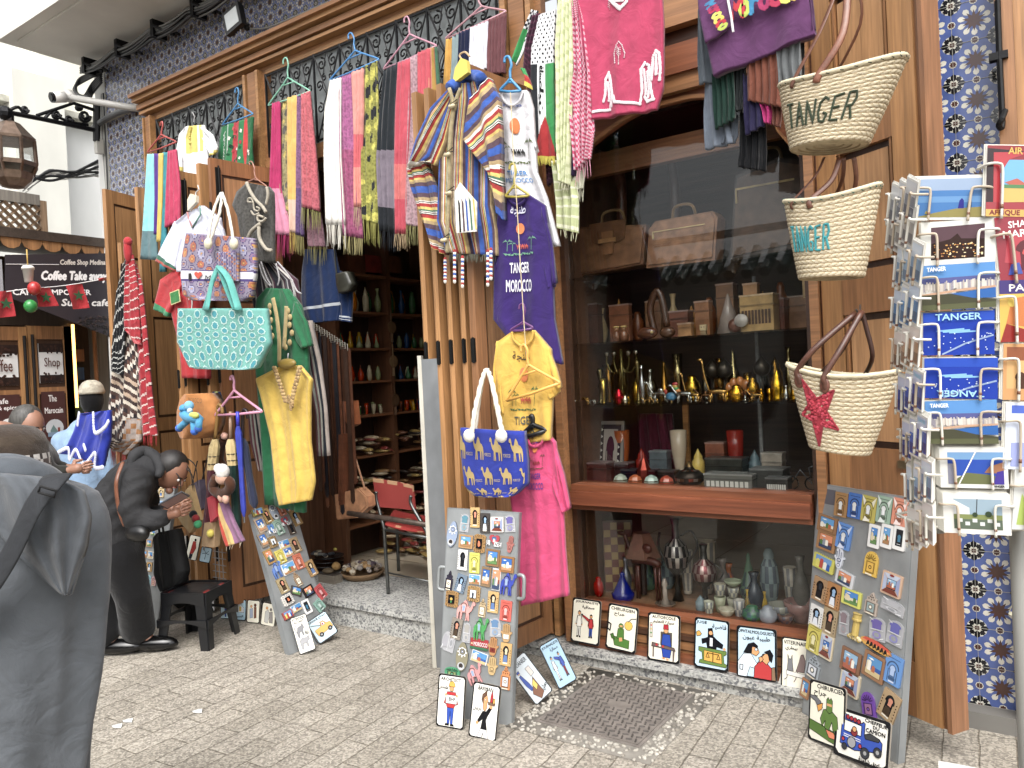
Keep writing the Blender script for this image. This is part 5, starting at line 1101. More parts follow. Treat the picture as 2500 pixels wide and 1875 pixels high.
def photo(x,y,w,h,k):
 a,b,c=SKYS[k%len(SKYS)];r=random.Random(k*7+3)
 o=[('r',a,x,y,w,h*.5),('r',b,x,y+h*.5,w,h*.22),('r',c,x,y+h*.72,w,h*.28)]
 for i in range(4):xx=x+w*r.uniform(.02,.75);yy=y+h*r.uniform(.3,.6);o.append(('p',r.choice(['#e9e4d6','#b5623a','#8a93a0','#d8c8a0','#4d7a3f']),[xx,y+h*.8,xx,yy,xx+w*.1,yy-h*.08,xx+w*.22,yy,xx+w*.22,y+h*.8]))
 o.append(('p','#eceff0',[x+w*.1,y+h*.14,x+w*.35,y+h*.1,x+w*.5,y+h*.16,x+w*.3,y+h*.2]))
 return o
def mag(F,key,col,u,v,w,h,rot,label,board_,k=0):
 n=F.N;o=F.o;c=PP(u,v,o,n);W=(PP(u+w/2,v,o,n)-PP(u-w/2,v,o,n)).length;H=abs((PP(u,v-h/2,o,n)-PP(u,v+h/2,o,n)).dot(F.Y))
 x=(c-o).dot(F.X);y=(c-o).dot(F.Y);f=F.sub(x,y,W,H,radians(rot));f.o=f.o+n*.0015;f.w=W;f.h=H
 m=MB();z=.007;dark=mixc(col,'#1c1410',.7);side=mixc(col,'#2a1c10',.45)
 it=[]
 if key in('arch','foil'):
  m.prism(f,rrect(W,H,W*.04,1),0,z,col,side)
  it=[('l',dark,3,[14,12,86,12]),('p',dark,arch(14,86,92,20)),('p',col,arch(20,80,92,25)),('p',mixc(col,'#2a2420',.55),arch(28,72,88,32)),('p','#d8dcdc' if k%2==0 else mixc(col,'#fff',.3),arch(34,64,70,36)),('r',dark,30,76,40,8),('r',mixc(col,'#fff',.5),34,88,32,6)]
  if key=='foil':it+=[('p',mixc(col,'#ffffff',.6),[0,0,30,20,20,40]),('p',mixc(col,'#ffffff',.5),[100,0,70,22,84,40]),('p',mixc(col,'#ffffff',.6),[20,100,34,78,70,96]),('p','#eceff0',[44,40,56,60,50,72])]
 elif key=='win':
  m.prism(f,rrect(W,H,W*.03,1),0,z,col,side)
  it=[('p','#17181c',arch(22,78,84,12)),('p',['#d8c49a','#8fb4d8','#d88a6a','#2a3038'][k%4],arch(40,66,50,22)),('p',['#1f2024','#5a7ab0','#d8dce4','#4a3a2a'][(k+1)%4],[30,84,36,54,64,54,70,84]),('r','#ece4d0',30,86,40,5)]
  for i in range(6):it+=[('c','#2a1c10',9,30+i*11,3.5,2),('c','#2a1c10',91,30+i*11,3.5,2)]
 elif key=='pic':
  m.prism(f,rrect(W,H,W*.03,1),0,z,col,side);it=[('r',dark,14,12,72,76)]+photo(16,14,68,72,k)
 elif key=='card':
  m.prism(f,rrect(W,H,W*.03,1),0,z*.6,'#d5d8da','#999');it=photo(6,6,88,88,k)
 elif key=='thin':
  m.prism(f,rrect(W,H,W*.08,2),0,z,'#e4e3e0','#aaa');it=[('r','#2a2c30',22,14,56,70)]+(photo(24,15,52,68,k)if k%3<2 else[('p','#3a7a9a',arch(36,64,66,36)),('l','#ddd',3,[36,76,64,76])])
 elif key=='orn':
  b=[]
  for i in range(28):
   a=2*pi*i/28;r=1+(.05 if i%2 else-.02);cx=cos(a);cy=sin(a);s=1/max(abs(cx),abs(cy));s=min(s,1.28)
   b.append((W/2+W*.47*r*cx*s,H/2+H*.47*r*cy*s))
  m.prism(f,b,0,z,col,side)
  for i in range(16):
   a=2*pi*i/16;cx=cos(a);cy=sin(a);s=min(1/max(abs(cx),abs(cy)),1.25);it.append(('c','#2c1a0c',50+40*cx*s,50+42*cy*s,3.2,2.6));it.append(('l','#5a3c1c',2,[50+33*cx*s,50+34*cy*s,50+37*cos(a+.14)*s,50+37*sin(a+.14)*s]))
  it+=[('r','#17151a',26,24,48,52)]+([('p','#d8794a',[40,60,42,34,56,38,62,60,50,68])]if k==0 else[('c','#d8a83a',50,48,10,8),('p','#3d8a4a',[44,58,56,58,54,72,46,72])]if k==1 else[('r','#d5dbe0',28,26,44,48),('p','#3a3f4a',arch(40,58,74,40)),('p','#e8e8ea',[58,74,60,44,70,40,70,74])])
 elif key=='camel':
  s=-1 if k==0 else 1;m.prism(f,[((W-p*W/.9)if k==0 else p*W/.9,q*H/.93)for p,q in CAMEL],0,z*1.3,col,side)
  xo=8 if k==0 else 30
  it=[('p',dark,arch(xo+10,xo+48,60,14)),('p',mixc(col,'#fff',.12),arch(xo+15,xo+43,60,20)),('p',['#8fa8c8','#c9b27a'][k],arch(xo+21,xo+37,56,28)),('l',dark,2.5,[xo+12,62,xo+12,92]),('l',dark,2.5,[xo+44,62,xo+46,92])];z=.0095
 elif key=='hamsa':
  m.prism(f,[(p*W,(1-(1-q))*H)for p,q in HAMSA],0,z*1.1,col,side)
  z=.008
  if k==1:it=[('r','#2a2a2e',26,56,48,26),('r','#e6e0d0',28,57,21,24),('r','#e6e0d0',51,57,21,24),('l','#222',2,[34,64,44,74]),('l','#222',2,[56,64,66,74])]
  elif k==2:it=[('r','#7a2a22',26,56,48,26),('c','#5a1a18',50,68,8)]
  elif k==3:it=[('c','#26396a',50,60,20,10),('c','#e6e6ea',50,60,12,6),('c','#26396a',50,60,5,3),('c','#26396a',50,82,14,9),('c','#e8e8ea',50,83,9,6),('l','#26396a',5,[30,20,30,46]),('l','#26396a',5,[50,8,50,46]),('l','#26396a',5,[70,20,70,46])]
  else:it=[('c',dark,50,66,18,10),('c',col,50,66,13,7),('r',dark,30,78,40,3)]
  if k!=3:it+=[('l',dark,4,[33,12,33,48]),('l',dark,4,[50,6,50,48]),('l',dark,4,[67,12,67,48])]
 elif key=='oval':
  m.prism(f,[(W/2+W*.5*cos(a*pi/12)*(1 if sin(a*pi/12)<.3 else.82),H/2+H*.5*sin(a*pi/12))for a in range(24)],0,z,col,'#2a2c30')
  it=[('c','#d9dde0',50,32,30),('c',dark,50,32,24),('c',col,50,32,18),('c','#2f4f8f',50,32,10),('c','#e4e6e8',50,32,5)]
  for i in range(8):a=i*pi/4;it.append(('c','#e6e6e2',50+34*cos(a),34+15*sin(a),6))
  it+=[('c','#b9bcbe',50,82,30),('c','#3a3230',50,80,18),('c','#c9cccc',50,90,12,4)]
 elif key=='love':
  m.prism(f,[(HEART[i]*W*.0075+W*.13,H-HEART[i+1]*H*.0085)for i in range(0,len(HEART),2)],0,z,col,side)
  it=[('p','#3a6a9a',[36,20,62,20,66,44,34,44]),('p','#d8e4ea',[44,34,56,34,58,60,42,60]),('p','#e6e6e6',[0,52,24,52,24,90,0,90]),('p','#e6e6e6',[52,56,100,56,100,92,52,92]),('t','#111','L',3,54,18,34),('t','#111','VE',55,58,42,30)]
 elif key=='lantern':
  m.prism(f,[(.08*W,0),(.92*W,0),(.92*W,.58*H),(.8*W,.62*H),(.84*W,.74*H),(.66*W,.8*H),(.6*W,.92*H),(.5*W,H),(.4*W,.92*H),(.34*W,.8*H),(.16*W,.74*H),(.2*W,.62*H),(.08*W,.58*H)],0,z,col,side)
  for i,(a,b)in enumerate(((50,12),(40,20),(60,20),(50,22),(32,30),(68,30),(50,32))):it.append(('c',dark,a,b,5,3.5))
  it+=[('r',dark,18,44,64,48),('r',['#e8dcc4','#c9cdd4','#6a4a8a','#8aa0a0'][k%4],26,48,48,38),('c',dark,50,66,14),('c','#e9e2d0',50,66,8),('r','#e9dcc0',24,93,52,5)]
 elif key=='dome':
  m.prism(f,[(0,0),(W,0),(W,H*.62)]+[(W/2+W/2*cos(a*pi/8),H*.62+H*.38*sin(a*pi/8))for a in range(1,8)]+[(0,H*.62)],0,z,col,side)
  for i in range(7):a=pi*(i+.5)/7;it.append(('l',dark,6,[50+14*cos(a),36-6*sin(a),50+38*cos(a),36-24*sin(a)]))
  it+=[('r',dark,18,42,64,46),('r',mixc(col,'#d89a1a',.3),26,46,48,38),('c','#3a2a1a',50,65,12),('c',col,50,65,7),('r','#e6dcc0',20,92,50,6)]
 elif key=='surf':
  m.prism(f,[(W/2+W/2*cos(a*pi/10),H/2+H/2*sin(a*pi/10)*(.9 if cos(a*pi/10)<0 else.8))for a in range(20)],0,z,'#d9a02a','#5a3a1a')
  it=[('p','#cf4a30',[14,18,50,4,86,20,94,40,6,40]),('p','#e08a3a',[6,40,94,40,97,55,3,55]),('p','#1a1a1a',[10,80,50,97,88,82,60,84,30,82])]
  for i in range(6):it.append(('p','#151515',[20+i*11,78,22+i*11,40,26+i*11,30,29+i*11,44,31+i*11,78,28+i*11,60]))
 elif key=='tower':
  m.lathe(f.p(W/2,H*.18,.008),[(W*.22,0),(W*.2,H*.55),(W*.3,H*.56),(W*.3,H*.62),(W*.26,H*.64),(W*.26,H*.78),(W*.3,H*.82)],col,10,ax=f.Y)
  for i in range(14):m.ball(f.p(W*(.08+.065*i),H*(.06+.08*((i*7)%3)/2),.008),(.009,.008,.008),mixc(col,'#fff',.2*(i%2)),6,5)
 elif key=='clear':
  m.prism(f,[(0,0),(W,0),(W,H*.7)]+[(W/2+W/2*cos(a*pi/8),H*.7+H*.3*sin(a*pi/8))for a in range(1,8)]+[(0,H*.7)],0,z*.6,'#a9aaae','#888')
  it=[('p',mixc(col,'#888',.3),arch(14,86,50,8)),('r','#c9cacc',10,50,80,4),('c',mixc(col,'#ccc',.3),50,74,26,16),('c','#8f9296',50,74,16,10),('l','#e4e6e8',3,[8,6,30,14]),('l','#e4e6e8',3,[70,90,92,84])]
 elif key=='kiosk':
  m.prism(f,rrect(W,H,W*.05,1),0,z,col,side);it=[('p','#b9c4d8',[10,8,90,8,72,28,28,28]),('p','#8f9ac0',[90,10,92,90,74,70,74,30]),('p','#a8b4d0',[8,10,26,30,26,70,8,88]),('r','#2a3038',28,28,46,44)]+photo(30,30,42,38,k)+[('p','#7a3a2a',[8,90,28,72,72,72,92,92]),('c','#8a3030',50,12,12,5)]
 elif key=='text':
  m.prism(f,rrect(W,H,W*.02,1),0,z*.7,'#aa2e35','#666');it=[('r','#2c6a48',0,76,100,24),('t','#e9dede','MOROCCO',20,30,76,38),('s','#dcd2a0',10,50,7,3,5)]
 elif key=='scene':
  m.prism(f,rrect(W,H,W*.04,2),0,z*1.4,col,side);it=[('r','#6a9ad0',12,8,76,40)]+[('p',c,[x,88,x,y,x+8,y-8,x+16,y,x+16,88])for x,y,c in((16,40,'#d8cf4a'),(34,30,'#c04a3a'),(52,44,'#e6e2d4'),(68,50,'#2a5fb0'))];z=.0105
 draw(m,f,it,z+.0004,.00016)
 tag(m.obj('fridge_magnet','gloss',origin=f.p(W/2,H/2)),label,'magnet',board_)
GC='magnets on the central board';GR='magnets on the right board';GL_='magnets on the board leaning sideways';GH='magnets on the half hidden board'
def Z(ox,oy,s,F,grp,rows,tail):
 for r in rows:
  key,col,x,y,w,h,rot,lab=r[:8];k=r[8]if len(r)>8 else 0
  mag(F,key,col,ox+x/s,oy+y/s,w/s,h/s,rot,lab+tail,grp,k)
TANW,GLD,BRN='#b58a55','#c9a25e','#8f6a42'
Z(1080,1180,5.184,FC,GC,[('oval','#8fa0bc',135,640,130,330,-8,'blue mandala bottle opener at the top left corner'),('clear','#2a8fa8',290,500,115,230,-4,'teal arched plastic magnet in the top row'),('win',GLD,422,430,118,255,2,'gold window magnet sticking up over the top edge',2),('win','#4a4644',548,500,120,250,2,'dark grey window magnet in the top row',1),('kiosk','#d8d0c8',700,520,165,195,3,'white framed sunset magnet in the top row',5),('clear','#5a4ab0',862,510,130,215,6,'clear arch magnet with violet flowers at the top right'),('pic',TANW,305,735,175,170,-2,'wooden frame magnet with a white camel in the second row',1),('orn','#a87f45',480,760,150,240,-3,'ornate brass frame magnet with an orange landscape',0),('love','#b8404a',665,725,190,165,-3,'heart magnet with the word LOVE'),('hamsa','#b06a62',868,770,100,220,-8,'wrapped reddish hand magnet at the right of LOVE'),('win','#dcdad6',265,965,120,260,-2,'white arched magnet with a brown map in the third row',3),('arch','#cfca3e',415,1005,128,260,1,'yellow arch magnet in the third row',1),('pic',BRN,645,940,170,215,-3,'brown frame magnet with a blue bay in the third row',0),('pic','#9a6a38',822,1025,185,205,-2,'brown frame magnet with white houses in the third row',2),('lantern','#3a3648',95,1225,105,250,-6,'dark lattice topped magnet at the left edge'),('win','#6f8296',240,1265,125,235,-14,'tilted grey blue magnet with a striped sail',1),('card','#ddd',415,1215,145,130,0,'small clear magnet with white and blue houses',1),('pic','#8a6f4e',560,1180,120,250,-4,'narrow brown frame magnet with a blue street',2),('card','#ddd',690,1215,105,280,-3,'tall wrapped magnet with red flowers and a signboard',5),('camel','#3c4cb0',845,1270,195,290,-4,'royal blue camel magnet'),('orn','#a87f45',130,1460,165,215,-3,'ornate brass frame magnet with a yellow mushroom shape',1),('orn','#b08a50',405,1395,165,205,-3,'ornate brass frame magnet with a white doorway',2),('camel','#d99a94',310,1600,220,260,-6,'pink camel magnet in the middle left'),('lantern','#bfa67a',515,1570,105,240,-4,'pale gold lattice topped magnet beside the pink camel'),('win',GLD,650,1500,135,270,-2,'gold window magnet with dark opening in the middle',0),('arch','#d65a4c',812,1610,140,260,-3,'coral red arch magnet at the right edge',1),],' of the central board')
Z(1080,1480,5.184,FC,GC,[('win','#8d8478',185,280,135,270,-8,'grey brown arched mirror magnet below the pink camel',2),('clear','#a9a59c',315,330,95,260,-3,'clear bottle shaped magnet'),('camel','#3a9a4a',500,285,190,290,0,'green camel magnet',0),('clear','#3a80b8',675,265,140,240,4,'clear round arch magnet with a blue view'),('hamsa','#b89058',818,335,150,240,0,'tan hand magnet with tiny white doors',1),('clear','#a8a8b0',85,445,215,190,78,'clear wrapped tag sticking out at the left edge'),('oval','#8a8468',258,635,150,375,-4,'olive mandala bottle opener in the lower left'),('text','#b33',475,478,225,135,-2,'red and green magnet reading MOROCCO'),('hamsa','#b8824a',650,505,145,240,-4,'tan hand magnet with a dark red door',2),('win','#c9a05a',810,605,140,290,-3,'gold window magnet with black arch low on the right',0),('card','#ddd',475,645,205,150,-12,'wrapped white magnet with blue writing',4),('hamsa','#c4a468',640,750,145,240,-4,'light tan hand magnet with a round eye',0),('camel','#d39090',430,850,220,250,24,'tilted pink camel magnet just above BARMAN'),('lantern','#d98a4a',808,900,140,300,-2,'orange lattice topped magnet with open door at the lower right',1),('dome','#3f9a6a',135,830,190,130,0,'round green and white dome magnet peeking over ARCHITECT'),],' of the central board')
Z(1960,1180,5.184,FR,GR,[('arch','#a87d48',500,270,160,310,-2,'tan arch magnet in the top row',0),('arch','#3f72c0',675,285,170,320,-2,'blue arch magnet in the top row',0),('foil','#b9ac3e',850,325,185,335,-4,'mustard yellow wrapped arch magnet in the top row',0),('foil','#8fae98',1045,335,185,345,-4,'sea green wrapped arch magnet in the top row',0),('foil','#d8886a',1245,365,190,350,-4,'salmon wrapped arch magnet in the top row',0),('pic','#9a6f48',325,520,245,220,-6,'wide brown frame magnet with a white camel',1),('pic','#a87a4c',310,735,230,240,-6,'wide brown wrapped frame magnet below the white camel one',5),('foil','#5a90d8',535,670,180,330,-7,'sky blue wrapped arch magnet',0),('thin','#eee',920,670,145,300,-3,'white framed magnet with a lighthouse',0),('thin','#eee',1080,670,150,305,-4,'white framed magnet with beige houses',1),('thin','#eee',1240,695,155,310,-3,'white framed magnet with a black ground',2),('hamsa','#d5dbe6',480,945,130,270,-3,'white and blue hand magnet',3),('scene','#c9c43a',285,1010,260,190,-9,'yellow town scene magnet at the left edge'),('pic','#c9ccd0',545,1205,225,190,-10,'white patterned frame magnet with a red centre',5),('dome','#dcb01e',880,1015,165,315,-5,'bright yellow domed door magnet'),('kiosk','#cfa98a',1140,1280,250,300,-6,'kiosk shaped magnet with mirrored sides on the right',3),('win','#a8835a',230,1345,170,310,-8,'tan arched magnet at the left edge in the middle',3),('win','#b07a42',400,1430,170,340,-6,'orange brown arch magnet with a sea view',1),('pic','#cfd046',630,1450,240,210,-3,'lime yellow frame magnet with green trees',0),('lantern','#b9a99a',885,1520,180,290,-5,'pale lattice topped magnet with a doorway',3),('clear','#b9bac0',1150,1560,290,170,-9,'silvery wrapped tag on the right'),],' of the right board')
Z(1960,1480,5.184,FR,GR,[('win','#d9d8d4',185,130,160,290,-6,'white arch magnet with blue tower view',1),('win','#a8926c',355,190,175,360,-6,'tan arch magnet with a grey map',2),('clear','#8a6f78',535,210,125,320,3,'clear bottle magnet with mauve glitter'),('tower','#b59a3a',695,260,160,360,-6,'golden tower shaped metal magnet'),('clear','#5a3fb0',955,290,200,300,4,'clear arch magnet with violet bougainvillea reading TANGER'),('clear','#4a4ab8',1180,340,200,320,-6,'clear arch magnet with blue gate on the right'),('arch','#cfc03a',155,415,165,350,-6,'yellow arch magnet at the left edge',1),('kiosk','#d8c8a4',310,505,165,330,-6,'cream magnet with a red and blue ornament',2),('surf','#e0a030',945,510,400,165,-9,'sunset surfboard magnet with black camel riders'),('lantern','#9aa2a8',150,760,190,320,-10,'grey lattice topped magnet at the lower left',1),('pic','#8a5f40',620,700,240,310,-6,'brown frame magnet with a pink town',3),('pic','#9a6c45',915,765,265,340,-8,'brown frame magnet with a blue beach',4),('arch','#5a94d8',1160,805,210,390,-7,'light blue arch magnet low on the right',1),('kiosk','#d9c9a8',610,975,235,310,-6,'kiosk magnet with a sunset town',5),('dome','#7a4ab0',845,1250,165,330,14,'violet domed door magnet'),('win','#b5966a',1105,1260,210,400,-18,'tilted sandy arch magnet at the lower right',2),('pic','#a8744a',45,1040,100,250,-8,'brown frame magnet half hidden behind the CHIRURCIEN plaque',4),],' of the right board')
Z(560,1160,5.184,FL,GL_,[('scene','#8a7a3a',350,470,160,90,10,'green palm letter magnet at the top left'),('win','#a08048',470,520,105,190,14,'old gold arch magnet near the top',2),('oval','#8a94a4',550,460,105,240,10,'grey mandala bottle opener at the top'),('arch','#d07a58',650,440,85,160,12,'orange arch magnet at the top right',1),('pic','#8a7a50',745,430,90,90,40,'small olive frame magnet at the top right corner',2),('win','#a8854e',835,545,110,200,14,'gold arch magnet with blue view at the right',1),('pic','#a89078',390,635,120,190,14,'tan frame magnet with an oval blue print',2),('love','#5a8ac8',525,690,120,140,10,'blue and white heart magnet'),('arch','#8aa898',615,660,105,200,14,'sea green arch magnet',1),('love','#b84a50',700,590,130,130,14,'LOVE heart magnet'),('win','#5a4c44',780,680,80,150,8,'dark brown small magnet',3),('pic','#8a7a68',425,825,110,180,14,'brown frame magnet with an oval blue print',2),('orn','#9a7f52',540,850,120,150,10,'ornate magnet with a white goat',2),('win','#a88f68',825,890,120,200,12,'sandy arch magnet in the middle',2),('card','#ccc',690,880,140,110,8,'wrapped magnet with blue sea',4),('card','#ccc',740,980,110,120,8,'small magnet with a blue boat',2),('pic','#a8803e',500,1035,110,190,14,'gold frame magnet with crossed arches',5),('arch','#cfc03c',640,1035,110,180,12,'yellow arch magnet in the middle',1),('arch','#d07050',870,1095,110,200,8,'orange arch magnet right of the middle',1),('card','#ccc',745,1180,180,150,10,'wide wrapped magnet with a beach',1),('camel','#5a80c8',600,1200,140,210,10,'light blue camel magnet',0),('win','#a88450',1030,1180,110,210,14,'gold window magnet at the right edge',0),('lantern','#a88a68',850,1315,90,200,14,'pale lattice topped magnet'),('win','#a89468',670,1400,120,200,12,'tan arch magnet with a white door',2),('pic','#4a4440',840,1470,140,120,-25,'dark tilted magnet'),('pic','#2a2628',995,1470,140,140,14,'black magnet with golden circles',5),('arch','#b84a4c',1145,1480,110,190,24,'red arch magnet at the right edge',1),('orn','#d8d4cc',730,1580,150,150,12,'white frame magnet with a gold map',0)],' of the sideways leaning board')
Z(620,1235,2.592,FL,GL_,[('thin','#eee',330,640,50,95,10,'white arch magnet low in the middle',2),('card','#ccc',265,648,70,50,12,'blue rectangular magnet low in the middle',4),('scene','#b04a40',210,690,66,52,12,'red town scene magnet at the bottom'),('arch','#7fa89a',410,630,55,80,28,'sea green arch magnet at the lower right',1)],' of the sideways leaning board')
hh_=[('pic','#b08a60',570,755,72,95,'orange sunset',5),('pic','#b08a60',655,755,72,95,'blue tower',0),('scene','#4a8a5a',430,860,70,90,'green palm',0),('card','#ccc',505,885,75,80,'grey town',1),('pic','#b08a60',595,890,75,90,'white tower',1),('pic','#cfc8b8',672,905,72,100,'blue harbour',4),('dome','#cfb42c',455,985,56,110,'yellow domed',0),('dome','#cf5a5c',515,1030,62,120,'pink domed',0),('dome','#8fc4d0',580,1035,62,130,'pale blue domed',0),('win','#b5925c',655,1055,70,120,'tan map',1),('dome','#cf4a40',520,1180,50,100,'red domed',0),('dome','#cfb42c',590,1200,58,120,'lower yellow domed',0),('dome','#8fc4d0',648,1220,58,120,'lower pale blue domed',0),('dome','#d8a8a8',710,1235,56,120,'lower rose domed',0),('win','#cdb27c',805,120,70,110,'cream window',0),('card','#ccc',808,260,72,80,'white village',1),('win','#cdb27c',812,20,70,80,'topmost cream window',3),('win','#c9c0a8',742,150,50,110,'narrow cream',0),('orn','#8a8270',725,270,60,70,'round grey ornate',1),('card','#ccc',690,545,50,90,'bright blue',4),('card','#ccc',700,625,60,60,'green and white',0)]
for key,col,x,y,w,h,lb,k in hh_:mag(FH,key,col,240+x/5.184,1180+y/5.184,w/5.184,h/5.184,3,lb+' magnet of the board half hidden behind the bending woman',GH,k)
plaque('white plaque reading ARCHITECT with a man in yellow helmet holding a plan',Ta,(1150,1390),(1325,1422),(1185,1060),0,(.18,-.97,.2),'#e9e6dc',[('t','#141414','ARCHITECT',10,6,72,6),('t','#141414','مهندس',4,22,34,8),('P','#2350b8',[38,62,62,62,60,92,52,92,50,68,48,92,40,92]),('p','#141414',[34,92,48,92,48,96,32,96]),('p','#141414',[52,92,64,92,66,96,52,96]),('P','#c2242a',[36,32,66,32,76,54,66,56,62,62,38,62,34,56,26,54]),('C',SK,51,26,8),('P','#dca81c',[40,22,44,13,54,11,62,16,64,22]),('P','#e9e8e4',[32,38,72,38,72,54,32,54]),('t','#333','BHF',44,42,22,7),('c',SK,32,38,4),('c',SK,71,38,4)])
plaque('white plaque reading BARMAN with a waiter in black carrying bottles',Ta,(1355,1455),(1530,1498),(1400,1110),0,(.18,-.97,.22),'#e9e6dc',[('t','#141414','BARMAN',20,6,54,7),('t','#141414','بارمان',8,42,30,10),('P','#15161a',[44,50,56,50,70,38,76,42,62,58,58,66,64,82,42,82,46,64,32,72,28,68]),('P',SK,[42,20,54,20,60,30,56,36,58,42,52,50,44,46]),('P','#6a4a38',[36,30,38,20,46,16,52,10,54,20,44,26,42,36]),('C','#e6e2da',50,29,2.6),('P','#7a5a44',[60,32,86,32,84,37,62,37]),('P','#b8242a',[68,20,72,10,76,20,76,32,67,32]),('P','#d2a21e',[78,24,84,24,84,33,77,33]),('c',SK,72,40,6,3),('c',SK,28,72,5),('P','#d8d8d8',[42,82,64,82,72,97,56,97,53,88,48,97,32,97])])
plaque('plaque reading ATTENTION AU CHAT with two grey cats, leaning on the sideways board',Ta,(290,945),(395,905),(215,718),0,(.75,-.5,.34),'#dcd9cc',[('t','#141414','ATTENTION',10,4,72,7),('t','#141414','AU CHAT',18,13,56,6),('P','#7b7b7e',[20,44,30,30,50,28,62,22,66,34,56,40,58,54,50,54,46,42,34,46,30,58,22,56]),('l','#7b7b7e',4,[20,42,10,30,24,24]),('P','#9a9a9c',[22,66,40,60,64,62,78,58,80,68,66,72,66,86,58,86,54,74,38,76,32,90,24,88]),('t','#141414','قطة',64,42,20,12)])
plaque('light blue plaque reading DEPANAGE with a yellow tow truck',Ta,(415,880),(537,795),(350,728),0,(.75,-.45,.4),'#b7d2dd',[('t','#141414','DEPANAGE',6,6,46,9),('t','#141414','ديبناج',56,5,34,12),('P','#d6a01e',[14,46,46,44,50,28,66,28,74,42,92,46,94,68,18,72]),('P','#c9dbe0',[52,32,64,32,68,44,52,44]),('C','#1c1c1e',32,72,10),('c','#999',32,72,4),('C','#1c1c1e',78,68,10),('c','#999',78,68,4),('l','#333',3,[10,22,46,40]),('c','#a82a2a',58,38,4)])
plaque('large cream plaque reading CHIRURCIEN with a surgeon in green and a lamp',Tc,(290,1470),(520,1560),(308,1092),.0,(-.5,-.83,.22),CRM,[('t','#141414','CHIRURCIEN',22,5,74,7),('t','#141414','جراح',14,14,34,12),('P','#4d7020',[4,66,40,70,94,78,94,96,60,92,4,82]),('P','#567a28',[42,44,60,40,80,50,84,72,70,74,66,60,58,76,46,72,48,60,40,72,34,60]),('P','#567a28',[50,26,54,22,58,26,62,22,66,26,66,44,58,48,50,44]),('r',SK,51,32,14,4),('P','#6a6a70',[4,26,20,26,34,32,40,42,26,42,18,34,4,30]),('P','#d8921e',[24,40,40,34,38,44,28,50]),('P','#dd7a4e',[50,74,72,76,82,86,60,86])])
plaque('large white plaque reading CHEFFEUR DU CAMION with a blue lorry',Tc,(450,1565),(795,1700),(450,1258),.0,(-.5,-.83,.3),'#e8e5da',[('t','#141414','CHEFFEUR',55,8,40,7,-3),('t','#141414','DU',70,17,11,6),('t','#141414','CAMION',58,25,34,8),('P','#2a50b4',[14,8,20,10,22,16,50,20,52,16,56,18,56,40,84,42,88,46,88,66,60,72,40,78,12,72]),('P','#e4e4de',[18,22,50,25,50,46,18,44]),('P','#3a3c40',[56,40,66,34,84,40,82,46,58,48]),('p','#e6e6e6',[18,50,50,53,50,54.5,18,51.5]),('p','#e6e6e6',[18,54,50,57,50,58.5,18,55.5]),('C','#9a9a9e',34,64,8),('C','#c23040',18,62,3),('C','#c23040',50,66,3),('C','#a82434',24,15,3.4),('C','#a82434',31,16,3.4),('C','#a82434',38,17,3.4),('C','#a82434',45,18,3.4),('C','#8a2a30',38,42,6),('C',SK,38,36,4),('C','#33363c',60,76,8),('c','#999',60,76,3),('C','#33363c',82,66,7),('c','#999',82,66,3),('C','#33363c',22,76,5),('t','#141414','سائق شاحنة',50,86,44,10)])
plaque('black and white portrait plaque of a man with moustache, seen through the stool',(0,1235),(1295,675),(1360,672),(1292,545),0,(.3,-.95,.1),'#d9d9d9',[('p','#141414',[30,60,28,30,40,14,64,12,80,26,78,44,70,34,44,34,40,62]),('P','#e9e9e9',[42,36,70,36,72,60,58,74,44,62],2),('p','#141414',[48,58,66,58,70,62,46,62]),('l','#141414',3,[47,45,54,45]),('l','#141414',3,[62,45,69,45]),('p','#141414',[18,96,34,76,48,70,56,80,70,72,88,84,90,96]),('p','#e9e9e9',[50,76,56,82,62,76,58,96])],grp='plaques under the left door leaves')
plaque('pale blue plaque with red and blue figure under the left leaves',(0,1235),(1395,715),(1462,715),(1400,585),0,(.2,-.97,.15),'#b8d6e4',[('P','#2a50b0',[40,50,56,50,56,90,44,90]),('P','#c03038',[38,24,60,24,60,50,40,50]),('C',SK,50,16,8)],grp='plaques under the left door leaves')
plaque('pale blue plaque with a white house and yellow windows',(0,1235),(1462,722),(1555,728),(1478,590),0,(.2,-.97,.15),'#a9cfe2',[('P','#dfe4e8',[14,62,14,40,50,14,86,40,86,62]),('r','#dcb52a',32,34,14,22),('r','#dcb52a',54,34,14,22),('t','#141414','السينما',16,74,66,12)],grp='plaques under the left door leaves')
plaque('cream plaque with a brown haired couple under the left leaves',(0,1235),(1560,738),(1640,745),(1580,595),0,(.2,-.97,.15),CRM,[('P','#7a4a34',[56,30,74,30,76,76,58,80]),('C','#5a3424',64,22,10),('P','#9aa8c0',[22,40,46,36,50,76,26,80]),('C',SK,34,28,8)],grp='plaques under the left door leaves')
plaque('cream plaque with a bride figure at the left of the sideways board',(620,1235),(40,752),(130,770),(72,610),0,(.2,-.97,.15),CRM,[('P','#b9b9b4',[26,40,46,30,60,50,50,88,26,84]),('P','#8f8a86',[56,40,76,36,84,84,60,84]),('C',SK,36,24,8),('C','#77706a',64,28,8)],grp='plaques under the left door leaves')
plaque('cream plaque with a figure in a red coat standing on the low ledge',(0,1235),(1172,335),(1240,350),(1205,180),.43,(.3,-.93,.2),CRM,[('P','#a8281f',[40,24,66,24,78,50,60,74,30,76]),('P','#20242c',[30,76,60,76,54,96,28,96]),('C','#2a1a14',58,18,9)],grp='plaques under the left door leaves')
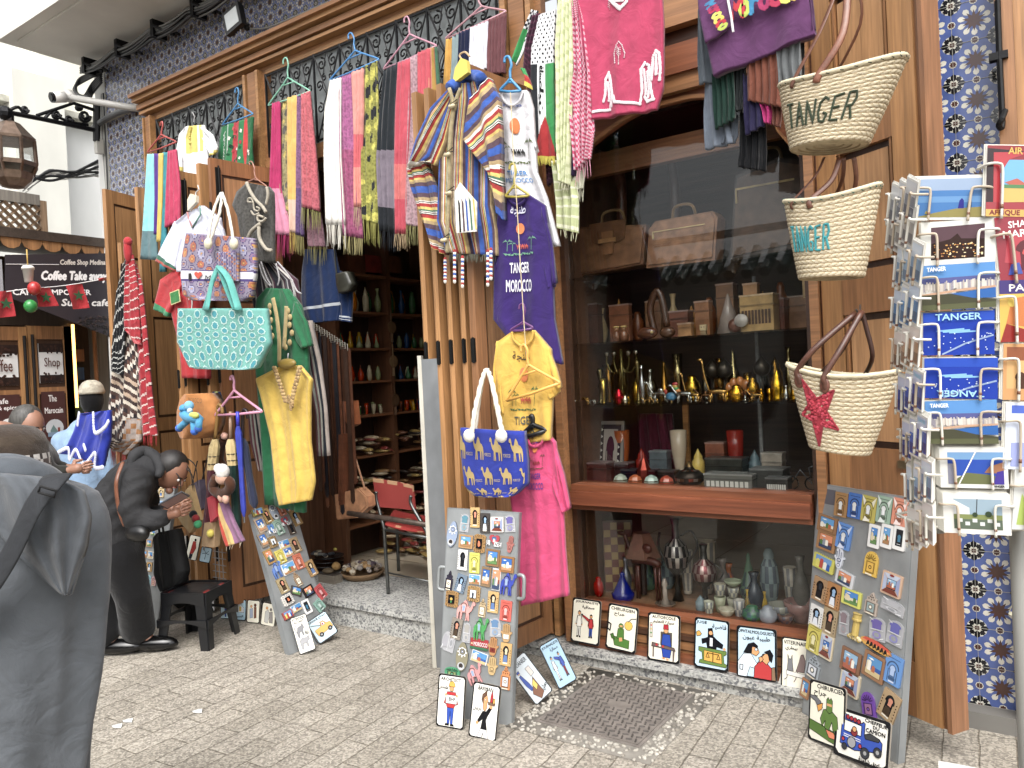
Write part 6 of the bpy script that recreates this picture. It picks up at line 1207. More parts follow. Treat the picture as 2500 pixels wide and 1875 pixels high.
plaque('pale blue plaque with black palm strokes standing on the low ledge',(0,1235),(1258,352),(1325,365),(1275,255),.43,(.3,-.93,.2),'#b4d2e0',[('l','#222',3,[50,80,52,40,30,20]),('l','#222',3,[52,40,76,22]),('l','#222',3,[52,40,80,46]),('l','#222',3,[52,40,20,46])],grp='plaques under the left door leaves')
plaque('light blue plaque standing at the foot of the half hidden board',(0,1235),(880,690),(955,705),(900,560),0,(.2,-.97,.15),'#b9d8e6',[('t','#141414','CLUP',20,6,50,8),('P','#d8842a',[30,30,50,30,50,50,30,50]),('P','#2a50b0',[50,40,74,40,70,80,50,80])],grp='plaques under the left door leaves')
plaque('light blue plaque seen between the legs of the bending woman',(0,1235),(712,745),(765,750),(700,560),0,(.2,-.97,.15),'#bcd4dc',[('P','#e2e2de',[20,40,60,30,80,60,40,80]),('c','#222',50,70,8)],grp='plaques under the left door leaves')
def Q5(ox,oy,rows):return tz(rows,ox,oy,5.184)
A5,B5=(380,560),(420,920)
gk='garments hanging on the left door leaves'
def garment(label,cat,name,parts,Y,m='cloth',deco=None,grp=gk,origin=None):
 r=parts[0][0];t=thing(name,label,cat,P((r[0][0]+r[0][2])/2,r[-1][1],Y),grp);mb=MB();S0=None
 for i,p in enumerate(parts):
  rows,col,fo,am,dy=p[:5];nu,nv=(p[5],p[6])if len(p)>5 else(30,36)
  S=cloth(mb,rows,Y+dy,col,fo,am,.028,nu=nu,nv=nv);S0=S0 or S
 mb.obj('body',m,t,smooth=True)
 if deco:d=MB();deco(d,S0);d.obj('trim','cloth',t,smooth=True)
 return t,S0
garment('white short sleeved football shirt with green and red sleeve trim','shirt','football_shirt',[(tz([(1190,1345,1275,1300),(1100,1420,1370,1375),(1110,1560,1400,1560),(1120,1720,1300,1700)],0,0),'#d5d8ea',2.4,.014,0),(tz([(1100,1400,1140,1500),(1040,1530,1115,1630),(975,1652,1095,1715)],0,0),bands((0,'#d5d8ea'),(.84,'#2a6a54'),(.92,'#b5483c')),1.2,.008,-.01,14,30),(tz([(1340,1350,1300,1450),(1395,1450,1330,1520),(1420,1568,1350,1545)],0,0),bands((0,'#d0d3e6'),(.84,'#2a6a54'),(.92,'#b5483c')),1.2,.008,-.01,14,30)],-.46,deco=lambda m,S:(m.tube([S(a,b,.006)for a,b in((.05,0),(.3,.2),(.45,.42))],.006,'#c98a88',5),m.tube([S(a,b,.006)for a,b in((.95,0),(.7,.2),(.45,.42))],.006,'#6d9a8c',5)))
m=MB();m.tube([P(478,498,-.47),P(478,470,-.47),P(486,462,-.47),P(483,452,-.47)],.004,'#ccc',5);f=Fr(P(461,515,-.48),(1,0,.1),(0,0,1));m.prism(f,[(0,0),(.1,.03),(.11,.07),(.05,.1),(.01,.07)],-.012,.01,'#dcd3b8')
tag(m.obj('hanger','plastic'),'cream hanger in the neck of the white football shirt','hanger')
def redd(m,S):
 f=Fr(P(419,745,-.475),(.97,0,.12),(0,0,1));m.prism(f,[(0,0),(.11,0),(.11,.085),(0,.085)],0,.004,'#d8cf8a');m.prism(f,[(.006,.006),(.104,.006),(.104,.079),(.006,.079)],.004,.0055,'#1d7a30')
 text(m,'2',lambda x,y,z:S(x,1-y,z),.62,.52,.14,.12,'#e6dcdc',0,.004)
garment('red football shirt with green cuffs and a green armband patch','shirt','football_shirt',[(tz([(1105,95,1250,100),(1050,180,1260,180),(1080,380,1300,380),(1120,560,1320,560),(1138,785,1325,790)],0,620),'#b9222b',2.4,.014,0),(tz([(1110,95,1150,200),(1010,165,1110,290),(975,350,1058,398)],0,620),bands((0,'#b9222b'),(.88,'#2a8a5a')),1.2,.008,-.01,14,34)],-.44,deco=redd)
garment('dark grey brocade vest with cream braided scrolls','vest','embroidered_vest',[(Q5(420,380,[(935,335,1190,385),(800,450,1240,460),(745,620,1250,640),(820,760,1250,760),(865,1050,1250,1050),(1050,1350,1250,1350)]),'#4a4844',1.8,.014,0)],-.41,'pattern',deco=lambda m,S:[m.tube(smoothpts([P(420+u/5.184,380+v/5.184,-.445)for u,v in L_],4),w,'#a89f8c',6)for L_,w in(([(945,340),(990,450),(1060,560),(1150,650),(1190,720)],.011),([(1200,400),(1215,500),(1190,620)],.009),([(1100,900),(1110,1050),(1190,1180),(1260,1200)],.012),([(1120,860),(1010,950),(960,1040)],.012),([(1010,590),(960,580),(970,540),(1010,545),(1030,600),(1040,680),(1090,700),(1110,670),(1070,650)],.006),([(1160,780),(1090,760),(1090,820),(1150,830),(1190,790)],.008),([(1000,700),(1040,750),(1100,730)],.006))])
hanger('thin copper hanger of the brocade vest',(0,0),(613*2.592,394*2.592),(624*2.592,434*2.592),(602*2.592,448*2.592),(650*2.592,456*2.592),-.42,'#a8705a',.004,grp='hangers at the left doors',bar=False)
garment('grey and white striped garment with hanging cords behind the teal bag','garment','striped_robe',[(tz([(0,60,110,40),(-30,200,250,160),(0,400,280,330)],620,620),stripes([(2,'#25252e'),(.5,'#9a9698'),(1,'#3a3138'),(.5,'#b5b0a8'),(1,'#4a2c3a')]*5),3,.015,0,60,20),(tz([(300,420,345,420),(330,700,400,680),(390,1000,440,980),(405,1280,455,1280)],620,620),stripes([(1,'#5a3038'),(1,'#8a8a80'),(1,'#20242c'),(.6,'#a89a90')]*2),1.5,.01,.02,24,20),(tz([(-40,1000,10,980),(-20,1200,40,1200),(20,1370,60,1380)],620,620),stripes([(1,'#5a3038'),(1,'#8a8a80'),(1,'#20242c'),(.6,'#a89a90')]*2),1.5,.01,.02,24,20)],-.36,deco=lambda m,S:[m.tube(smoothpts([P(620+u/2.592,620+v/2.592,-.41)for u,v in L_],4),.005,'#a9a6a8',5)for L_ in([(30,50),(60,150),(105,205)],[(45,50),(80,150),(110,200)],[(140,60),(160,150),(150,200)],[(150,50),(230,150),(270,230),(300,250)],[(160,60),(240,170),(255,280)])])
def trimg(m,S):
 for pts in([(120,280),(145,400),(160,550),(160,700)],[(205,330),(200,450),(190,600)]):
  m.tube(smoothpts([P(620+u/2.592,620+v/2.592,-.465)for u,v in pts],5),.017,'#a8935c',8,True,.4)
 for u,v in((100,330),(98,370),(108,420),(104,470),(116,520),(215,360),(228,400),(225,450),(240,500),(226,560),(200,590)):m.ball(P(620+u/2.592,620+v/2.592,-.462),(.02,.007,.02),'#a8935c',8,5)
garment('emerald green kaftan with gold braided front','kaftan','kaftan',[(tz([(80,215,205,220),(15,285,285,330),(0,420,320,560),(10,700,330,720),(40,1000,300,1000),(75,1585,310,1640)],620,620),'#12683f',2.2,.013,0),(tz([(250,300,230,450),(320,430,270,560),(350,580,290,600)],620,620),'#12683f',1.2,.01,-.02,14,16)],-.43,deco=trimg)
def trimy(m,S):
 for s,e in((-1,1),(1,1)):
  for k in range(11):
   t=k/10;u=215+s*(60-52*t)+(8 if s>0 else-18*(1-t));v=720+t*210
   for j in range(3):m.ball(P(620+(u+s*j*7)/2.592,620+v/2.592,-.548),(.011,.006,.011),RD.choice(['#a8854a','#8f7040','#bb9a5c']),7,5)
 for k in range(22):m.ball(P(620+(232+RD.uniform(-28,28)*(1-k/30))/2.592,620+(900+k*4)/2.592,-.548),(.01,.006,.01),RD.choice(['#a8854a','#8f7040']),7,5)
garment('sleeveless yellow kaftan with gold beaded V neck','kaftan','kaftan',[(tz([(165,712,285,705),(12,790,362,795),(40,880,350,900),(105,1165,345,1180),(135,1500,372,1440),(160,1592,350,1560)],620,620),'#d3ad1f',2.1,.013,0)],-.5,deco=trimy)
m=MB();m.ball(P(700,888,-.52),(.085,.02,.03),'#8a7018',12,8);m.tube([P(702,880,-.52),P(704,862,-.52)],.004,'#999',5);tag(m.obj('hanger','plastic',smooth=True),'dark gold hanger in the neck of the yellow kaftan','hanger')
garment('dark blue sports shirt with white band hanging in the doorway','shirt','sports_shirt',[(tz([(320,-30,500,-30),(300,120,530,120),(295,330,540,290),(340,440,520,420)],620,620),lambda s,t:'#b9c0c8' if.70<t<.745 else '#122c58',2,.012,0,24,60),(tz([(525,100,610,150),(525,300,605,300),(528,420,600,432)],620,620),lambda s,t:'#b9c0c8' if.86<t<.9 or.93<t<.96 else '#122c58',1,.01,.02,14,50)],.12,grp='goods in the doorway')
t=thing('shoulder_bag','small dark olive shoulder bag with cream piping hanging in the doorway','bag',P(838,710,.1),'bags hanging in the doorway')
m=MB();cloth(m,tz([(515,130,590,110),(520,200,620,190),(535,250,600,235)],620,620),.08,'#35352c',.5,.004,.06,nu=12,nv=12,bulge=.02);m.obj('body','leather',t,smooth=True)
m=MB();m.tube([P(822,670,.07),P(815,600,.1),P(808,540,.1)],.006,'#2a2a24',5);m.obj('strap','leather',t)
def ribbon(m,pts,w,col,n=6):
 pts=smoothpts(pts,5);m.tube(pts,w,col,8,True,.25)
def rosette(s,t):
 x,y=s*8.5,t*7.5+(int(s*8.5)%2)*.5;a,b=x%1-.5,y%1-.5;r=sqrt(a*a+b*b);h=(int(x)*7+int(y)*13)%5
 if r<.1:return '#c9943a'
 if r<.2:return['#9a5a4a','#6a4a7a','#8f8fb0','#b0603c','#5a5a94'][h]
 if r<.36:return['#b5623c','#9a8f9c','#a8a4c0','#c07a4a','#8a6a8a'][h]
 return '#4a3f70' if r<.43 else '#8a7f96'
t=thing('tote_bag','rosette patterned canvas tote with rope handles and I love Morocco band','bag',P(530,730,-.55),'tote bags on the door leaves')
ibr=Q5(*A5,[(390,45,1238,112),(335,350,1262,430),(325,600,1256,600),(355,830,1215,860),(470,900,1120,910)])
def ib(s,t):
 if.40<t<.56:return '#4a3a7a' if t<.425 or t>.535 else '#d9dadf'
 return rosette(s,t)
m=MB();SI=cloth(m,ibr,-.55,ib,.9,.012,.03,nu=84,nv=64,bulge=.03,ph=2);m.obj('body','cloth',t,smooth=True)
m=MB();fn=lambda x,y,z:SI(x,1-y,z)
text(m,'I',fn,.155,.455,.035,.085,'#2a2426',0,.008,0,.002);m.face([SI(.28+(HEART[i]-50)*.0011,.483+(HEART[i+1]-50)*.0011,.009)for i in range(0,len(HEART),2)],'#d24a30');text(m,'M',fn,.37,.445,.08,.07,'#2a2426',.25,.009,0,.001);text(m,'CO',fn,.75,.445,.1,.08,'#2a2426',.25,.009,0,.001);m.obj('lettering','paint',t)
m=MB();cloth(m,Q5(*A5,[(765,290,1020,280),(760,480,1025,470),(770,660,1030,655)]),-.6,rosette,.4,.004,.02,nu=30,nv=30);m.obj('pouch','cloth',t,smooth=True)
m=MB()
def rope(m,pts,r,col='#cfc8b4'):
 pts=smoothpts(pts,10)
 for k in range(3):
  q=[]
  for i,p in enumerate(pts):
   a=i*.55+k*2.094;q.append(p+V((cos(a)*r*.5,0,sin(a)*r*.5)))
  m.tube(q,r*.6,mixc(col,'#fff',.1*k),5)
ap=P(540,472,-.5)
rope(m,[P(507,590,-.63),P(520,520,-.6),ap,P(536,520,-.6),P(515,585,-.62)],.011);rope(m,[P(570,590,-.63),P(558,520,-.6),ap+V((.01,0,0))],.011)
m.ball(P(508,595,-.64),(.035,.02,.035),'#d6ccae',9,7);m.ball(P(571,595,-.64),(.035,.02,.035),'#d6ccae',9,7);m.obj('handle','cloth',t,smooth=True)
t=thing('tote_bag','teal tote bag printed with rows of white star outlines','bag',P(545,900,-.66),'tote bags on the door leaves')
m=MB();ST_=cloth(m,[(433,753,648,753),(432,800,655,805),(434,835,659,838),(463,896,630,898),(480,901,610,903)],-.66,'#5fa99e',.8,.01,.03,nu=30,nv=30,bulge=.02,ph=3);m.obj('body','cloth',t,smooth=True)
m=MB()
for i in range(10):
 for j in range(7):
  cx,cy=(i+.5)/10,(j+.5)/7+(.5/7 if i%2 else 0)
  if cy>.97:continue
  for k in range(8):
   p=[]
   for q,rr in((2*k,1),(2*k+1,.8),(2*k+2,1)):p.append((cx+.042*rr*cos(q*pi/8),cy+.062*rr*sin(q*pi/8)))
   for(a,b),(c,d)in zip(p,p[1:]):
    z=.0025;m.face([ST_(a,b,z),ST_(c,d,z),ST_(cx+(c-cx)*.76,cy+(d-cy)*.76,z),ST_(cx+(a-cx)*.76,cy+(b-cy)*.76,z)],'#bfe0da')
  m.face([ST_(cx+.026*cos(k*pi/4),cy+.038*sin(k*pi/4),.0022)for k in range(8)],'#2f9aa8')
m.obj('star_print','paint',t)
m=MB();ap=P(534,650,-.66)
for e in((505,757),(583,757)):
 ribbon(m,[P(e[0],e[1],-.71),ap.lerp(P(e[0],e[1],-.7),.45)+V((.02 if e[0]>540 else-.012,0,.03)),ap],.022,'#4aa89e');ribbon(m,[P(e[0]-8,e[1],-.70),ap.lerp(P(e[0]-10,e[1],-.7),.5),ap],.018,'#3d948c')
m.obj('handle','cloth',t,smooth=True)
t=thing('tote_bag','royal blue tote bag printed with gold camels beside the pink T-shirt','bag',P(1205,1213,-.52),'tote bags on the door leaves')
m=MB();SC_=cloth(m,[(1125,1044,1277,1053),(1128,1120,1284,1130),(1136,1185,1284,1182),(1158,1208,1260,1206),(1170,1213,1250,1212)],-.54,'#2437a0',.8,.01,.035,nu=30,nv=30,bulge=.035,ph=2);m.obj('body','cloth',t,smooth=True)
m=MB()
for j in range(4):
 for i in range(4):
  x0=-.06+i*.29+(.12 if j%2 else 0);y0=.04+j*.25
  pts=[(x0+p*.2,y0+.2-q*.2)for p,q in CAMEL]
  if x0<0 or x0>.8:pts=[(min(max(a,.005),.995),b)for a,b in pts]
  m.face([SC_(a,min(b,.985),.004)for a,b in pts],'#b59a55')
  if x0+.31<1:text(m,'MOROCCO',lambda x,y,z:SC_(x,1-y,z),x0+.195,1-(y0+.17),.1,.028,'#c9b26a',0,.004)
m.obj('camel_print','paint',t)
m=MB();hk=P(1188,903,-.46);rope(m,[P(1152,1055,-.62),P(1160,1000,-.6),P(1176,930,-.5),hk,P(1200,930,-.5),P(1215,1000,-.6),P(1226,1055,-.63)],.013);rope(m,[P(1160,1050,-.55),P(1172,960,-.5),hk,P(1206,960,-.5),P(1222,1040,-.56)],.011)
for u in(1145,1224):m.ball(P(u,1064,-.635),(.032,.02,.032),'#dcd8cc',9,7)
m.obj('handle','cloth',t,smooth=True)
def Pz(x,y,Y):return P(B5[0]+x/5.184,B5[1]+y/5.184,Y)
t=thing('backpack','mustard child backpack with a blue plush camel on its front','backpack',Pz(300,780,-.62))
m=MB();cloth(m,Q5(*B5,[(200,215,470,205),(120,290,540,300),(70,440,560,450),(60,600,555,600),(80,700,520,700),(140,770,420,775)]),-.6,'#b8742a',1.2,.008,.06,nu=26,nv=26,bulge=.07,grow=0);m.obj('body','cloth',t,smooth=True)
m=MB();BLU2='#3a9ac8';cb=lambda x,y,d=-.72:Pz(x,y,d)
m.tube(smoothpts([cb(350,560),cb(300,520,-.74),cb(210,510,-.74),cb(160,460,-.73),cb(145,400,-.73)],4),[.03]*4+[.035]*9+[.022]*4,BLU2,10)
m.ball(cb(150,400,-.74),(.032,.028,.026),BLU2,10,8);m.ball(cb(215,365,-.74),.03,'#6ab4dc',10,8);m.ball(cb(122,410,-.76),(.016,.016,.013),'#2f86b8',8,6);m.ball(cb(225,430,-.75),.018,'#a8c8d8',8,6)
for a,b in(((210,540),(90,650)),((270,540),(285,690)),((345,540),(335,650))):m.tube(smoothpts([cb(*a,-.735),cb(a[0]*.5+b[0]*.5,a[1]*.5+b[1]*.5,-.745),cb(*b,-.74)],4),.021,BLU2,10);m.ball(cb(*b,-.742),.024,'#2c62c0',9,7)
m.ball(cb(275,490,-.755),(.05,.02,.022),'#bcc440',10,7);m.obj('plush_camel','cloth',t,smooth=True)
m=MB();q=Fr(cb(210,320,-.70),(1,0,-.08),(0,0,1));text(m,'MOROC O',q.p,0,0,.14,.03,'#6a4418',0,.002);m.obj('lettering','paint',t)
hanger('pink hanger carrying four folded umbrellas',B5 if False else(0,0),(567*2.592,918*2.592),(572*2.592,953*2.592),(527*2.592,1014*2.592),(638*2.592,1005*2.592),-.6,'#cf8aa8',.008,grp='hangers at the left doors')
def umbrella(label,top,mid,tip,w0,w1,col,hcol,band=None,hook=True,Y=-.6,m_='cloth'):
 t=thing('umbrella',label,'umbrella',P(*tip,Y),'folded umbrellas hanging from the pink hanger')
 a,b,c=P(*top,Y),P(*mid,Y),P(*tip,Y);m=MB()
 n=14;b0=len(m.v);k=7
 d=c-b
 for i in range(n+1):
  q=i/n;r=lerp(w0,w1,q)*(1+.12*sin(q*9))*(.55 if i==0 else 1)*(.4 if i==n else 1)
  for j in range(24):
   g=2*pi*j/24;rr=r*(1+.16*cos(g*k+q*2));m.v.append(b+d*q+V((cos(g)*rr,sin(g)*rr*.8,0)))
 for i in range(n):
  cc=band if band and i<4 else('#1a1a1a' if band and i in(2,3)and False else col)
  for j in range(24):m.f.append((b0+i*24+j,b0+i*24+(j+1)%24,b0+(i+1)*24+(j+1)%24,b0+(i+1)*24+j));m.c.append(hx(cc))
 m.obj('canopy',m_,t,smooth=True)
 m=MB();pts=[b,a];
 if hook:pts=smoothpts([b,a-V((0,0,.03)),a,a+V((.02,0,.025)),a+V((.045,0,.01)),a+V((.05,0,-.03))],4)
 m.tube(pts,.011,hcol,8);m.obj('handle','plastic',t,smooth=True)
 m=MB();m.tube([c-d*.02,c+d.normalized()*.035],.006,'#888',6);m.obj('tip','metal',t)
 if band:
  m=MB()
  for q in(.16,.23):p=b+d*q;r=lerp(w0,w1,q)*1.17;m.tube([p+V((cos(j*pi/8)*r,sin(j*pi/8)*r*.8,0))for j in range(17)],.003,'#1c1a18',4)
  m.obj('ring','plastic',t)
umbrella('maroon folded umbrella with cream band and gold handle',(531,998),(525,1072),(499,1330),.034,.018,'#52202c','#8a6420','#cdb274')
umbrella('dark green folded umbrella with cream band and wrapped tan handle',(563,1005),(563,1072),(580,1296),.034,.022,'#10302a','#a88468','#cdb274',False,-.58)
umbrella('bright blue child umbrella with small flower prints',(580,1005),(581,1040),(596,1262),.02,.014,'#2436a8','#2a30c0',None,False,-.61,'nylon')
umbrella('navy chequered folded umbrella with dark crook handle',(592,1010),(592,1070),(622,1240),.026,.024,'#262c44','#2a1a1e',None,True,-.57)
scarf('lime green towel with navy edge beside the backpack',B5,Q5(*B5,[(520,185,600,190),(560,330,640,300),(590,480,690,470)]),-.52,stripes([(1,'#24305a'),(3,'#a8b85a'),(1.2,'#24305a')]),folds=1,raw=True,cat='towel',name='towel',grp='small goods at the left doors')
GD='small goods at the left doors'
t=thing('plush_monkey','brown plush monkey with white cap hanging between the umbrellas','plush toy',Pz(620,1500,-.66),GD);m=MB();BRW='#4a2a18'
m.tube(smoothpts([Pz(x,y,-.66)for x,y in((560,1270),(520,1400),(600,1480),(720,1430),(730,1330),(640,1290))],5),.03,BRW,10);m.obj('body','knit',t,smooth=True)
m=MB();m.ball(Pz(630,1280,-.68),(.045,.035,.04),'#c99a80',12,9);m.obj('face','cloth',t,smooth=True);m=MB();m.ball(Pz(640,1200,-.68),(.042,.04,.048),'#d9d6d0',12,9);m.ball(Pz(590,1160,-.69),.03,'#dcd9d4',8,6);m.obj('cap','knit',t,smooth=True)
m=MB();m.ball(Pz(620,1520,-.67),(.022,.02,.034),'#cf9c84',9,7);m.ball(Pz(680,1545,-.67),(.024,.02,.03),'#cf9c84',9,7);m.obj('foot','cloth',t,smooth=True)
t=thing('plush_monkey','second brown plush monkey hanging higher behind the umbrellas','plush toy',Pz(640,1000,-.5),GD);m=MB();m.tube(smoothpts([Pz(x,y,-.52)for x,y in((660,780),(610,900),(600,1050),(650,1150))],4),.028,BRW,9);m.obj('body','knit',t,smooth=True);m=MB();m.ball(Pz(660,750,-.54),(.028,.02,.024),'#cf9c88',9,7);m.obj('face','cloth',t,smooth=True)
for lb,pts,col,Y in(('tan raffia pouch with red and green pompoms',[(430,1245),(468,1185),(490,1270),(470,1300),(452,1280)],'#b5935a',-.62),('tan raffia pouch with one yellow pompom',[(506,1275),(534,1272),(530,1335),(498,1332)],'#a8865a',-.6),('grey and purple felt pouch with red strap',[(468,1185),(494,1170),(500,1240),(482,1250)],'#4f4456',-.58),('crimson cloth pouch beside the maroon umbrella',[(512,1215),(532,1205),(536,1260),(520,1275)],'#a8182c',-.63)):
 m=MB();c=P(*pts[0],Y);f=Fr(c,(1,0,0),(0,0,1));m.prism(f,[((P(*p,Y)-c).x,(P(*p,Y)-c).z)for p in pts],-.02,.02,col);m.tube([P(*pts[1],Y),P(pts[1][0]+14,pts[1][1]-60,Y+.05)],.004,'#1c1c1c',5);t=tag(m.obj('pouch','cloth'),lb,'pouch',GD)
 if 'pompom' in lb:
  m=MB()
  for k,(u,v,cc)in enumerate(((478,1266,'#8a2024'),(483,1280,'#2a9a60'),(472,1256,'#1d1d22'))if 'red' in lb else((514,1302,'#c9b62a'),)):m.ball(P(u,v,Y-.03),.026,cc,9,7)
  m.obj('pompom','knit',t,smooth=True)
scarf('long pouch striped purple, cream and red with a tassel',None,[(524,1230,545,1225),(535,1280,565,1270),(552,1335,590,1322)],-.63,stripes([(1.2,'#c23a24'),(1.6,'#c9a65c'),(2,'#8a5f80')]),folds=1,raw=True,cat='pouch',name='pouch',grp=GD,th=.03,frc='#b8a890',frl=14,fr=5)
m=MB()
for i in range(3):m.tube([P(524+i*9,1340,-.5),P(528+i*9,1420,-.5)],.003,'#999',4)
for i in range(5):m.tube([P(520,1345+i*16,-.5),P(552,1350+i*16,-.5)],.003,'#aaa',4)
tag(m.obj('wire_rack','metal'),'small empty wire rack hooked on the left door leaves','rack')
def kil(s,t):
 if t>.72 and s>.42+.5*(1-t):return '#a8703a' if(int(s*9)+int(t*40))%3==0 else '#a89a90'
 k=int(t*46-s*7)
 if(k//9)%2:return['#cfc4b4','#2b2226','#5a3b30'][(int(s*14)+k)%3]
 return['#3a2a28','#c9bca8','#4a342c','#b59a80'][k%4]
R5=[(772,60,800,60),(750,330,840,330),(725,600,868,540),(712,780,890,780),(700,960,895,980),(685,1180,890,1180),(672,1225,800,1270)]
GRG='woven blankets hung at the far left door'
scarf('brown and cream kilim rug with diamond bands and coral fringe',(0,620),R5,-.42,kil,'knit',2,.02,nn=(64,190),fr=34,frc='#c0514c',frl=36,cat='rug',name='kilim_rug',grp=GRG,th=.03)
scarf('black tasselled shawl with white flecks beside the kilim',(0,620),[(792,30,806,30),(735,250,790,260),(712,600,775,640),(708,740,765,765)],-.46,lambda s,t:'#b9b9b4' if int(t*60+s*20)%5==0 else '#15161a','knit',3,.012,nn=(24,110),cat='shawl',name='shawl',grp=GRG)
rs=lambda s,t:'#cfb8b0' if(t*17+s*1.2)%1<.12 else '#5a1a1e' if(t*17+s)%1>.9 else '#a3202c'
scarf('red woven blanket with pale diagonal bands',(0,620),[(806,0,830,0),(795,200,858,200),(795,480,872,560),(860,560,874,575)],-.47,rs,'knit',1.5,.015,nn=(20,170),cat='blanket',name='blanket',grp=GRG)
scarf('long narrow red blanket with white zigzag bands and fringe',(0,620),[(830,30,850,60),(850,200,890,200),(872,500,920,500),(888,900,955,900),(908,1150,984,1150)],-.44,rs,'knit',1.5,.014,nn=(14,200),fr=16,frc='#b01a28',frl=24,cat='blanket',name='blanket',grp=GRG)
m=MB();m.ball(P(312,612,-.48),(.03,.03,.09),'#b5202a',8,6);m.ball(P(312,590,-.48),(.035,.03,.035),'#b5202a',8,6);tag(m.obj('tassel','cloth',smooth=True),'red cloth tassel at the top of the blankets','tassel')
def lc(m,S):
 for e in([(590,1010),(600,1130),(660,1100),(685,1060)],[(370,1255),(430,1230),(440,1300),(480,1240),(530,1330),(600,1260),(600,1350),(650,1350)],[(500,1010),(490,1080)],[(530,1210),(540,1240)]):
  for p in smoothpts([P(u/2.592,620+v/2.592,-.645)for u,v in e],8):m.ball(p,(.017,.006,.017),'#d5d8ee',6,4)
garment('small royal blue dress with white lace edging by the cafe','dress','child_dress',[(tz([(590,1000,692,990),(500,1010,690,1060),(470,1120,680,1180),(430,1210,660,1260),(370,1260,650,1345)],0,620),'#2238b4',2,.016,0)],-.6,deco=lc,grp=None)
GW='leather belts hanging in the doorway';BC=['#3a2418','#5a3420','#1a1c24','#6a3c22','#2a1a14','#472a1a']
nm=['outermost left','second','third','fourth','fifth','sixth','seventh','eighth','ninth','tenth','eleventh','twelfth','thirteenth','last']
for i in range(14):
 u=762+i*6.2;v1=1170+RD.uniform(0,90);Y=.06+.012*(i%4);m=MB();x=(P(u+5,1000,Y)-P(u,1000,Y)).length
 a=P(u,800+i*4,Y);b=P(u+18+RD.uniform(-4,4),v1,Y);f=Fr(b,(1,0,0),a-b);h=(a-b).length
 m.prism(f,[(0,.02),(.017,0),(.034,.02),(.034,h),(0,h)],-.003,.003,BC[i%6]);t=m.obj('leather_belt','leather');tag(t,'%s %s leather belt counted from the left of the doorway rack'%(nm[i],['dark brown','brown','black','tan brown','very dark','chestnut'][i%6]),'belt',GW)
 k=MB();p=a+V((.015,-.01,0));k.tube([p+V((-.02,0,.03)),p+V((.02,0,.03)),p+V((.02,0,-.01)),p+V((-.02,0,-.01)),p+V((-.02,0,.03))],.003,'#b5b0a0',5);k.obj('buckle','metal',t)
def lbag(label,poly,col,Y,st_):
 t=thing('leather_bag',label,'bag',P(*poly[0],Y),'bags hanging in the doorway');c=P(*poly[0],Y);f=Fr(c,(1,0,0),(0,0,1));m=MB()
 pl=[((P(*p,Y)-c).x,(P(*p,Y)-c).z)for p in poly];m.prism(f,pl,-.035,.03,col);m.prism(f,[(x*.94,z*.94)for x,z in pl],.03,.036,mixc(col,'#000',.08));m.obj('body','leather',t)
 m=MB();m.tube([P(*p,Y-.02)for p in st_],.009,mixc(col,'#20100a',.3),6,True,.4);m.obj('strap','leather',t)
lbag('tan saddle bag with long strap hanging low in the doorway',[(827,1206),(884,1190),(905,1210),(908,1235),(880,1262),(832,1267)],'#b07a50',.1,[(890,1192),(868,1120),(852,1065)])
lbag('small orange brown pouch bag higher in the doorway',[(848,980),(866,978),(872,1035),(862,1042),(852,1030)],'#9a5428',.12,[(860,980),(840,900),(826,850)])
lbag('flat brown strap bag hanging behind the belts',[(836,1060),(848,1058),(846,1230),(836,1232)],'#6a3a20',.08,[(842,1060),(838,980)])
m=MB();m.tube([P(850,1253,.0),P(960,1268,-.01),P(1086,1288,-.02)],.017,'#5f5046',8);tag(m.obj('iron_bar','iron',smooth=True),'rusty iron bar lying across the doorway in front of the chair','bar')
zf=.168;A=PG(948,1450,zf);B=PG(1054,1480,zf);C_=PG(1069,1417,zf);D=A+(C_-B);ch=thing('chair','old school chair with red wooden back and seat on grey metal legs','chair',(A+B+C_+D)/4)
nb=V((0,0,1)).cross(B-A).normalized();g=lambda p,o=A:PP(p[0],p[1],o,nb)
up=V((0,0,1));sA,sB=A+up*.42,B+up*.42
GM='#6d706e';m=MB();tl,tr=g((919,1200)),g((1004,1210))
m.tube(smoothpts([A,A+up*.36-(B-A)*.02,sA-(B-A)*.03+up*.02,tl-up*.06,tl],5),.012,GM,8);m.tube(smoothpts([B,B+up*.36,sB+up*.02,tr-up*.06,tr],5),.012,GM,8)
m.tube(smoothpts([C_,C_+up*.4-(C_-B)*.05,(C_+B)/2+up*.43,sB],5),.012,GM,8);m.tube(smoothpts([D,D+up*.4,(D+A)/2+up*.43,sA],5),.012,GM,8)
m.tube([A.lerp(B,.02)+up*.14,B.lerp(A,.02)+up*.15],.006,GM,6);m.tube([B+up*.12,C_+up*.12],.006,GM,6);m.tube([sA,sB],.009,GM,6);m.obj('frame','metal',ch,smooth=True)
m=MB();X=(B-A).normalized();Yd=(C_-B).normalized();
m.shell(lambda s,t:sA.lerp(sB,-.02+1.04*s)+(C_-B)*(.02+t*1.0)+up*(.025+.012*(2*s-1)**2+.02*(max(0,t-.85)*-3)),8,8,lambda s,t:'#a82c26' if RD.random()>.04 else '#b8805a',up*-.012);m.obj('seat','paint',ch,smooth=True)
m=MB();q=[g((910,1168)),g((1006,1185)),g((1013,1247)),g((919,1238))]
m.shell(lambda s,t:q[0].lerp(q[1],s).lerp(q[3].lerp(q[2],s),t)-nb*(.015*sin(pi*s))*-1,12,8,lambda s,t:'#c09468' if t<.13 and sin(s*40)+sin(s*17)>-.4 else '#9e332e',nb*.012);m.obj('backrest','paint',ch)
o=PG(886,1410,zf);t=thing('mineral_basket','flat woven basket heaped with geodes and pale stones on the step','basket',o)
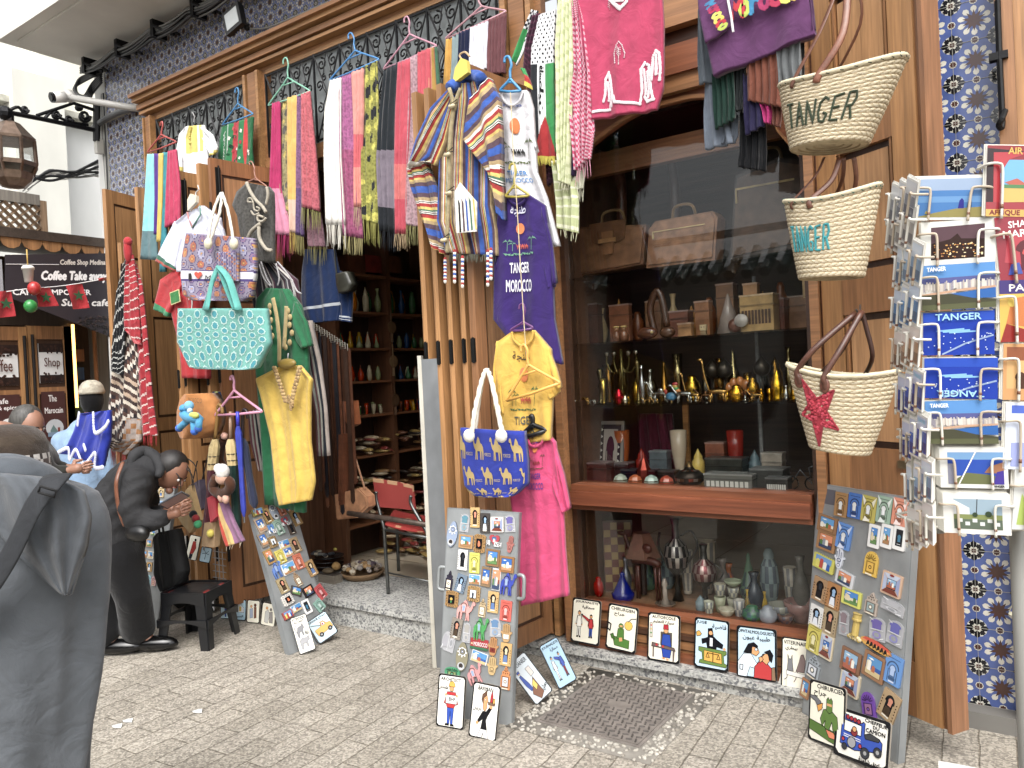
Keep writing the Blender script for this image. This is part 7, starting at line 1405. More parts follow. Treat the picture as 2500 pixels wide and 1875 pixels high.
m=MB();R_=.155;m.lathe(o,[(R_*.75,0),(R_*.95,.03),(R_,.05),(R_*.96,.05),(R_*.7,.02)],'#8a6a42',28);m.obj('tray','straw',t,smooth=True);m=MB();r3=random.Random(9)
for i in range(95):
 a=r3.uniform(0,6.28);r=R_*.85*sqrt(r3.random());h=.045+.05*(1-(r/R_)**2)+(i/95)*.02;k=r3.uniform(.011,.022);c=r3.choice(['#b8a888','#8f7a5c','#cabfa8','#6a5a4c','#a8824a','#9a9088','#5c4a5a'])
 m.ball(o+V((r*cos(a),r*sin(a),h)),(k*1.2,k,k*.8),c,7,5,Matrix.Rotation(r3.random()*6,3,'X'),lambda d:1+.2*sin(d.x*9+i)*cos(d.z*7))
tag(m.obj('stones','stone',t),None,None,kind='stuff')
o=PG(795,1395,zf)
for k in range(4):
 m=MB();r=.13-k*.008;b=o+V((.005*k,.01*k,.012+k*.028));m.lathe(b,[(r*.6,0),(r,.012),(r*1.02,.018),(r*.95,.016),(r*.55,.006)],'#24262a',24);tag(m.obj('black_dish','pot',smooth=True),'%s black stone dish in the stack beside the mineral basket'%['lowest','second','third','topmost'][k],'dish','stacked black dishes')
m=MB();b=o+V((0,0,.13));r3=random.Random(4)
for i in range(16):m.ball(b+V((r3.uniform(-.08,.08),r3.uniform(-.06,.06),r3.uniform(0,.015))),(.02,.015,.012),r3.choice(['#6a6a64','#b5a890','#3a3a40','#8a7a5c']),7,5)
m.ball(b+V((.06,.05,.03)),(.02,.01,.012),'#c9b62a',6,4);tag(m.obj('fossil_heap','stone'),'fossils and small stones lying in the topmost black dish','stones',kind='stuff')
c=PG(812,1420,zf);m=MB();m.box(c+V((-.09,-.05,0)),c+V((.07,.03,.055)),'#8a8070');m.box(c+V((-.085,-.045,.0555)),c+V((.065,.025,.06)),'#4a4440');tag(m.obj('wooden_box','woodx'),'low weathered wooden box in front of the black dishes','box')
m=MB();m.ball(c+V((-.03,-.01,.075)),(.05,.035,.02),'#5a4a30',9,6);m.ball(c+V((.0,.04,.1)),(.035,.03,.03),'#a8803a',9,7);tag(m.obj('geode','stone',smooth=True),'brown and ochre rough stones on the weathered box','stones')
sh_=thing('shelf_unit','tall dark wooden shelves of pottery inside the shop','shelves',(-4.55,1.6,zf));XS=-4.42;m=MB()
for y in(.62,1.2,1.75,2.35):m.box((-4.66,y-.02,zf),(XS,y+.02,2.75),'#6f4426')
m.obj('upright','woodz',sh_);SZ=(2.42,2.12,1.83,1.57,1.3,.98,.7,.45)
m=MB()
for z in SZ:m.box((-4.66,.64,z-.018),(XS-.003,2.33,z),'#90582e')
m.obj('shelf','woody',sh_);m=MB();m.box((-4.665,.6,zf),(-4.655,2.4,2.75),'#4a3020');m.obj('back_panel','woodz',sh_)
PROF=dict(pot=[(.5,0),(.8,.15),(1,.4),(.85,.7),(.5,.82),(.55,.9),(.3,1.0)],tagine=[(.9,0),(1,.1),(1.05,.25),(.9,.3),(.5,.6),(.2,.85),(.22,.95),(.05,1.02)],vase=[(.45,0),(.75,.2),(.9,.4),(.6,.62),(.3,.75),(.32,.88),(.5,1)],jar=[(.6,0),(.75,.1),(.75,.6),(.5,.7),(.55,.75),(.2,.9),(.05,1)],cup=[(.45,0),(.5,.08),(.62,.5),(.75,1),(.68,1),(.5,.3)],bowl=[(.4,0),(.45,.1),(.9,.6),(1,1),(.92,1),(.3,.25)])
CN={'#c9781c':'amber','#8f9a6c':'grey green','#b53a1c':'rust red','#cfc4a4':'cream','#1f4a7a':'deep blue','#2f6a3a':'dark green','#cfa22a':'yellow','#8a4428':'brown'}
def pot(kind,p,r,h,col,label,grp,m_='pot',sec=None,parts=True):
 c_=hx(col);l_=sum(c_[:3])/3;col=tuple(min(1,max(0,(a-l_)*1.35+l_)*1.25)for a in c_[:3])+(1.0,)
 m=MB();pr=[(a*r,b*h)for a,b in PROF[kind]];m.lathe(p,pr,col,14,colf=(lambda i,j:sec if sec and(i+j)%2==0 and 1<=i<=3 else col));return tag(m.obj(kind if kind!='pot' else 'lidded_pot',m_,smooth=True),label,{'pot':'pot','tagine':'tagine','vase':'vase','jar':'jar','cup':'cup','bowl':'bowl'}[kind],grp)
rows_=[('shelf under the top one',1,['vase','jar','pot'],.05,.19,7),('third shelf',2,['tagine','pot'],.045,.12,10),('fourth shelf',3,['pot','tagine'],.045,.115,10),('fifth shelf',4,['cup','jar','bowl'],.03,.085,12)]
orn=['first','second','third','fourth','fifth','sixth','seventh','eighth','ninth'];ORD=orn+['tenth','eleventh','twelfth','thirteenth','fourteenth','fifteenth','sixteenth']
for nm_,zi,kinds,r,h,n in rows_:
 for bi,(ya,yb,bn_)in enumerate(((.68,1.16,'left'),(1.24,1.71,'middle'),(1.79,2.3,'right'))):
  for i in range(n-1 if bi else n):
   y=lerp(ya,yb,(i+.5)/(n));cc=RD.choice(list(CN));k=kinds[(i+bi)%len(kinds)];rr=min(r,(yb-ya)/n*.5)
   pot(k,(XS-.06-.05*(i%2),y,SZ[zi]),rr*RD.uniform(.9,1.1),h*RD.uniform(.8,1.15),mixc(cc,'#2a2420',.4),'%s %s, %s from left, %s bay of %s'%(CN[cc],k,ORD[i],bn_,nm_),'pottery on the dark shelves')
r4=random.Random(21);m=MB()
for i in range(330):
 z0,zt=(.99,1.14)if i<50 else(.71,.84)if i<95 else(.46,.6)if i<130 else(.17,.42);y=r4.uniform(.72,2.28)if i<130 else r4.uniform(1.0,2.6);x=XS-.05 if z0>.4 else XS+r4.uniform(-.02,.55)
 if z0<.4:zt=.5-.5*(x-XS)
 M=Matrix.Rotation(r4.uniform(-.6,.6),3,'Z')@Matrix.Rotation(r4.uniform(-.3,.3),3,'X');m.ball((x,y,r4.uniform(z0,zt)),(.075,.03,.014),r4.choice(['#8a6430','#5a4028','#b0903c','#7a4a2c','#3b322c','#a09070','#8a3028','#c0a880']),8,5,M)
tag(m.obj('slipper_heap','leather',smooth=True),'heaps of leather slippers filling the lowest shelves and the floor','slippers',kind='stuff')
for i,(y,z,c)in enumerate(((1.2,2.0,'#7a5a34'),(1.2,1.72,'#8a6a40'),(1.72,2.2,'#8a7454'),(1.74,1.98,'#9a8460'),(1.74,1.72,'#7a6a50'),(1.2,1.4,'#6a4a2c'))):
 m=MB();m.lathe((XS+.008,y,z),[(.035,0),(.05,.004),(.05,.008),(.03,.012)],c,14,ax=(1,0,0));m.tube([(XS+.01,y,z+.05),(XS+.01,y,z+.14)],.006,c,5);m.tube([(XS+.01,y,z-.05),(XS+.01,y,z-.12)],.012,c,5)
 tag(m.obj('mirror','woodz'),['carved pendant hanging high on the left shelf post','second carved pendant on the left shelf post','long carved pendant at the top of the right shelf post','round carved pendant on the right shelf post','oval plaited pendant on the right shelf post','lowest carved pendant on the left shelf post'][i],'pendant','carved pendants on the shelf posts')
for i,(u,c)in enumerate(((860,'#6a3a1e'),(900,'#8a2a1e'),(950,'#70401e'))):
 a=PX(u,668,-4.5);m=MB();m.box(a+V((-.12,-.09,0)),a+V((.06,.09,.14)),c);tag(m.obj('leather_case','leather'),['brown','dark red','chestnut'][i]+' leather case on top of the pottery shelves','case','cases on the shelf top')
ORD=orn+['tenth','eleventh','twelfth','thirteenth','fourteenth','fifteenth','sixteenth']
GWN='goods in the show window'
def box_(label,u,v,z,w,d,h,col,name='wooden_box',cat='box',y=.4,m_='leather',rot=0,inlay=None):
 p=P(u,v,y);x=p.x;m=MB();f=Fr((x-w/2,y-d/2,z),(cos(rot),sin(rot),0),(0,0,1));m.fbox(f,0,w,0,h,-d,0,col);m.fbox(f,-.004,w+.004,h*.72,h*.76,-d-.004,.004,mixc(col,'#000',.4));m.fbox(f,-.003,w+.003,h,h+.008,-d-.003,.003,mixc(col,'#fff',.12))
 if inlay:
  for i in range(9):m.fbox(f,w*(.05+i*.1),w*(.12+i*.1),h*.2,h*.6,0,.002,inlay)
 return tag(m.obj(name,m_),label,cat,GWN)
def case(label,pts,y,col,flap):
 c=P(*pts[0],y);t=thing('leather_bag',label,'bag',c,GWN);f=Fr(c,(1,0,0),(0,0,1));pl=[((P(*p,y)-c).x,(P(*p,y)-c).z)for p in pts];m=MB();m.prism(f,pl,-.12,0,col)
 cx=sum(a for a,_ in pl)/len(pl);cz=sum(b for _,b in pl)/len(pl);pi_=[(cx+(a-cx)*.93,cz+(b-cz)*.9)for a,b in pl];m.prism(f,pi_,0,.008,mixc(col,'#c89060',.12));m.obj('body','leather',t)
 m=MB();w=max(a for a,_ in pl);h=max(b for _,b in pl)
 if flap:m.prism(f,[(w*.25,h),(w*.75,h),(w*.72,h*.62),(w*.5,h*.5),(w*.28,h*.62)],.009,.014,mixc(col,'#000',.1));m.prism(f,[(w*.42,h*.8),(w*.58,h*.8),(w*.56,h*.35),(w*.44,h*.35)],.0145,.024,'#8a5a30');m.fbox(f,w*.38,w*.62,h*.58,h*.66,.0245,.03,'#a8763c')
 else:m.fbox(f,w*.12,w*.84,h*.74,h*.76,.009,.012,'#c9a860');m.fbox(f,w*.12,w*.14,h*.6,h*.74,.009,.016,'#b89a58')
 m.tube(smoothpts([f.p(w*.35,h,-.05),f.p(w*.4,h+.06,-.04),f.p(w*.62,h+.06,-.04),f.p(w*.67,h,-.05)],4),.008,'#8a6a3c',6);m.obj('clasp','leather',t)
case('brown leather satchel with flap and strap on the top glass shelf',[(1405,676),(1570,645),(1578,548),(1408,555)],.34,'#6e4526',True)
case('brown leather briefcase with zip pocket on the top glass shelf',[(1578,655),(1745,635),(1752,530),(1740,515),(1600,540),(1584,560)],.33,'#8a5a34',False)
case('large dark leather bag with piping at the right of the top shelf',[(1782,640),(1968,600),(1972,395),(1900,385),(1795,430)],.36,'#3f2a1c',False)
m=MB()
for k in range(2):
 a=P(1500+k*130,360,.5);m.tube(smoothpts([a,a+V((.03,0,-.2)),a+V((.02,0,-.5))],3),.03,['#5a2a1c','#3a2016'][k],8)
tag(m.obj('hanging_bag','leather',smooth=True),'dark leather straps and bags hanging under the arch of the window','bag',GWN)
Z1,Z2,Z3,Z4,Z5=1.71,1.37,.942,.302,2.07
Z1=1.711
box_('wooden case carved with a flower behind the chess pieces',1515,770,Z1,.12,.04,.2,'#7a4420',y=.42);box_('small wooden chest of drawers',1660,790,Z1,.12,.08,.13,'#6a3418',y=.38);box_('tall burl wood box',1718,770,Z1,.075,.05,.17,'#8a5424',y=.38);box_('tiny burl wood box in front of the drawers',1675,810,Z1,.07,.04,.06,'#9a6a34',y=.3)
box_('large box with diamond lattice inlay',1855,775,Z1,.16,.1,.17,'#a8823c',y=.34,inlay='#4a2a14');box_('pale wooden block box at the right end of the shelf',1835,720,Z1,.07,.05,.24,'#b07a3c',y=.44);box_('dark wooden box at the left of the upper shelf',1450,790,Z1,.08,.06,.22,'#4a2414',y=.42);box_('reddish box at the far right of the upper shelf',1900,770,Z1,.08,.08,.15,'#6a2f18',y=.44)
def solid(label,name,cat,p,fn,m_='pot',grp=GWN,sm=True):
 m=MB();fn(m,V(p));return tag(m.obj(name,m_,smooth=sm),label,cat,grp)
w_=lambda u,v,y,z:V((P(u,v,y).x,y,z))
solid('grey dotted wooden cone game on the upper shelf','cone_game','game',w_(1780,800,.36,Z1),lambda m,p:(m.lathe(p,[(.065,0),(.004,.2)],'#8a7a70',16),[m.ball(p+V((.0+.05*(1-k/7)*cos(4.2+k*.5),.05*(1-k/7)*sin(4.2+k*.5),.02+k*.022)),.004,'#222',5,4)for k in range(7)]))
solid('pale wooden robot figure with round eyes','robot_figure','figure',w_(1718,808,.28,Z1),lambda m,p:(m.box(p+V((-.016,-.012,.022)),p+V((.016,.012,.05)),'#c0a878'),m.box(p+V((-.014,-.01,0)),p+V((.014,.01,.021)),'#8a7048'),m.ball(p+V((-.007,-.013,.038)),.003,'#222',5,4),m.ball(p+V((.007,-.013,.038)),.003,'#222',5,4)),'woodx',sm=False)
solid('round mosaic wooden sphere beside the robot','wooden_ball','ornament',w_(1795,805,.3,Z1),lambda m,p:m.ball(p+V((0,0,.035)),.035,'#6a3a24',14,10),'leather')
solid('white round disc box near the lattice box','round_box','box',w_(1812,790,.28,Z1),lambda m,p:m.lathe(p+V((0,0,.055)),[(.032,0),(.032,.02)],'#b0a8a0',16,ax=(0,-1,0)))
solid('wooden figure of two men in hats left on the upper shelf','figurine','figure',w_(1505,810,.3,Z1),lambda m,p:[(m.lathe(p+V((k*.045,0,0)),[(.02,0),(.026,.03),(.014,.05),(.012,.055)],'#7a4a2c',10),m.ball(p+V((k*.045,0,.065)),.014,'#9a6a40',8,6),m.ball(p+V((k*.045,0,.076)),(.02,.02,.007),'#c2a050',8,5))for k in range(2)])
solid('long wooden helmet like box with round knob','wooden_mask','ornament',w_(1580,815,.27,Z1),lambda m,p:(m.ball(p+V((0,0,.03)),(.06,.03,.032),'#5a3018',14,9),m.ball(p+V((.04,-.03,.03)),.008,'#c9a860',7,5)))
solid('large carved wooden bird bowing on the upper shelf','carved_bird','carving',w_(1620,800,.34,Z1),lambda m,p:(m.tube(smoothpts([p+V((-.05,0,.03)),p+V((-.07,0,.16)),p+V((-.03,0,.25)),p+V((.0,0,.2)),p+V((.02,0,.06))],5),[.02+.0*i for i in range(21)],'#4a2c18',8),m.ball(p+V((.02,0,.03)),(.045,.03,.03),'#5a3820',10,8)))
box_('checked mosaic board at the right end of the upper shelf',1985,700,1.85,.09,.02,.2,'#b59050','chess_board','board',.3)
GBR='small brass figures on the glass shelf'
def animal(m,p,s,col,neck=1.0,hump=False,lh=1):
 L=.035*s;H=.03*s*lh
 m.tube(smoothpts([p+V((-L,0,H*1.25)),p+V((-L*.2,0,H*1.35)),p+V((L*.7,0,H*1.3)),p+V((L,0,H*1.2))],3),[.005*s,.007*s,.009*s,.01*s,.01*s,.01*s,.009*s,.009*s,.008*s,.006*s],col,8)
 m.tube(smoothpts([p+V((-L*.8,0,H*1.3)),p+V((-L*1.3,0,H*(1.6+neck*.5))),p+V((-L*1.5,0,H*(1.7+neck)))],3),.005*s,col,7);m.ball(p+V((-L*1.75,0,H*(1.72+neck))),(.011*s,.005*s,.006*s),col,8,6)
 for x in(-L*.75,-L*.55,L*.7,L*.9):m.tube([p+V((x,.004*s*(1 if x in(-L*.75,L*.9)else-1),H*1.15)),p+V((x*1.02,0,0))],[.0045*s,.0025*s],col,6)
 if hump:m.ball(p+V((L*.1,0,H*1.75)),(.014*s,.007*s,.012*s),col,9,6)
BS='#c9983a'
for i,(u,s,nk,hp,lb)in enumerate(((1426,.9,.5,0,'brass dog at the far left of the glass shelf'),(1446,.6,.6,0,'tiny silvery goat beside the brass dog'),(1612,1.25,1.2,1,'silver camel with raised neck'),(1670,1.2,.8,0,'silver deer with red antler cap'),(1692,1.0,3.2,0,'small brass giraffe left of the tall one'),(1722,.9,.6,1,'brown camel between the giraffes'),(1752,1.35,3.6,0,'tall brass giraffe with patterned coat'),(1580,.5,.3,0,'tiny brass dog in the row of little animals'),(1600,.5,.4,1,'tiny brass camel in the row of little animals'),(1846,.8,.6,0,'brass horse in front of the trophy cup'))):
 m=MB();animal(m,w_(u,995,.28+.02*(i%3),Z2),s,'#b0b0a8' if 'silver' in lb else '#7a5228' if 'brown' in lb else BS,nk,hp);tag(m.obj('animal_figure','brass',smooth=True),lb,'figure',GBR)
for u,k,lb,c,h,r in((1415,'bowl','small silver bowl at the left end of the glass shelf','#b5b5ac',.04,.03),(1512,'pot','squat red and white enamel owl pot','#a03038',.07,.025),(1527,'pot','silver and gold owl figure pot','#b9b09a',.04,.018),(1570,'vase','tall thin silver vase','#a8a8a8',.17,.02),(1475,'cup','stemmed brass goblet at the left','#b59a50',.12,.022),(1535,'jar','small gold jar in the row of little animals',BS,.035,.012),(1700,'vase','tiny silver vase below the small giraffe','#c0c0b8',.035,.01),(1800,'pot','gold sugar bowl with pointed lid',BS,.07,.035),(1820,'tagine','tiny silver tagine at the front edge','#c8c8c0',.03,.014),(1840,'pot','engraved brass teapot body behind the horse','#8a6a2c',.1,.03),(1900,'jar','large shiny brass trophy cup','#cfa53a',.13,.033),(1775,'pot','small gilded incense burner','#b8903a',.05,.02),(1921,'vase','silver drop shaped vase at the right end','#b8b8b4',.06,.016),(1880,'cup','small brass cup beside the trophy',BS,.05,.015),(1860,'vase','tiny gold vase behind the brass horse',BS,.05,.012),(1940,'jar','small gold jar at the right end of the glass shelf',BS,.06,.018)):pot(k,w_(u,990,.29+(u%3)*.03,Z2),r*1.15,h*1.2,c,lb,GBR,'brass')
solid('colourful glass rooster on the glass shelf','rooster','figure',w_(1640,990,.3,Z2),lambda m,p:(m.ball(p+V((0,0,.035)),(.03,.015,.022),'#3a7aa0',10,8),[m.ball(p+V((.03+.01*cos(k),0,.05+.012*k)),(.018,.008,.01),['#b02a2a','#d8801e','#2a9a4a','#c9a020'][k%4],7,5)for k in range(5)],m.ball(p+V((-.03,0,.06)),(.01,.008,.014),'#b83a2a',8,6),m.tube([p+V((0,0,.02)),p],.003,'#c9a040',5)),'gloss')
solid('large amber turtle lamp with golden shell','amber_ornament','ornament',w_(1805,985,.38,Z2),lambda m,p:[m.ball(p+V((.05*cos(k*.7),0,.05+.045*sin(k*.7))),(.022,.02,.03),'#b56a14',8,6)for k in range(6)],'gloss')
solid('tall brass candelabrum with five arms behind the glass shelf','candelabrum','candlestick',w_(1522,980,.42,Z2),lambda m,p:(m.tube([p,p+V((0,0,.3))],.009,'#8a7a3a',8),m.lathe(p,[(.04,0),(.03,.01),(.01,.03)],'#8a7a3a',12),[(m.tube(smoothpts([p+V((0,0,.2)),p+V((s*.05,0,.17)),p+V((s*.09,0,.22)),p+V((s*.09,0,.26))],4),.005,'#8a7a3a',6),m.lathe(p+V((s*.09,0,.26)),[(.01,0),(.018,.02),(.012,.03)],'#a8a090',10))for s in(-1,-.5,.5,1)]),'brass')
for k,(u,h)in enumerate(((1468,.2),(1560,.24))):solid(['dim brass candlestick at the left','dim silver oil lamp in the middle'][k]+' behind the small figures','candlestick','candlestick',w_(u,980,.4,Z2),lambda m,p,h=h:m.lathe(p,[(.03,0),(.012,.02),(.008,h*.4),(.014,h*.5),(.007,h*.6),(.02,h*.9),(.012,h)],'#7a6a3a',12),'brass')
for k,u in enumerate((1740,1768,1860)):solid(['dark metal kettle left','dark metal kettle right','dark kettle with arched handle'][k]+' in the dim back row','kettle','kettle',w_(u,900,.44,Z2+.0),lambda m,p:(m.lathe(p+V((0,0,.12)),[(.02,0),(.04,.02),(.045,.05),(.02,.08),(.005,.1)],'#4a4238',12),m.tube([p,p+V((0,0,.12))],.006,'#3a342c',6)),'metal')
for i in range(16):
 u=1420+i*34;k=['vase','pot','tagine','jar','cup'][i*7%5];pot(k,w_(u,975,.5+.05*(i%2),Z2),.03+.008*(i%3),.14+.04*(i*5%4),['#b08c3c','#8f8f88','#7a5a2c','#a89a70'][i%4],'%s metal %s from the left in the back row of the glass shelf'%(ORD[i],k),GBR,'brass')
for i in range(13):
 u=1425+i*44;k=['box','vase','jar','pot'][i%4];c=['#8a5a30','#6a3a1e','#a87844','#b8a078'][i*3%4];y=.52+.04*(i%2);lb='%s %s from the left in the back row of the upper shelf'%(ORD[i],'wooden box' if k=='box' else 'wooden '+k)
 if k=='box':box_(lb,u,780,Z1,.09,.07,.16+.05*(i%3),c,y=y)
 else:pot(k,w_(u,780,y,Z1),.038,.17+.04*(i%3),c,lb,GWN,'leather')
for i in range(11):
 u=1430+i*46;c=['#a89a88','#8a4a2c','#5a6a70','#b8a05a','#7a2a24'][i*3%5];k=['jar','box','bowl'][i%3];lb='%s %s from the left at the back above the rail'%(ORD[i],'casket' if k=='box' else 'enamel '+k)
 if k=='box':box_(lb,u,1150,Z3,.1,.07,.15+.05*(i%2),c,y=.5)
 else:pot(k,w_(u,1150,.5,Z3),.045,.17+.05*(i%3),c,lb,GWN,'gloss')
for i in range(10):
 u=1480+i*50;c=['#c4b8a0','#8a9a9c','#a8603c','#d0c8b8','#5c7a64'][i*2%5];k=['bowl','vase','tagine','pot','cup'][i%5];pot(k,w_(u,1440,.56+.05*(i%2),Z4),.05,.19+.05*(i%3),c,'%s painted %s from the left at the back of the lower window'%(ORD[i],k),GWN,'pot',sec=mixc(c,'#2a3a6a',.5))
t=thing('mirror','inlaid bone mirror with arched frame and triangle border','mirror',w_(1490,1160,.42,Z3),GWN);f=Fr(w_(1456,1160,.42,Z3),(1,0,0),(0,.2,1),.16,.33);m=MB();m.prism(f,rrect(.16,.33,.004,1),-.015,0,'#8a8078')
draw(m,f,[('r','#3a2a2c',10,6,80,88),('r','#a89c94',22,14,56,80),('p','#4a1a2c',arch(34,66,92,26)),('l','#3a2a2c',3,[34,92,34,50])]+[('p','#c8c0b8',[12+(i%2)*68,12+i*6,20+(i%2)*68,15+i*6,12+(i%2)*68,18+i*6])for i in range(13)]);m.obj('frame','gloss',t)
box_('dark red chest inlaid with white flowers',1460,1170,Z3,.16,.1,.1,'#5a1c18',y=.34);box_('open red box behind the inlaid chest',1525,1150,Z3,.08,.08,.09,'#3c1416',y=.42)
for i,(u,c,lb)in enumerate(((1515,'#a8b4a0','green white'),(1551,'#c8622a','orange'),(1590,'#a8c4b8','pale mint'),(1627,'#b5482a','red orange'))):
 solid('octagonal %s glass lidded box in the front row'%lb,'octagonal_box','box',w_(u,1170,.28,Z3),lambda m,p,c=c:(m.lathe(p,[(.036,0),(.042,.02),(.04,.022),(.03,.04),(.008,.052)],c,8),m.lathe(p+V((0,0,.02)),[(.043,0),(.043,.004)],'#4a3a24',8)),'gloss',sm=False)
for i,(u,lb)in enumerate(((1540,'blue topped'),(1585,'red velvet topped'),(1632,'dark patterned'))):box_('%s metal box behind the octagonal ones'%lb,u,1150,Z3,.09,.07,.06,['#2c3350','#6a2a38','#4a4640'][i],y=.38,m_='metal')
solid('round lidded metal dish with orange and red enamel and gold knob','lidded_dish','dish',w_(1684,1170,.3,Z3),lambda m,p:m.lathe(p,[(.04,0),(.075,.03),(.078,.045),(.08,.05),(.05,.08),(.03,.085),(.02,.1),(.004,.13)],'#3a3028',20,colf=lambda i,j:['#3a3028','#a8401c','#b9b4a8','#8a5a24'][(i+j)%4]if i in(1,4)else '#8a6a34' if i>5 else '#3a3028'),'metal')
box_('embossed silver chest at the back',1775,1140,Z3,.19,.1,.13,'#55564e',y=.42,m_='metal');box_('flat box inlaid with a white star mosaic front',1785,1175,Z3,.24,.1,.07,'#6a6a64',y=.28,inlay='#c9c9c0',m_='gloss');box_('dark grey stone lidded casket at the right',1880,1170,Z3,.16,.12,.09,'#3c3d3a',y=.36);box_('small dark casket with white bone inlay at the right edge',1902,1188,Z3,.1,.08,.06,'#2a2b2a',y=.27,inlay='#d0d0c8')
solid('small red and gold lantern beside the mirror','lantern','lantern',w_(1572,1140,.36,Z3),lambda m,p:m.lathe(p,[(.03,0),(.04,.03),(.04,.07),(.025,.1),(.01,.13),(.003,.16)],'#8a3020',8),'metal',sm=False)
solid('black metal bicycle model at the right end of the window','bicycle_model','model',w_(1955,1180,.3,Z3),lambda m,p:(m.tube([p+V((.03*cos(k*pi/8)-.04,0,.035+.03*sin(k*pi/8)))for k in range(17)],.004,'#1c1c1e',5),m.tube([p+V((.03*cos(k*pi/8)+.05,0,.035+.03*sin(k*pi/8)))for k in range(17)],.004,'#1c1c1e',5),m.tube([p+V((-.04,0,.035)),p+V((0,0,.1)),p+V((.05,0,.035)),p+V((.04,0,.11)),p+V((.06,0,.12))],.004,'#77777a',5)),'metal')
m=MB();cloth(m,[(1560,1010,1640,1010),(1565,1100,1650,1100),(1590,1165,1620,1165)],.6,'#4a1024',3,.02,.02);tag(m.obj('cloth_drape','cloth',smooth=True),'dark wine coloured cloth hanging behind the mirror','cloth',GWN)
box_('tall backgammon case at the left of the lower window',1450,1400,Z4,.05,.16,.38,'#5a2c1c',y=.42)
t=thing('chess_board','red and yellow chequered board leaning in the lower window','chess board',w_(1500,1400,.42,Z4),GWN);f=Fr(w_(1476,1400,.4,Z4),(.8,.45,0),(0,.06,1),.16,.4);m=MB();m.prism(f,rrect(.17,.4,.003,1),-.012,0,'#5a3018');draw(m,f,[('r','#a8843c' if(i+j)%2 else '#6a2018',4+i*24,3+j*10.5,23,10.2)for i in range(4)for j in range(9)]);m.obj('board','gloss',t)
GP='pottery in the lower window'
pot('pot',w_(1463,1470,.3,Z4),.03,.11,'#8f1c18','glossy red egg shaped pot in the lower window',GP,'gloss');pot('tagine',w_(1522,1470,.3,Z4),.06,.15,'#16206a','cobalt blue tagine in the lower window',GP,'gloss');pot('vase',w_(1530,1440,.42,Z4),.035,.2,'#7f8088','silver trimmed glass bottle behind the blue tagine',GP,'metal')
solid('carved wooden camel standing in the lower window','carved_camel','carving',w_(1580,1440,.36,Z4),lambda m,p:(animal(m,p,2.3,'#5a2414',.5,True,2.3)),'leather')
t=solid('pierced leather lampshade with fretwork panels','lampshade','lampshade',w_(1568,1350,.42,Z4+.22),lambda m,p:(m.lathe(p,[(.11,0),(.05,.13)],'#8a5a44',6),m.tube([p,p-V((0,0,.21))],.02,'#2a120c',8)),'leather',sm=False)
def mosaic(m,p,r,h,c1,c2):m.lathe(p,[(r*.45,0),(r*.2,h*.12),(r*.22,h*.3),(r*.85,h*.42),(r,h*.55),(r*.8,h*.68),(r*.3,h*.76),(r*.25,h*.9),(r*.35,h)],c1,20,colf=lambda i,j:(c2 if(i+j)%2 else c1)if i in(3,4,5)else '#4a4844')
solid('tall metal pitcher lamp with black and white mosaic belly','mosaic_pitcher','pitcher',w_(1655,1440,.42,Z4),lambda m,p:(mosaic(m,p,.07,.44,'#1c1820','#c9c0b8'),m.tube(smoothpts([p+V((.06,0,.2)),p+V((.12,0,.3)),p+V((.09,0,.38)),p+V((.03,0,.35))],4),.006,'#5a5854',6),m.tube(smoothpts([p+V((-.06,0,.2)),p+V((-.1,0,.28)),p+V((-.09,0,.36))],4),.007,'#5a5854',6)),'metal')
solid('pink mosaic teapot lantern with domed metal lid','mosaic_teapot','teapot',w_(1722,1450,.4,Z4),lambda m,p:(mosaic(m,p,.065,.32,'#8f4a50','#d8b8b0'),m.tube(smoothpts([p+V((.06,0,.12)),p+V((.1,0,.18)),p+V((.06,0,.22))],4),.006,'#5a5854',6)),'metal')
solid('wooden candle figure standing on a dish','candle_dish','ornament',w_(1625,1480,.28,Z4),lambda m,p:(m.lathe(p,[(.035,0),(.055,.02),(.05,.022),(.02,.01)],'#6a5a4c',18),m.lathe(p+V((0,0,.01)),[(.028,0),(.012,.04),(.014,.08),(.01,.09),(.018,.11),(.006,.14)],'#a8988a',12)))
pot('vase',w_(1765,1400,.46,Z4),.05,.24,'#5c5450','tall grey brown jug with handle in the back',GP);pot('vase',w_(1842,1450,.4,Z4),.055,.2,'#26303c','dark blue green vase with flared neck',GP)
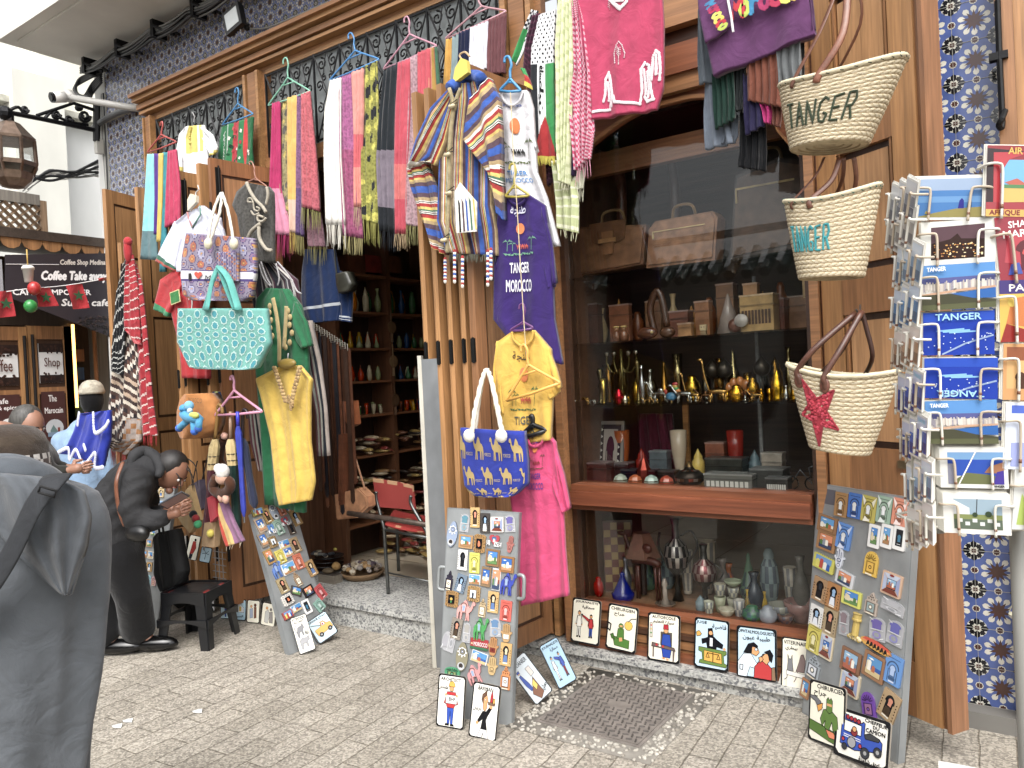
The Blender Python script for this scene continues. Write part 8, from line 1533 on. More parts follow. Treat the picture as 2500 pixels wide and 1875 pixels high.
for i,(u,v,y,z,c,k,lb,r,h)in enumerate(((1712,1500,.3,0,'#77868c','jar','grey blue striped jar lying beside the cups',.035,.08),(1732,1510,.25,0,'#a8a898','cup','small white cup standing in front',.035,.07),(1758,1470,.32,.0,'#9a9c84','cup','lower green rimmed cup of the left stack',.04,.08),(1758,1450,.32,.085,'#a5a090','cup','upper cream cup of the left stack',.042,.06),(1790,1460,.34,.0,'#9c9a8a','cup','lowest cup of the right stack',.042,.075),(1790,1440,.34,.08,'#a6a292','cup','middle cup of the right stack',.042,.05),(1790,1425,.34,.135,'#8a927c','bowl','small bowl topping the right stack',.045,.03),(1805,1500,.27,0,'#a5a19a','cup','white goblet painted with mauve lines',.038,.09),(1775,1515,.25,0,'#a8a290','bowl','low white bowl painted with petals',.04,.045),(1838,1520,.25,0,'#2f5a40','pot','green glazed pot with folded lid',.055,.08),(1876,1525,.25,0,'#8f939c','pot','blue and white painted squat vase',.045,.085),(1905,1490,.32,0,'#8a8a80','bowl','wide cream footed bowl at the right',.06,.08),(1955,1480,.34,0,'#8a6a66','bowl','red patterned large bowl at the right edge',.08,.1),(1920,1540,.26,0,'#6a5048','bowl','brown small bowl in the right corner',.04,.05),(1955,1420,.42,.0,'#5c5a55','vase','tall dim metal pitcher at the right edge',.05,.3),(1825,1470,.36,0,'#a88a3a','vase','thin gold bottle behind the green pot',.015,.12),(1868,1480,.36,0,'#a88a3a','vase','second thin gold bottle to the right',.017,.12))):
 pot(k,w_(u,v,y,Z4+z),r,h,c,lb+('' if len(lb)>42 else ' in the lower window'),GP,'pot',sec=mixc(c,'#3a4a6a',.5)if i%2 else None)
t=thing('plastic_stool','black plastic stool on the paving by the left doors','stool',(-4.45,-.62,0));m=MB();f0=[PG(416,1578),PG(478,1584),PG(556,1552),PG(498,1545)]
c=sum(f0,V((0,0,0)))/4;hs=.34;K='#17181b';a=.17;ang=radians(24)
def Rz(x,y,z):return V((c.x+x*cos(ang)-y*sin(ang),c.y+x*sin(ang)+y*cos(ang),z))
m.shell(lambda s,q:Rz(lerp(-a*.82,a*.82,s),lerp(-a*.82,a*.82,q),hs-.012*(abs(2*s-1)**6+abs(2*q-1)**6)),10,10,lambda s,q:'#8a1f1c' if(abs(s-.5)>.36 and abs(abs(q-.5)-.3)<.1)else K,V((0,0,-.03)));m.obj('seat','plastic',t)
for sx,sy in((-1,-1),(1,-1),(1,1),(-1,1)):
 m=MB()
 for w1,w2 in(((-.05,0),(0,-.0)),((0,0),(-.05,0))):
  for(z0,z1)in((0,hs-.03),):
   o0=Rz(sx*a,sy*a,z0);o1=Rz(sx*a*.82,sy*a*.82,z1);dx=Rz(sx*a-sx*.05,sy*a,z0)-o0;dy=Rz(sx*a,sy*a-sy*.05,z0)-o0;d=dx if w1[0]else dy
   q=d.cross(o1-o0).normalized()*.006;m.face([o0+q,o0+d+q,o1+d*1.3+q,o1+q],K);m.face([o0-q,o0+d-q,o1+d*1.3-q,o1-q],K);m.face([o0+d+q,o0+d-q,o1+d*1.3-q,o1+d*1.3+q],K);m.face([o0+q,o0-q,o1-q,o1+q],K);m.face([o0+q,o0+d+q,o0+d-q,o0-q],K)
 m.obj('leg','plastic',t)
m=MB()
for(x0,y0,x1,y1)in((-1,-1,1,-1),(1,-1,1,1),(1,1,-1,1),(-1,1,-1,-1)):
 for z,k,hgt in((.13,.965,.05),(hs-.06,.84,.06)):
  p0,p1=Rz(x0*a*k,y0*a*k,z),Rz(x1*a*k,y1*a*k,z);m.shell(lambda s,q,p0=p0,p1=p1,z=z,hgt=hgt:p0.lerp(p1,s)+V((0,0,q*hgt+(1-q)*.035*sin(pi*s)if z<.2 else q*hgt-(1-q)*.03*(1-sin(pi*s)))),8,1,K,(p1-p0).cross(V((0,0,1))).normalized()*.01)
m.obj('stretcher','plastic',t)
m=MB();rw=[(388,1300,425,1292),(376,1312,430,1305),(380,1350,438,1350),(378,1400,447,1395),(390,1432,440,1425),(400,1442,425,1438)]
cloth(m,rw,-.72,'#121314',2.4,.012,.05,bulge=.035);t=m.obj('carrier_bag','nylon',smooth=True);tag(t,'black plastic carrier bag hanging from the bending woman\'s arm','bag')
m=MB();m.tube(smoothpts([P(390,1305,-.78),P(386,1270,-.78),P(392,1262,-.78),P(400,1305,-.78)],4),.007,'#121314',5);m.obj('handle','nylon',t)
m=MB();m.ball(PG(450,1480)+V((0,0,.11)),(.16,.1,.12),'#2a2a2c',14,10,None,lambda d:1+.1*sin(d.x*9)*cos(d.z*8));tag(m.obj('sack','nylon',smooth=True),'dark lumpy sack on the paving behind the stool','sack')
for k,(u,v)in enumerate(((1103//2.592+0,1752),(722//2.592+8,1776),(482,1738))):
 m=MB();c=PG([312,286,482][k],[1762,1775,1739][k]);m.face([c+V((-.03,-.01,.004)),c+V((.0,-.02,.006)),c+V((.035,.0,.004)),c+V((.01,.02,.012)),c+V((-.02,.018,.005))],'#d8d8d4');tag(m.obj('paper_scrap','paper'),['larger white paper scrap on the paving at the left','smaller white paper scrap next to the larger one','tiny paper scrap in the middle of the paving'][k],'litter','paper scraps on the paving')
t=thing('bunting','string of red pennants with green stars across the cafe banner','bunting',PX(0,720,-6.6));BO=V((-6.6,0,0));BN=V((1,0,0));g_=lambda u,v:PP(u,v,BO,BN)
m=MB();m.tube(smoothpts([g_(-20,718),g_(60,706),g_(160,697),g_(275,677)],4),.004,'#ddd',4);m.obj('cord','cloth',t)
for pts,st_ in(([(-6,712),(28,708),(37,772),(-4,776)],(13,742)),([(82,704),(122,700),(142,747),(94,749)],(110,727)),([(160,697),(202,693),(217,752),(178,755)],(190,722)),([(238,680),(282,674),(276,683),(240,686)],None)):
 m=MB();q=[g_(*p)for p in pts];m.shell(lambda s,r:q[0].lerp(q[1],s).lerp(q[3].lerp(q[2],s),r)+V((.012*sin(s*5+r*3),0,0)),6,6,'#b5202a',V((.002,0,0)))
 if st_:
  c=g_(*st_)+V((.02,0,0));pt=[c+V((0,(.05 if i%2==0 else.02)*sin(i*pi/5),(.05 if i%2==0 else.02)*cos(i*pi/5)))for i in range(10)];m.face(pt,'#2a5a34')
 m.obj('pennant','cloth',t)
o=g_(67,690);t=thing('ornament','hanging string with paper coffee cup, red balloon and green balloon','ornament',o);m=MB();c=g_(66,690);m.lathe(c+V((.03,0,0)),[(.03,0),(.04,.1),(.046,.1),(.046,.115),(.035,.13)],'#ddd9d0',14);m.tube([c+V((.03,0,.13)),g_(61,610)+V((.03,0,0))],.005,'#c9a02a',5);m.obj('paper_cup','paper',t,smooth=True)
m=MB();m.ball(g_(75,706)+V((.06,0,0)),(.05,.05,.055),'#b8201e',12,9);m.ball(g_(66,749)+V((.06,0,0)),(.05,.05,.052),'#128a34',12,9);m.obj('balloon','gloss',t,smooth=True)
RC=PD(2345,850,1.5);rn=-(RC-CAM);rn.z=0;rn.normalize();rot_=lambda v,d:Matrix.Rotation(radians(d),3,'Z')@v
t=thing('postcard_rack','white rusty wire postcard rack at the right edge of the picture','rack',RC-V((0,0,.5)))
WW='#cfcbbd';wm=MB();stk=V(rn)
GPC='postcards in the wire rack'
def card(label,c4,pc,n,items,white=.0,col='#e2e0d8',copies=2,hooks=True):
 TL,TR,BL,BR_=[PP(*p,pc,n)for p in c4];f=Fr(BL,(BR_-BL)+(TR-TL),(TL-BL)+(TR-BR_));f.w=((BR_-BL).length+(TR-TL).length)/2;f.h=((TL-BL).length+(TR-BR_).length)/2
 m=MB()
 for k in range(copies+1):m.fbox(f,-.002*k,f.w-.002*k,.001*k,f.h+.0015*k,-.0016-.002*k,-.002*k,'#d5d2c6' if k else col)
 draw(m,f,items,.0004,.00012);tag(m.obj('postcard','gloss'),label,'postcard',GPC)
 if hooks:
  for x,d in((.22,-1),(.78,1)):
   p=lambda a,b,c=.008:f.p(f.w*a,f.h*b,c);wm.tube(smoothpts([p(x+d*.28,.7,-.02),p(x+d*.24,.72),p(x+d*.06,.73),p(x,.66),p(x-d*.01,.3),p(x-d*.01,-.04)],4),.0026,RD.choice([WW,'#d9d5c9','#b5a48c']),6)
   wm.tube([p(x-d*.01,.16),p(x-d*.01,.1)],.0029,'#7a4a2c',6)
 return f
city=lambda s:[('r','#4f8fd0',0,0,100,34),('r','#5a5f9a',0,30,100,12)]+[('r',RD.choice(['#c9bfb4','#b5aaa0','#d8d0c4','#9a94a0']),i*2.1,RD.uniform(36,46),2,18)for i in range(48)]+[('p','#c49a7a',[0,64,60,56,100,54,100,58,50,62,0,70]),('p','#2a66b0',[40,66,100,58,100,80,60,78]),('p','#4a4a38',[0,66,40,66,70,78,100,84,100,92,0,94]),('r','#5c5f40',0,88,100,12),('t','#e4eaf0','TANGER',8,6,26,9)]
night=lambda fl:[('r','#1c3fae',0,0,100,100),('r','#2450c0',0,0,100,22)]+[('l','#7ab8ec',2.4,[20+i*9,44+i*2,58+i*8,40+i*3])for i in range(3)]+[('l','#8fa8d0',2.6,[28,98,60,74,98,56])]+[('c','#cfe0f4',RD.uniform(5,95),RD.uniform(50,90),.9)for _ in range(22)]
sea=[('r','#dcdcd8',0,0,100,100),('r','#8fa6c4',5,5,91,28),('r','#3a78b8',5,32,91,62),('r','#5a92c8',5,46,91,14),('p','#8f8440',[5,94,30,84,60,74,96,70,96,94]),('p','#2a2a8a',[62,74,63,56,66,50,69,56,70,74]),('p','#2c2c34',[74,72,75,56,79,56,80,72]),('p','#b09a2a',[17,86,19,78,22,86])]
nite=[('r','#dcdcd4',0,0,100,100),('r','#5e444c',14,12,72,38),('p','#3a2824',[14,50,40,42,50,30,55,42,86,46,86,88,14,88])]+[('c',RD.choice(['#d89a3c','#f0d08a','#a8682c','#f4e0b0']),RD.uniform(17,83),RD.uniform(54,85),RD.uniform(.7,1.8),RD.uniform(1,2))for _ in range(70)]
bay=[('r','#dcdcd6',0,0,100,100),('r','#6a9ac8',12,12,82,20),('r','#2850b0',12,30,82,40),('p','#6a7044',[12,90,40,62,70,66,94,74,94,90]),('p','#a8704a',[66,62,74,46,94,36,94,64]),('p','#4a3a9a',[78,90,84,60,94,56,94,90]),('l','#e6e6e2',2,[28,90,54,12]),('p','#8a8a9c',[12,40,24,40,20,90,12,90]),('t','#555','TANGER',76,92,18,5)]
terr=[('r','#dedcd6',0,0,100,100),('r','#8fa8b8',16,14,72,40),('p','#d5d8da',[16,16,40,36,40,54,16,54]),('r','#7f8a4a',16,52,72,14),('r','#5c6a58',16,64,72,24),('l','#3a3a3a',1.2,[52,14,50,52])]+[('r','#d0d4d2',22+i*11,62+(i%2)*8,7,9)for i in range(6)]+[('c','#3a4a34',68,50,5),('c','#3a4a34',48,52,4)]
card('white bordered postcard of a blue sea with a cloaked figure, top of the rack',((2235,430),(2418,428),(2226,537),(2402,533)),RC,rn,sea)
card('white bordered postcard of golden city lights at night',((2245,548),(2428,530),(2248,650),(2430,640)),RC,rn,nite)
card('upper postcard of a bay city with small white TANGER lettering',((2250,655),(2430,634),(2252,760),(2432,755)),RC,rn,city(0))
card('deep blue night postcard with large TANGER lettering upright',((2255,765),(2430,757),(2254,868),(2428,865)),RC,rn,night(0)+[('t','#9ad4f0','TANGER',18,4,64,15)])
card('deep blue night postcard placed upside down',((2262,874),(2440,873),(2256,972),(2438,974)),RC,rn,night(1)+[('t','#9ad4f0','TANGER',18,80,64,15,180)])
card('lower postcard of a bay city with small white TANGER lettering',((2265,982),(2440,975),(2262,1083),(2440,1085)),RC,rn,city(1))
card('thick stack of white bordered postcards of a blue bay and headland',((2285,1093),(2458,1092),(2297,1190),(2456,1194)),RC,rn,bay,copies=6)
card('thick stack of postcards of a terrace with white chairs, lowest in front',((2295,1203),(2468,1207),(2305,1300),(2462,1308)),RC,rn,terr,copies=6)
o2=PP(2446,850,RC,rn);n2=rot_(rn,28)
post=lambda a,b,c:[('r',a,0,0,100,100),('p',b,[20,30,80,20,100,60,60,80,10,70])]+c
card('tall travel postcard with red curtains lettered AIR F',((2448,367),(2590,360),(2405,528),(2560,540)),o2,n2,[('r','#8a1c24',0,0,100,100),('r','#58a0d0',22,20,78,40),('p','#c9a03a',[22,60,100,56,100,78,30,80]),('p','#b0503a',[30,52,50,46,70,56,50,60]),('r','#3f7a40',24,55,76,5),('p','#2a1418',[0,4,60,8,30,22,18,40,24,80,0,80]),('p','#b02430',[10,10,70,9,36,20,22,40,26,80,12,80]),('r','#9a2430',0,80,100,10),('r','#cf9a2a',0,90,100,10),('t','#d8a82a','AIR F',34,3,34,9),('t','#7a1c20','AFRIQUE',6,91,50,8)])
card('crimson travel postcard lettered SHAD and MARR with an archway',((2443,542),(2590,515),(2442,690),(2590,685)),o2,n2,post('#8f1c30','#b03040',[('t','#e4dcd8','SHAD',22,8,40,10),('t','#e4dcd8','MARR',12,22,50,11),('p','#5a1420',arch(30,90,84,36)),('p','#c83a34',arch(40,90,84,46)),('p','#3a4aa0',[14,90,20,74,34,72,38,90]),('p','#d2b52a',[40,96,60,86,90,96])]))
card('purple and yellow travel postcard lettered PALM',((2432,694),(2590,680),(2442,836),(2590,840)),o2,n2,post('#d0a41e','#c06a1e',[('r','#3a2a70',0,0,100,22),('t','#e4e0d8','PALM',16,7,50,11),('c','#d8b82a',20,36,7),('p','#e0d8b0',[40,66,46,30,56,26,58,66]),('p','#8f1c14',[0,100,10,70,40,80,100,74,100,100])]))
card('sandy postcard of two dark archways',((2440,846),(2590,840),(2447,976),(2590,985)),o2,n2,[('r','#c28a4a',0,0,100,100),('r','#8a4a24',6,6,90,24),('r','#cf9f58',6,30,90,50),('p','#4a2a18',arch(20,38,80,50)),('p','#3a2014',arch(52,90,80,36)),('r','#2f6a4a',50,82,50,14)])
card('white postcard of a bright blue arched alley',((2448,995),(2590,985),(2452,1145),(2590,1160)),o2,n2,[('r','#c9d2e6',0,0,100,100),('r','#3f5fc0',10,4,90,12),('p','#3454b8',arch(36,96,84,22)),('p','#5f86d8',arch(48,96,84,34)),('r','#8f9ad0',10,60,24,36)])
card('postcard of a dark haired figure in pink and green lowest at the right',((2462,1146),(2590,1150),(2470,1292),(2590,1300)),o2,n2,[('r','#c2c4c0',0,0,100,100),('c','#16140f',50,24,18),('p','#b87a78',[20,92,34,50,70,56,96,92]),('p','#9ab03a',[8,92,16,40,30,60,26,92]),('p','#3a7a9a',[30,40,44,36,40,70])])
n3=rot_(rn,-66);o3=PP(2232,850,RC,rn);r6=random.Random(3)
LV=[(438,2216,2176),(500,2214,2180),(590,2232,2186),(690,2226,2180),(790,2228,2182),(900,2238,2182),(1010,2250,2196),(1120,2262,2200),(1225,2266,2210)]
for k,(v,ur,ul)in enumerate(LV):
 cc=['#8a8f98','#b9b4a8','#8fb0cc','#5a8fc0','#b08a70','#2a4fb0','#3a62b8','#7aa8c8','#c8c4b4'][k]
 for j in range(3):
  s=j*(-17);card(['%s edge-on postcard bundle on the left side of the rack, %s level'%(a,['top','second','third','fourth','fifth','sixth','seventh','eighth','bottom'][k])for a in('inner','middle','outer')][j],((ur-20+s,v-10+j*10),(ur+6+s,v+8+j*7),(ur-14+s,v+90+j*7),(ur+12+s,v+104+j*7)),o3+rn*(-.012*j),n3,[('r',cc,6,6,88,88),('r',mixc(cc,'#fff',.5),6,6,88,34),('r',mixc(cc,'#223',.5),6,66,88,24)]+([('t','#9ad4f0','TANGER',14,10,70,10)]if k in(5,6)and j==0 else[]),copies=4 if k>5 else 2,hooks=(j!=1))
top=PP(2285,420,RC,rn)-rn*.09;bot=PP(2300,1500,RC,rn)-rn*.09
wm.tube([PP(2286,1070,RC,rn)-rn*.03,PP(2292,1308,RC,rn)-rn*.03],.012,'#8f8e88',4)
pole=PP(2478,1000,RC,rn)-rn*.12;wm.tube([V((pole.x,pole.y,PP(2400,400,RC,rn).z)),V((pole.x,pole.y,0))],.014,'#8f8e88',10)
for v in(470,640,860,1080,1290):
 c=V((top.x,top.y,PP(2300,v,RC,rn).z));ring=[PP(2250,v,RC,rn),PP(2440,v,RC,rn),PP(2560,v,o2,n2),c-rn*.2,PP(2190,v,o3,n3),PP(2250,v,RC,rn)];wm.tube([V((p.x,p.y,c.z))-rn*.012 for p in ring],.003,WW,6);wm.tube([c,V((ring[0].x,ring[0].y,c.z))],.004,WW,6)
for(u,pc,n)in((2248,RC,rn),(2444,RC,rn),(2186,o3,n3)):a=PP(u,450,pc,n)-n*.01;wm.tube([a,V((a.x,a.y,1.25))],.003,WW,6)
m=MB();
m.lathe(V((pole.x,pole.y,0)),[(.12,0),(.12,.015),(.03,.03)],'#8f8e88',20)
m.obj('foot','paint',t);wm.obj('wire_frame','paint',t,smooth=True)
q3=PD(2490,1420,1.75);f=pframe((2462,1512),(2560,1550),(2458,1330),0,(0,-1,0))if False else None
c4=[PP(*p,q3,rn)for p in((2462,1500),(2570,1540),(2456,1326))];f=Fr(c4[0],c4[1]-c4[0],c4[2]-c4[0],(c4[1]-c4[0]).length,(c4[2]-c4[0]).length)
m=MB();m.fbox(f,0,f.w,0,f.h,-.006,0,'#d6d0b0');draw(m,f,[('r',['#c99a2a','#2a3a8a'][i%2],i*12+3,1,7,3)for i in range(8)]+[('r',['#c99a2a','#2a3a8a'][i%3==2],.5,8+i*10,4,6)for i in range(9)]+[('t','#2a3a8a','عر',26,30,26,22),('l','#2a3a8a',3,[60,56,66,44])]);tag(m.obj('sign_card','paper'),'cream envelope style card with blue and yellow border at the right edge','sign')
c=PD(2420,1868,1.75);m=MB();X=V((rn.y*-1,rn.x,0));f=Fr(PD(2296,1990,1.75),-X if(-X).dot(CR)>0 else X,(0,0,1));m.fbox(f,0,.32,0,(PD(2296,1990,1.75)-PD(2296,1866,1.75)).length,-.02,0,'#dad9d5');m.fbox(f,.04,.3,.06,.07,0,.002,'#aaa');tag(m.obj('carton','paper'),'white box just entering the lower right corner of the picture','box')
def skinned(mb,J,E,col,root,vox=.013):
 q=MB();fine=[]
 if 'ico' not in _tc:
  bm=bmesh.new();bmesh.ops.create_icosphere(bm,subdivisions=3,radius=1);_tc['ico']=([v.co.copy()for v in bm.verts],[tuple(v.index for v in f.verts)for f in bm.faces]);bm.free()
 iv,fi=_tc['ico']
 for a,b in E:
  (pa,ra),(pb,rb)=J[a][:2],J[b][:2]
  if min(ra,rb)<.0125:fine.append((pa,ra,pb,rb));continue
  n=max(2,int((pb-pa).length/.03)+1)
  for i in range(n+1):
   c=pa.lerp(pb,i/n);r=lerp(ra,rb,i/n);b0=len(q.v);q.v+=[c+v*r for v in iv];q.f+=[tuple(b0+k for k in f)for f in fi]
 me=bpy.data.meshes.new('s');me.from_pydata([tuple(v)for v in q.v],[],q.f);me.update();o=bpy.data.objects.new('s',me);COL.objects.link(o)
 r=o.modifiers.new('r','REMESH');r.mode='VOXEL';r.voxel_size=vox;k=o.modifiers.new('k','SMOOTH');k.factor=.6;k.iterations=8
 ev=bpy.data.meshes.new_from_object(o.evaluated_get(bpy.context.evaluated_depsgraph_get()));n=len(mb.v)
 mb.v+=[v.co.copy()for v in ev.vertices]
 for p in ev.polygons:mb.f.append(tuple(n+i for i in p.vertices));mb.c.append(hx(col))
 bpy.data.objects.remove(o);bpy.data.meshes.remove(ev);bpy.data.meshes.remove(me)
 for pa,ra,pb,rb in fine:
  if ra>.02:pa=pa.lerp(pb,.1);ra=rb
  mb.tube([pa,pb],[ra,rb],col,8);mb.ball(pb,rb,col,8,6)
def head(mb,c,fw,up,r,col,brow='#241a16'):
 fw=V(fw).normalized();rt=fw.cross(V(up)).normalized();up=rt.cross(fw);M=Matrix((rt,fw,up)).transposed()
 mb.ball(c,(r*.78,r*.95,r*1.12),col,20,16,M,lambda d:1-.16*max(0,-d.z)*abs(d.x)-.1*max(0,-d.z-.3)*(d.y<0))
 q=lambda x,y,z:c+(M@V((x,y,z)))*r
 mb.tube([q(0,.88,.18),q(0,1.06,-.12),q(0,1.0,-.2)],[r*.08,r*.13,r*.12],col,8)
 for s in(-1,1):mb.ball(q(s*.3,.84,.12),r*.1,'#d8d2cc',8,6);mb.ball(q(s*.3,.91,.12),r*.05,'#1c1412',6,5);mb.tube([q(s*.14,.9,.27),q(s*.46,.78,.28)],r*.04,brow,5);mb.ball(q(s*.8,-.02,0),(r*.09,r*.17,r*.22),col,8,6,M)
 mb.tube([q(-.22,.84,-.48),q(0,.93,-.46),q(.22,.84,-.48)],r*.06,'#8a4a40',6);mb.ball(q(0,.72,-.85),r*.24,col,8,6)
def hand(J,E,w,pre,d,side,s=1.0):
 d=V(d).normalized();side=V(side).normalized();n=d.cross(side);J[pre+'p']=(w+d*.045*s,.03*s,.014*s);E.append((pre+'w',pre+'p'));J[pre+'k']=(w+d*.085*s,.036*s,.011*s);E.append((pre+'p',pre+'k'))
 for i,(x,l)in enumerate(((.028,.07),(.01,.08),(-.009,.075),(-.027,.058))):
  a=w+d*.09*s+side*x*s;J[pre+'f%d'%i]=(a+d*l*.5*s-n*.006,.0085*s);J[pre+'g%d'%i]=(a+d*l*.9*s-n*.026*s,.0075*s);E+=[(pre+'k',pre+'f%d'%i),(pre+'f%d'%i,pre+'g%d'%i)]
 J[pre+'t']=(w+d*.06*s+side*.048*s-n*.012,.010*s);J[pre+'u']=(w+d*.09*s+side*.05*s-n*.03*s,.0085*s);E+=[(pre+'p',pre+'t'),(pre+'t',pre+'u')]
SKN='#8a5a40'
pw=thing('person','woman in black quilted jacket and trousers bending forward with a phone in hand','person',PG(320,1600))
D0=4.6;d_=lambda u,v,k=0:PD(u,v,D0+k);gz=lambda p,z:V((p.x,p.y,z))
nf=PG(340,1592);ff=PG(252,1600)
J=dict(pel=(d_(283,1335),.12),sp=(d_(285,1265),.12),ch=(d_(318,1185),.13),nk=(d_(375,1155),.05),hd=(d_(405,1150),.06),s1=(d_(338,1178,-.17),.06),e1=(d_(338,1270,-.2),.045),aw=(d_(398,1262,-.22),.028),s2=(d_(345,1175,.16),.06),e2=(d_(365,1262,.14),.045),bw=(d_(402,1248,-.02),.028),h1=(d_(298,1370,-.08),.065),k1=(d_(325,1460,-.08),.045),a1=(gz(nf,.12),.045),f1=(nf+CR*.1+V((0,0,.04)),.035),h2=(d_(272,1370,.08),.065),k2=(d_(262,1470,.08),.045),a2=(gz(ff,.12),.045),f2=(ff+CR*.1+V((0,0,.04)),.035))
E=[('pel','sp'),('sp','ch'),('ch','nk'),('nk','hd'),('ch','s1'),('s1','e1'),('e1','aw'),('ch','s2'),('s2','e2'),('e2','bw'),('pel','h1'),('h1','k1'),('k1','a1'),('a1','f1'),('pel','h2'),('h2','k2'),('k2','a2'),('a2','f2')]
wd=(CR+V((0,0,.25)));hand(J,E,J['aw'][0],'a',wd,V((0,0,1)),.95);hand(J,E,J['bw'][0],'b',wd,V((0,0,1)),.95)
m=MB();skinned(m,J,E,SKN,'pel');hc=d_(418,1152);head(m,hc,CR*.7-V((0,0,.72))-CD*.2,V((0,0,.7))+CR*.7,.098,SKN);m.obj('body','skin',pw,smooth=True)
JK='#1d1d20';J2=dict(a=(d_(283,1335),.165),b=(d_(280,1290),.165),c=(d_(290,1230),.165),d=(d_(322,1180),.145),e=(d_(362,1150),.11),s1=(d_(334,1182,-.18),.09),x1=(d_(322,1235,-.22),.085),e1=(d_(338,1275,-.22),.075),y1=(d_(370,1272,-.23),.065),w1=(d_(396,1264,-.22),.052),s2=(d_(345,1178,.16),.085),e2=(d_(368,1265,.13),.07),w2=(d_(398,1250,0),.05))
m=MB();skinned(m,J2,[('a','b'),('b','c'),('c','d'),('d','e'),('d','s1'),('s1','x1'),('x1','e1'),('e1','y1'),('y1','w1'),('d','s2'),('s2','e2'),('e2','w2')],JK,'a')
nw=len(m.v)
for i in range(nw):
 p=m.v[i];k=.0035*sin(p.z*75+3*sin(p.x*26))*1;m.v[i]=p+(p-d_(300,1230)).normalized()*k
m.obj('jacket','nylon',pw,smooth=True)
m=MB();m.tube(smoothpts([d_(318,1140,-.08),d_(330,1112,-.05),d_(355,1104,0),d_(382,1120,-.03),d_(392,1145,-.08),d_(385,1165,-.12)],4),[.02,.026,.03,.034,.036,.038,.038,.038,.038,.038,.037,.036,.035,.034,.032,.03,.028,.026,.024,.02,.014],'#232326',12);m.obj('hood','nylon',pw,smooth=True)
m=MB();skinned(m,dict(a=(d_(285,1332),.15),h1=(d_(298,1370,-.08),.125),k1=(d_(325,1455,-.08),.1),b1=(gz(nf,.15),.1),h2=(d_(272,1370,.08),.125),k2=(d_(262,1470,.08),.1),b2=(gz(ff,.14),.1)),[('a','h1'),('h1','k1'),('k1','b1'),('a','h2'),('h2','k2'),('k2','b2')],'#101012','a');m.obj('trousers','cloth',pw,smooth=True)
for c in(nf,ff):
 m=MB();m.ball(c+CR*.09+V((0,0,.045)),(.05,.15,.05),'#0c0c0d',16,10,Matrix((-CR.cross(V((0,0,1))),CR,V((0,0,1)))).transposed(),lambda d:1 if d.z>-.5 else.86);m.ball(c-CR*.02+V((0,0,.08)),(.055,.055,.08),'#0c0c0d',12,8);m.obj('shoe','gloss',pw,smooth=True)
HRC='#1a1412';m=MB();fwv=(CR*.7-V((0,0,.72))-CD*.2).normalized();upv=(V((0,0,.7))+CR*.7).normalized();rt=fwv.cross(upv);MM=Matrix((rt,fwv,rt.cross(fwv))).transposed()
m.ball(hc+MM@V((0,-.022,.028)),(.088,.1,.098),HRC,20,14,MM,lambda d:1 if d.y<.5 else.9);m.ball(hc+MM@V((0,-.1,.0)),(.045,.055,.045),HRC,12,8)
for k in range(5):
 a=hc+CR*RD.uniform(-.02,.1)+V((0,0,RD.uniform(.0,.07)))-CD*RD.uniform(-.07,.08);m.tube(smoothpts([a,a+CR*.045-V((0,0,.05)),a+CR*RD.uniform(.03,.06)-V((0,0,RD.uniform(.1,.19)))],3),[.004]*3+[.003]*3+[.001],HRC,5)
m.obj('hair','hair',pw,smooth=True)
m=MB();f=Fr(d_(408,1243,-.24),CR+V((0,0,.5)),-CD*.6+V((0,0,.4)));m.fbox(f,0,.15,0,.075,-.008,0,'#33343a');m.fbox(f,.008,.142,.006,.069,0,.0008,'#8a6a66');tag(m.obj('mobile_phone','gloss'),'dark mobile phone held up by the bending woman','phone')
m=MB();m.tube(smoothpts([d_(300,1128,-.2),d_(286,1165,-.27),d_(284,1200,-.28),d_(292,1250,-.28),d_(305,1285,-.26)],5),.012,'#7a4528',8,True,.4);c=d_(335,1300,-.26);m.ball(c,(.1,.05,.055),'#131314',14,10);tag(m.obj('handbag','leather',smooth=True),'black shoulder bag with brown strap worn by the bending woman','handbag')
pm=thing('person','grey haired man in dark jacket looking down to the right behind the others','person',gz(PD(85,1400,5.0),0));e_=lambda u,v,k=0:PD(u,v,5.0+k)
gm=gz(e_(80,1300),0);J=dict(pel=(gz(gm,.9),.13),sp=(gz(gm,1.1),.13),ch=(e_(66,1130),.14),nk=(e_(66,1082),.055),hd=(e_(68,1060),.06),s1=(e_(85,1110,-.18),.06),e1=(e_(120,1165,-.15),.045),aw=(e_(160,1150,-.1),.03),s2=(e_(85,1110,.17),.06),e2=(e_(120,1160,.12),.045),bw=(e_(158,1142,.05),.03),k1=(gz(gm,.5)-CD*.1,.07),a1=(gz(gm,.1)-CD*.1,.05),f1=(gz(gm,.05)-CD*.1+CR*.12,.04),k2=(gz(gm,.5)+CD*.1,.07),a2=(gz(gm,.1)+CD*.1,.05),f2=(gz(gm,.05)+CD*.1+CR*.12,.04))
E=[('pel','sp'),('sp','ch'),('ch','nk'),('nk','hd'),('ch','s1'),('s1','e1'),('e1','aw'),('ch','s2'),('s2','e2'),('e2','bw'),('pel','k1'),('k1','a1'),('a1','f1'),('pel','k2'),('k2','a2'),('a2','f2')]
hand(J,E,J['aw'][0],'a',CR*1+V((0,0,.15)),V((0,0,1)),1);hand(J,E,J['bw'][0],'b',CR*1+V((0,0,-.1)),V((0,0,1)),1)
m=MB();SK2='#9a6a50';skinned(m,J,E,SK2,'pel');hm=e_(68,1040);head(m,hm,CR-V((0,0,.45))-CD*.25,(0,0,1),.108,SK2,'#3a3632');m.obj('body','skin',pm,smooth=True)
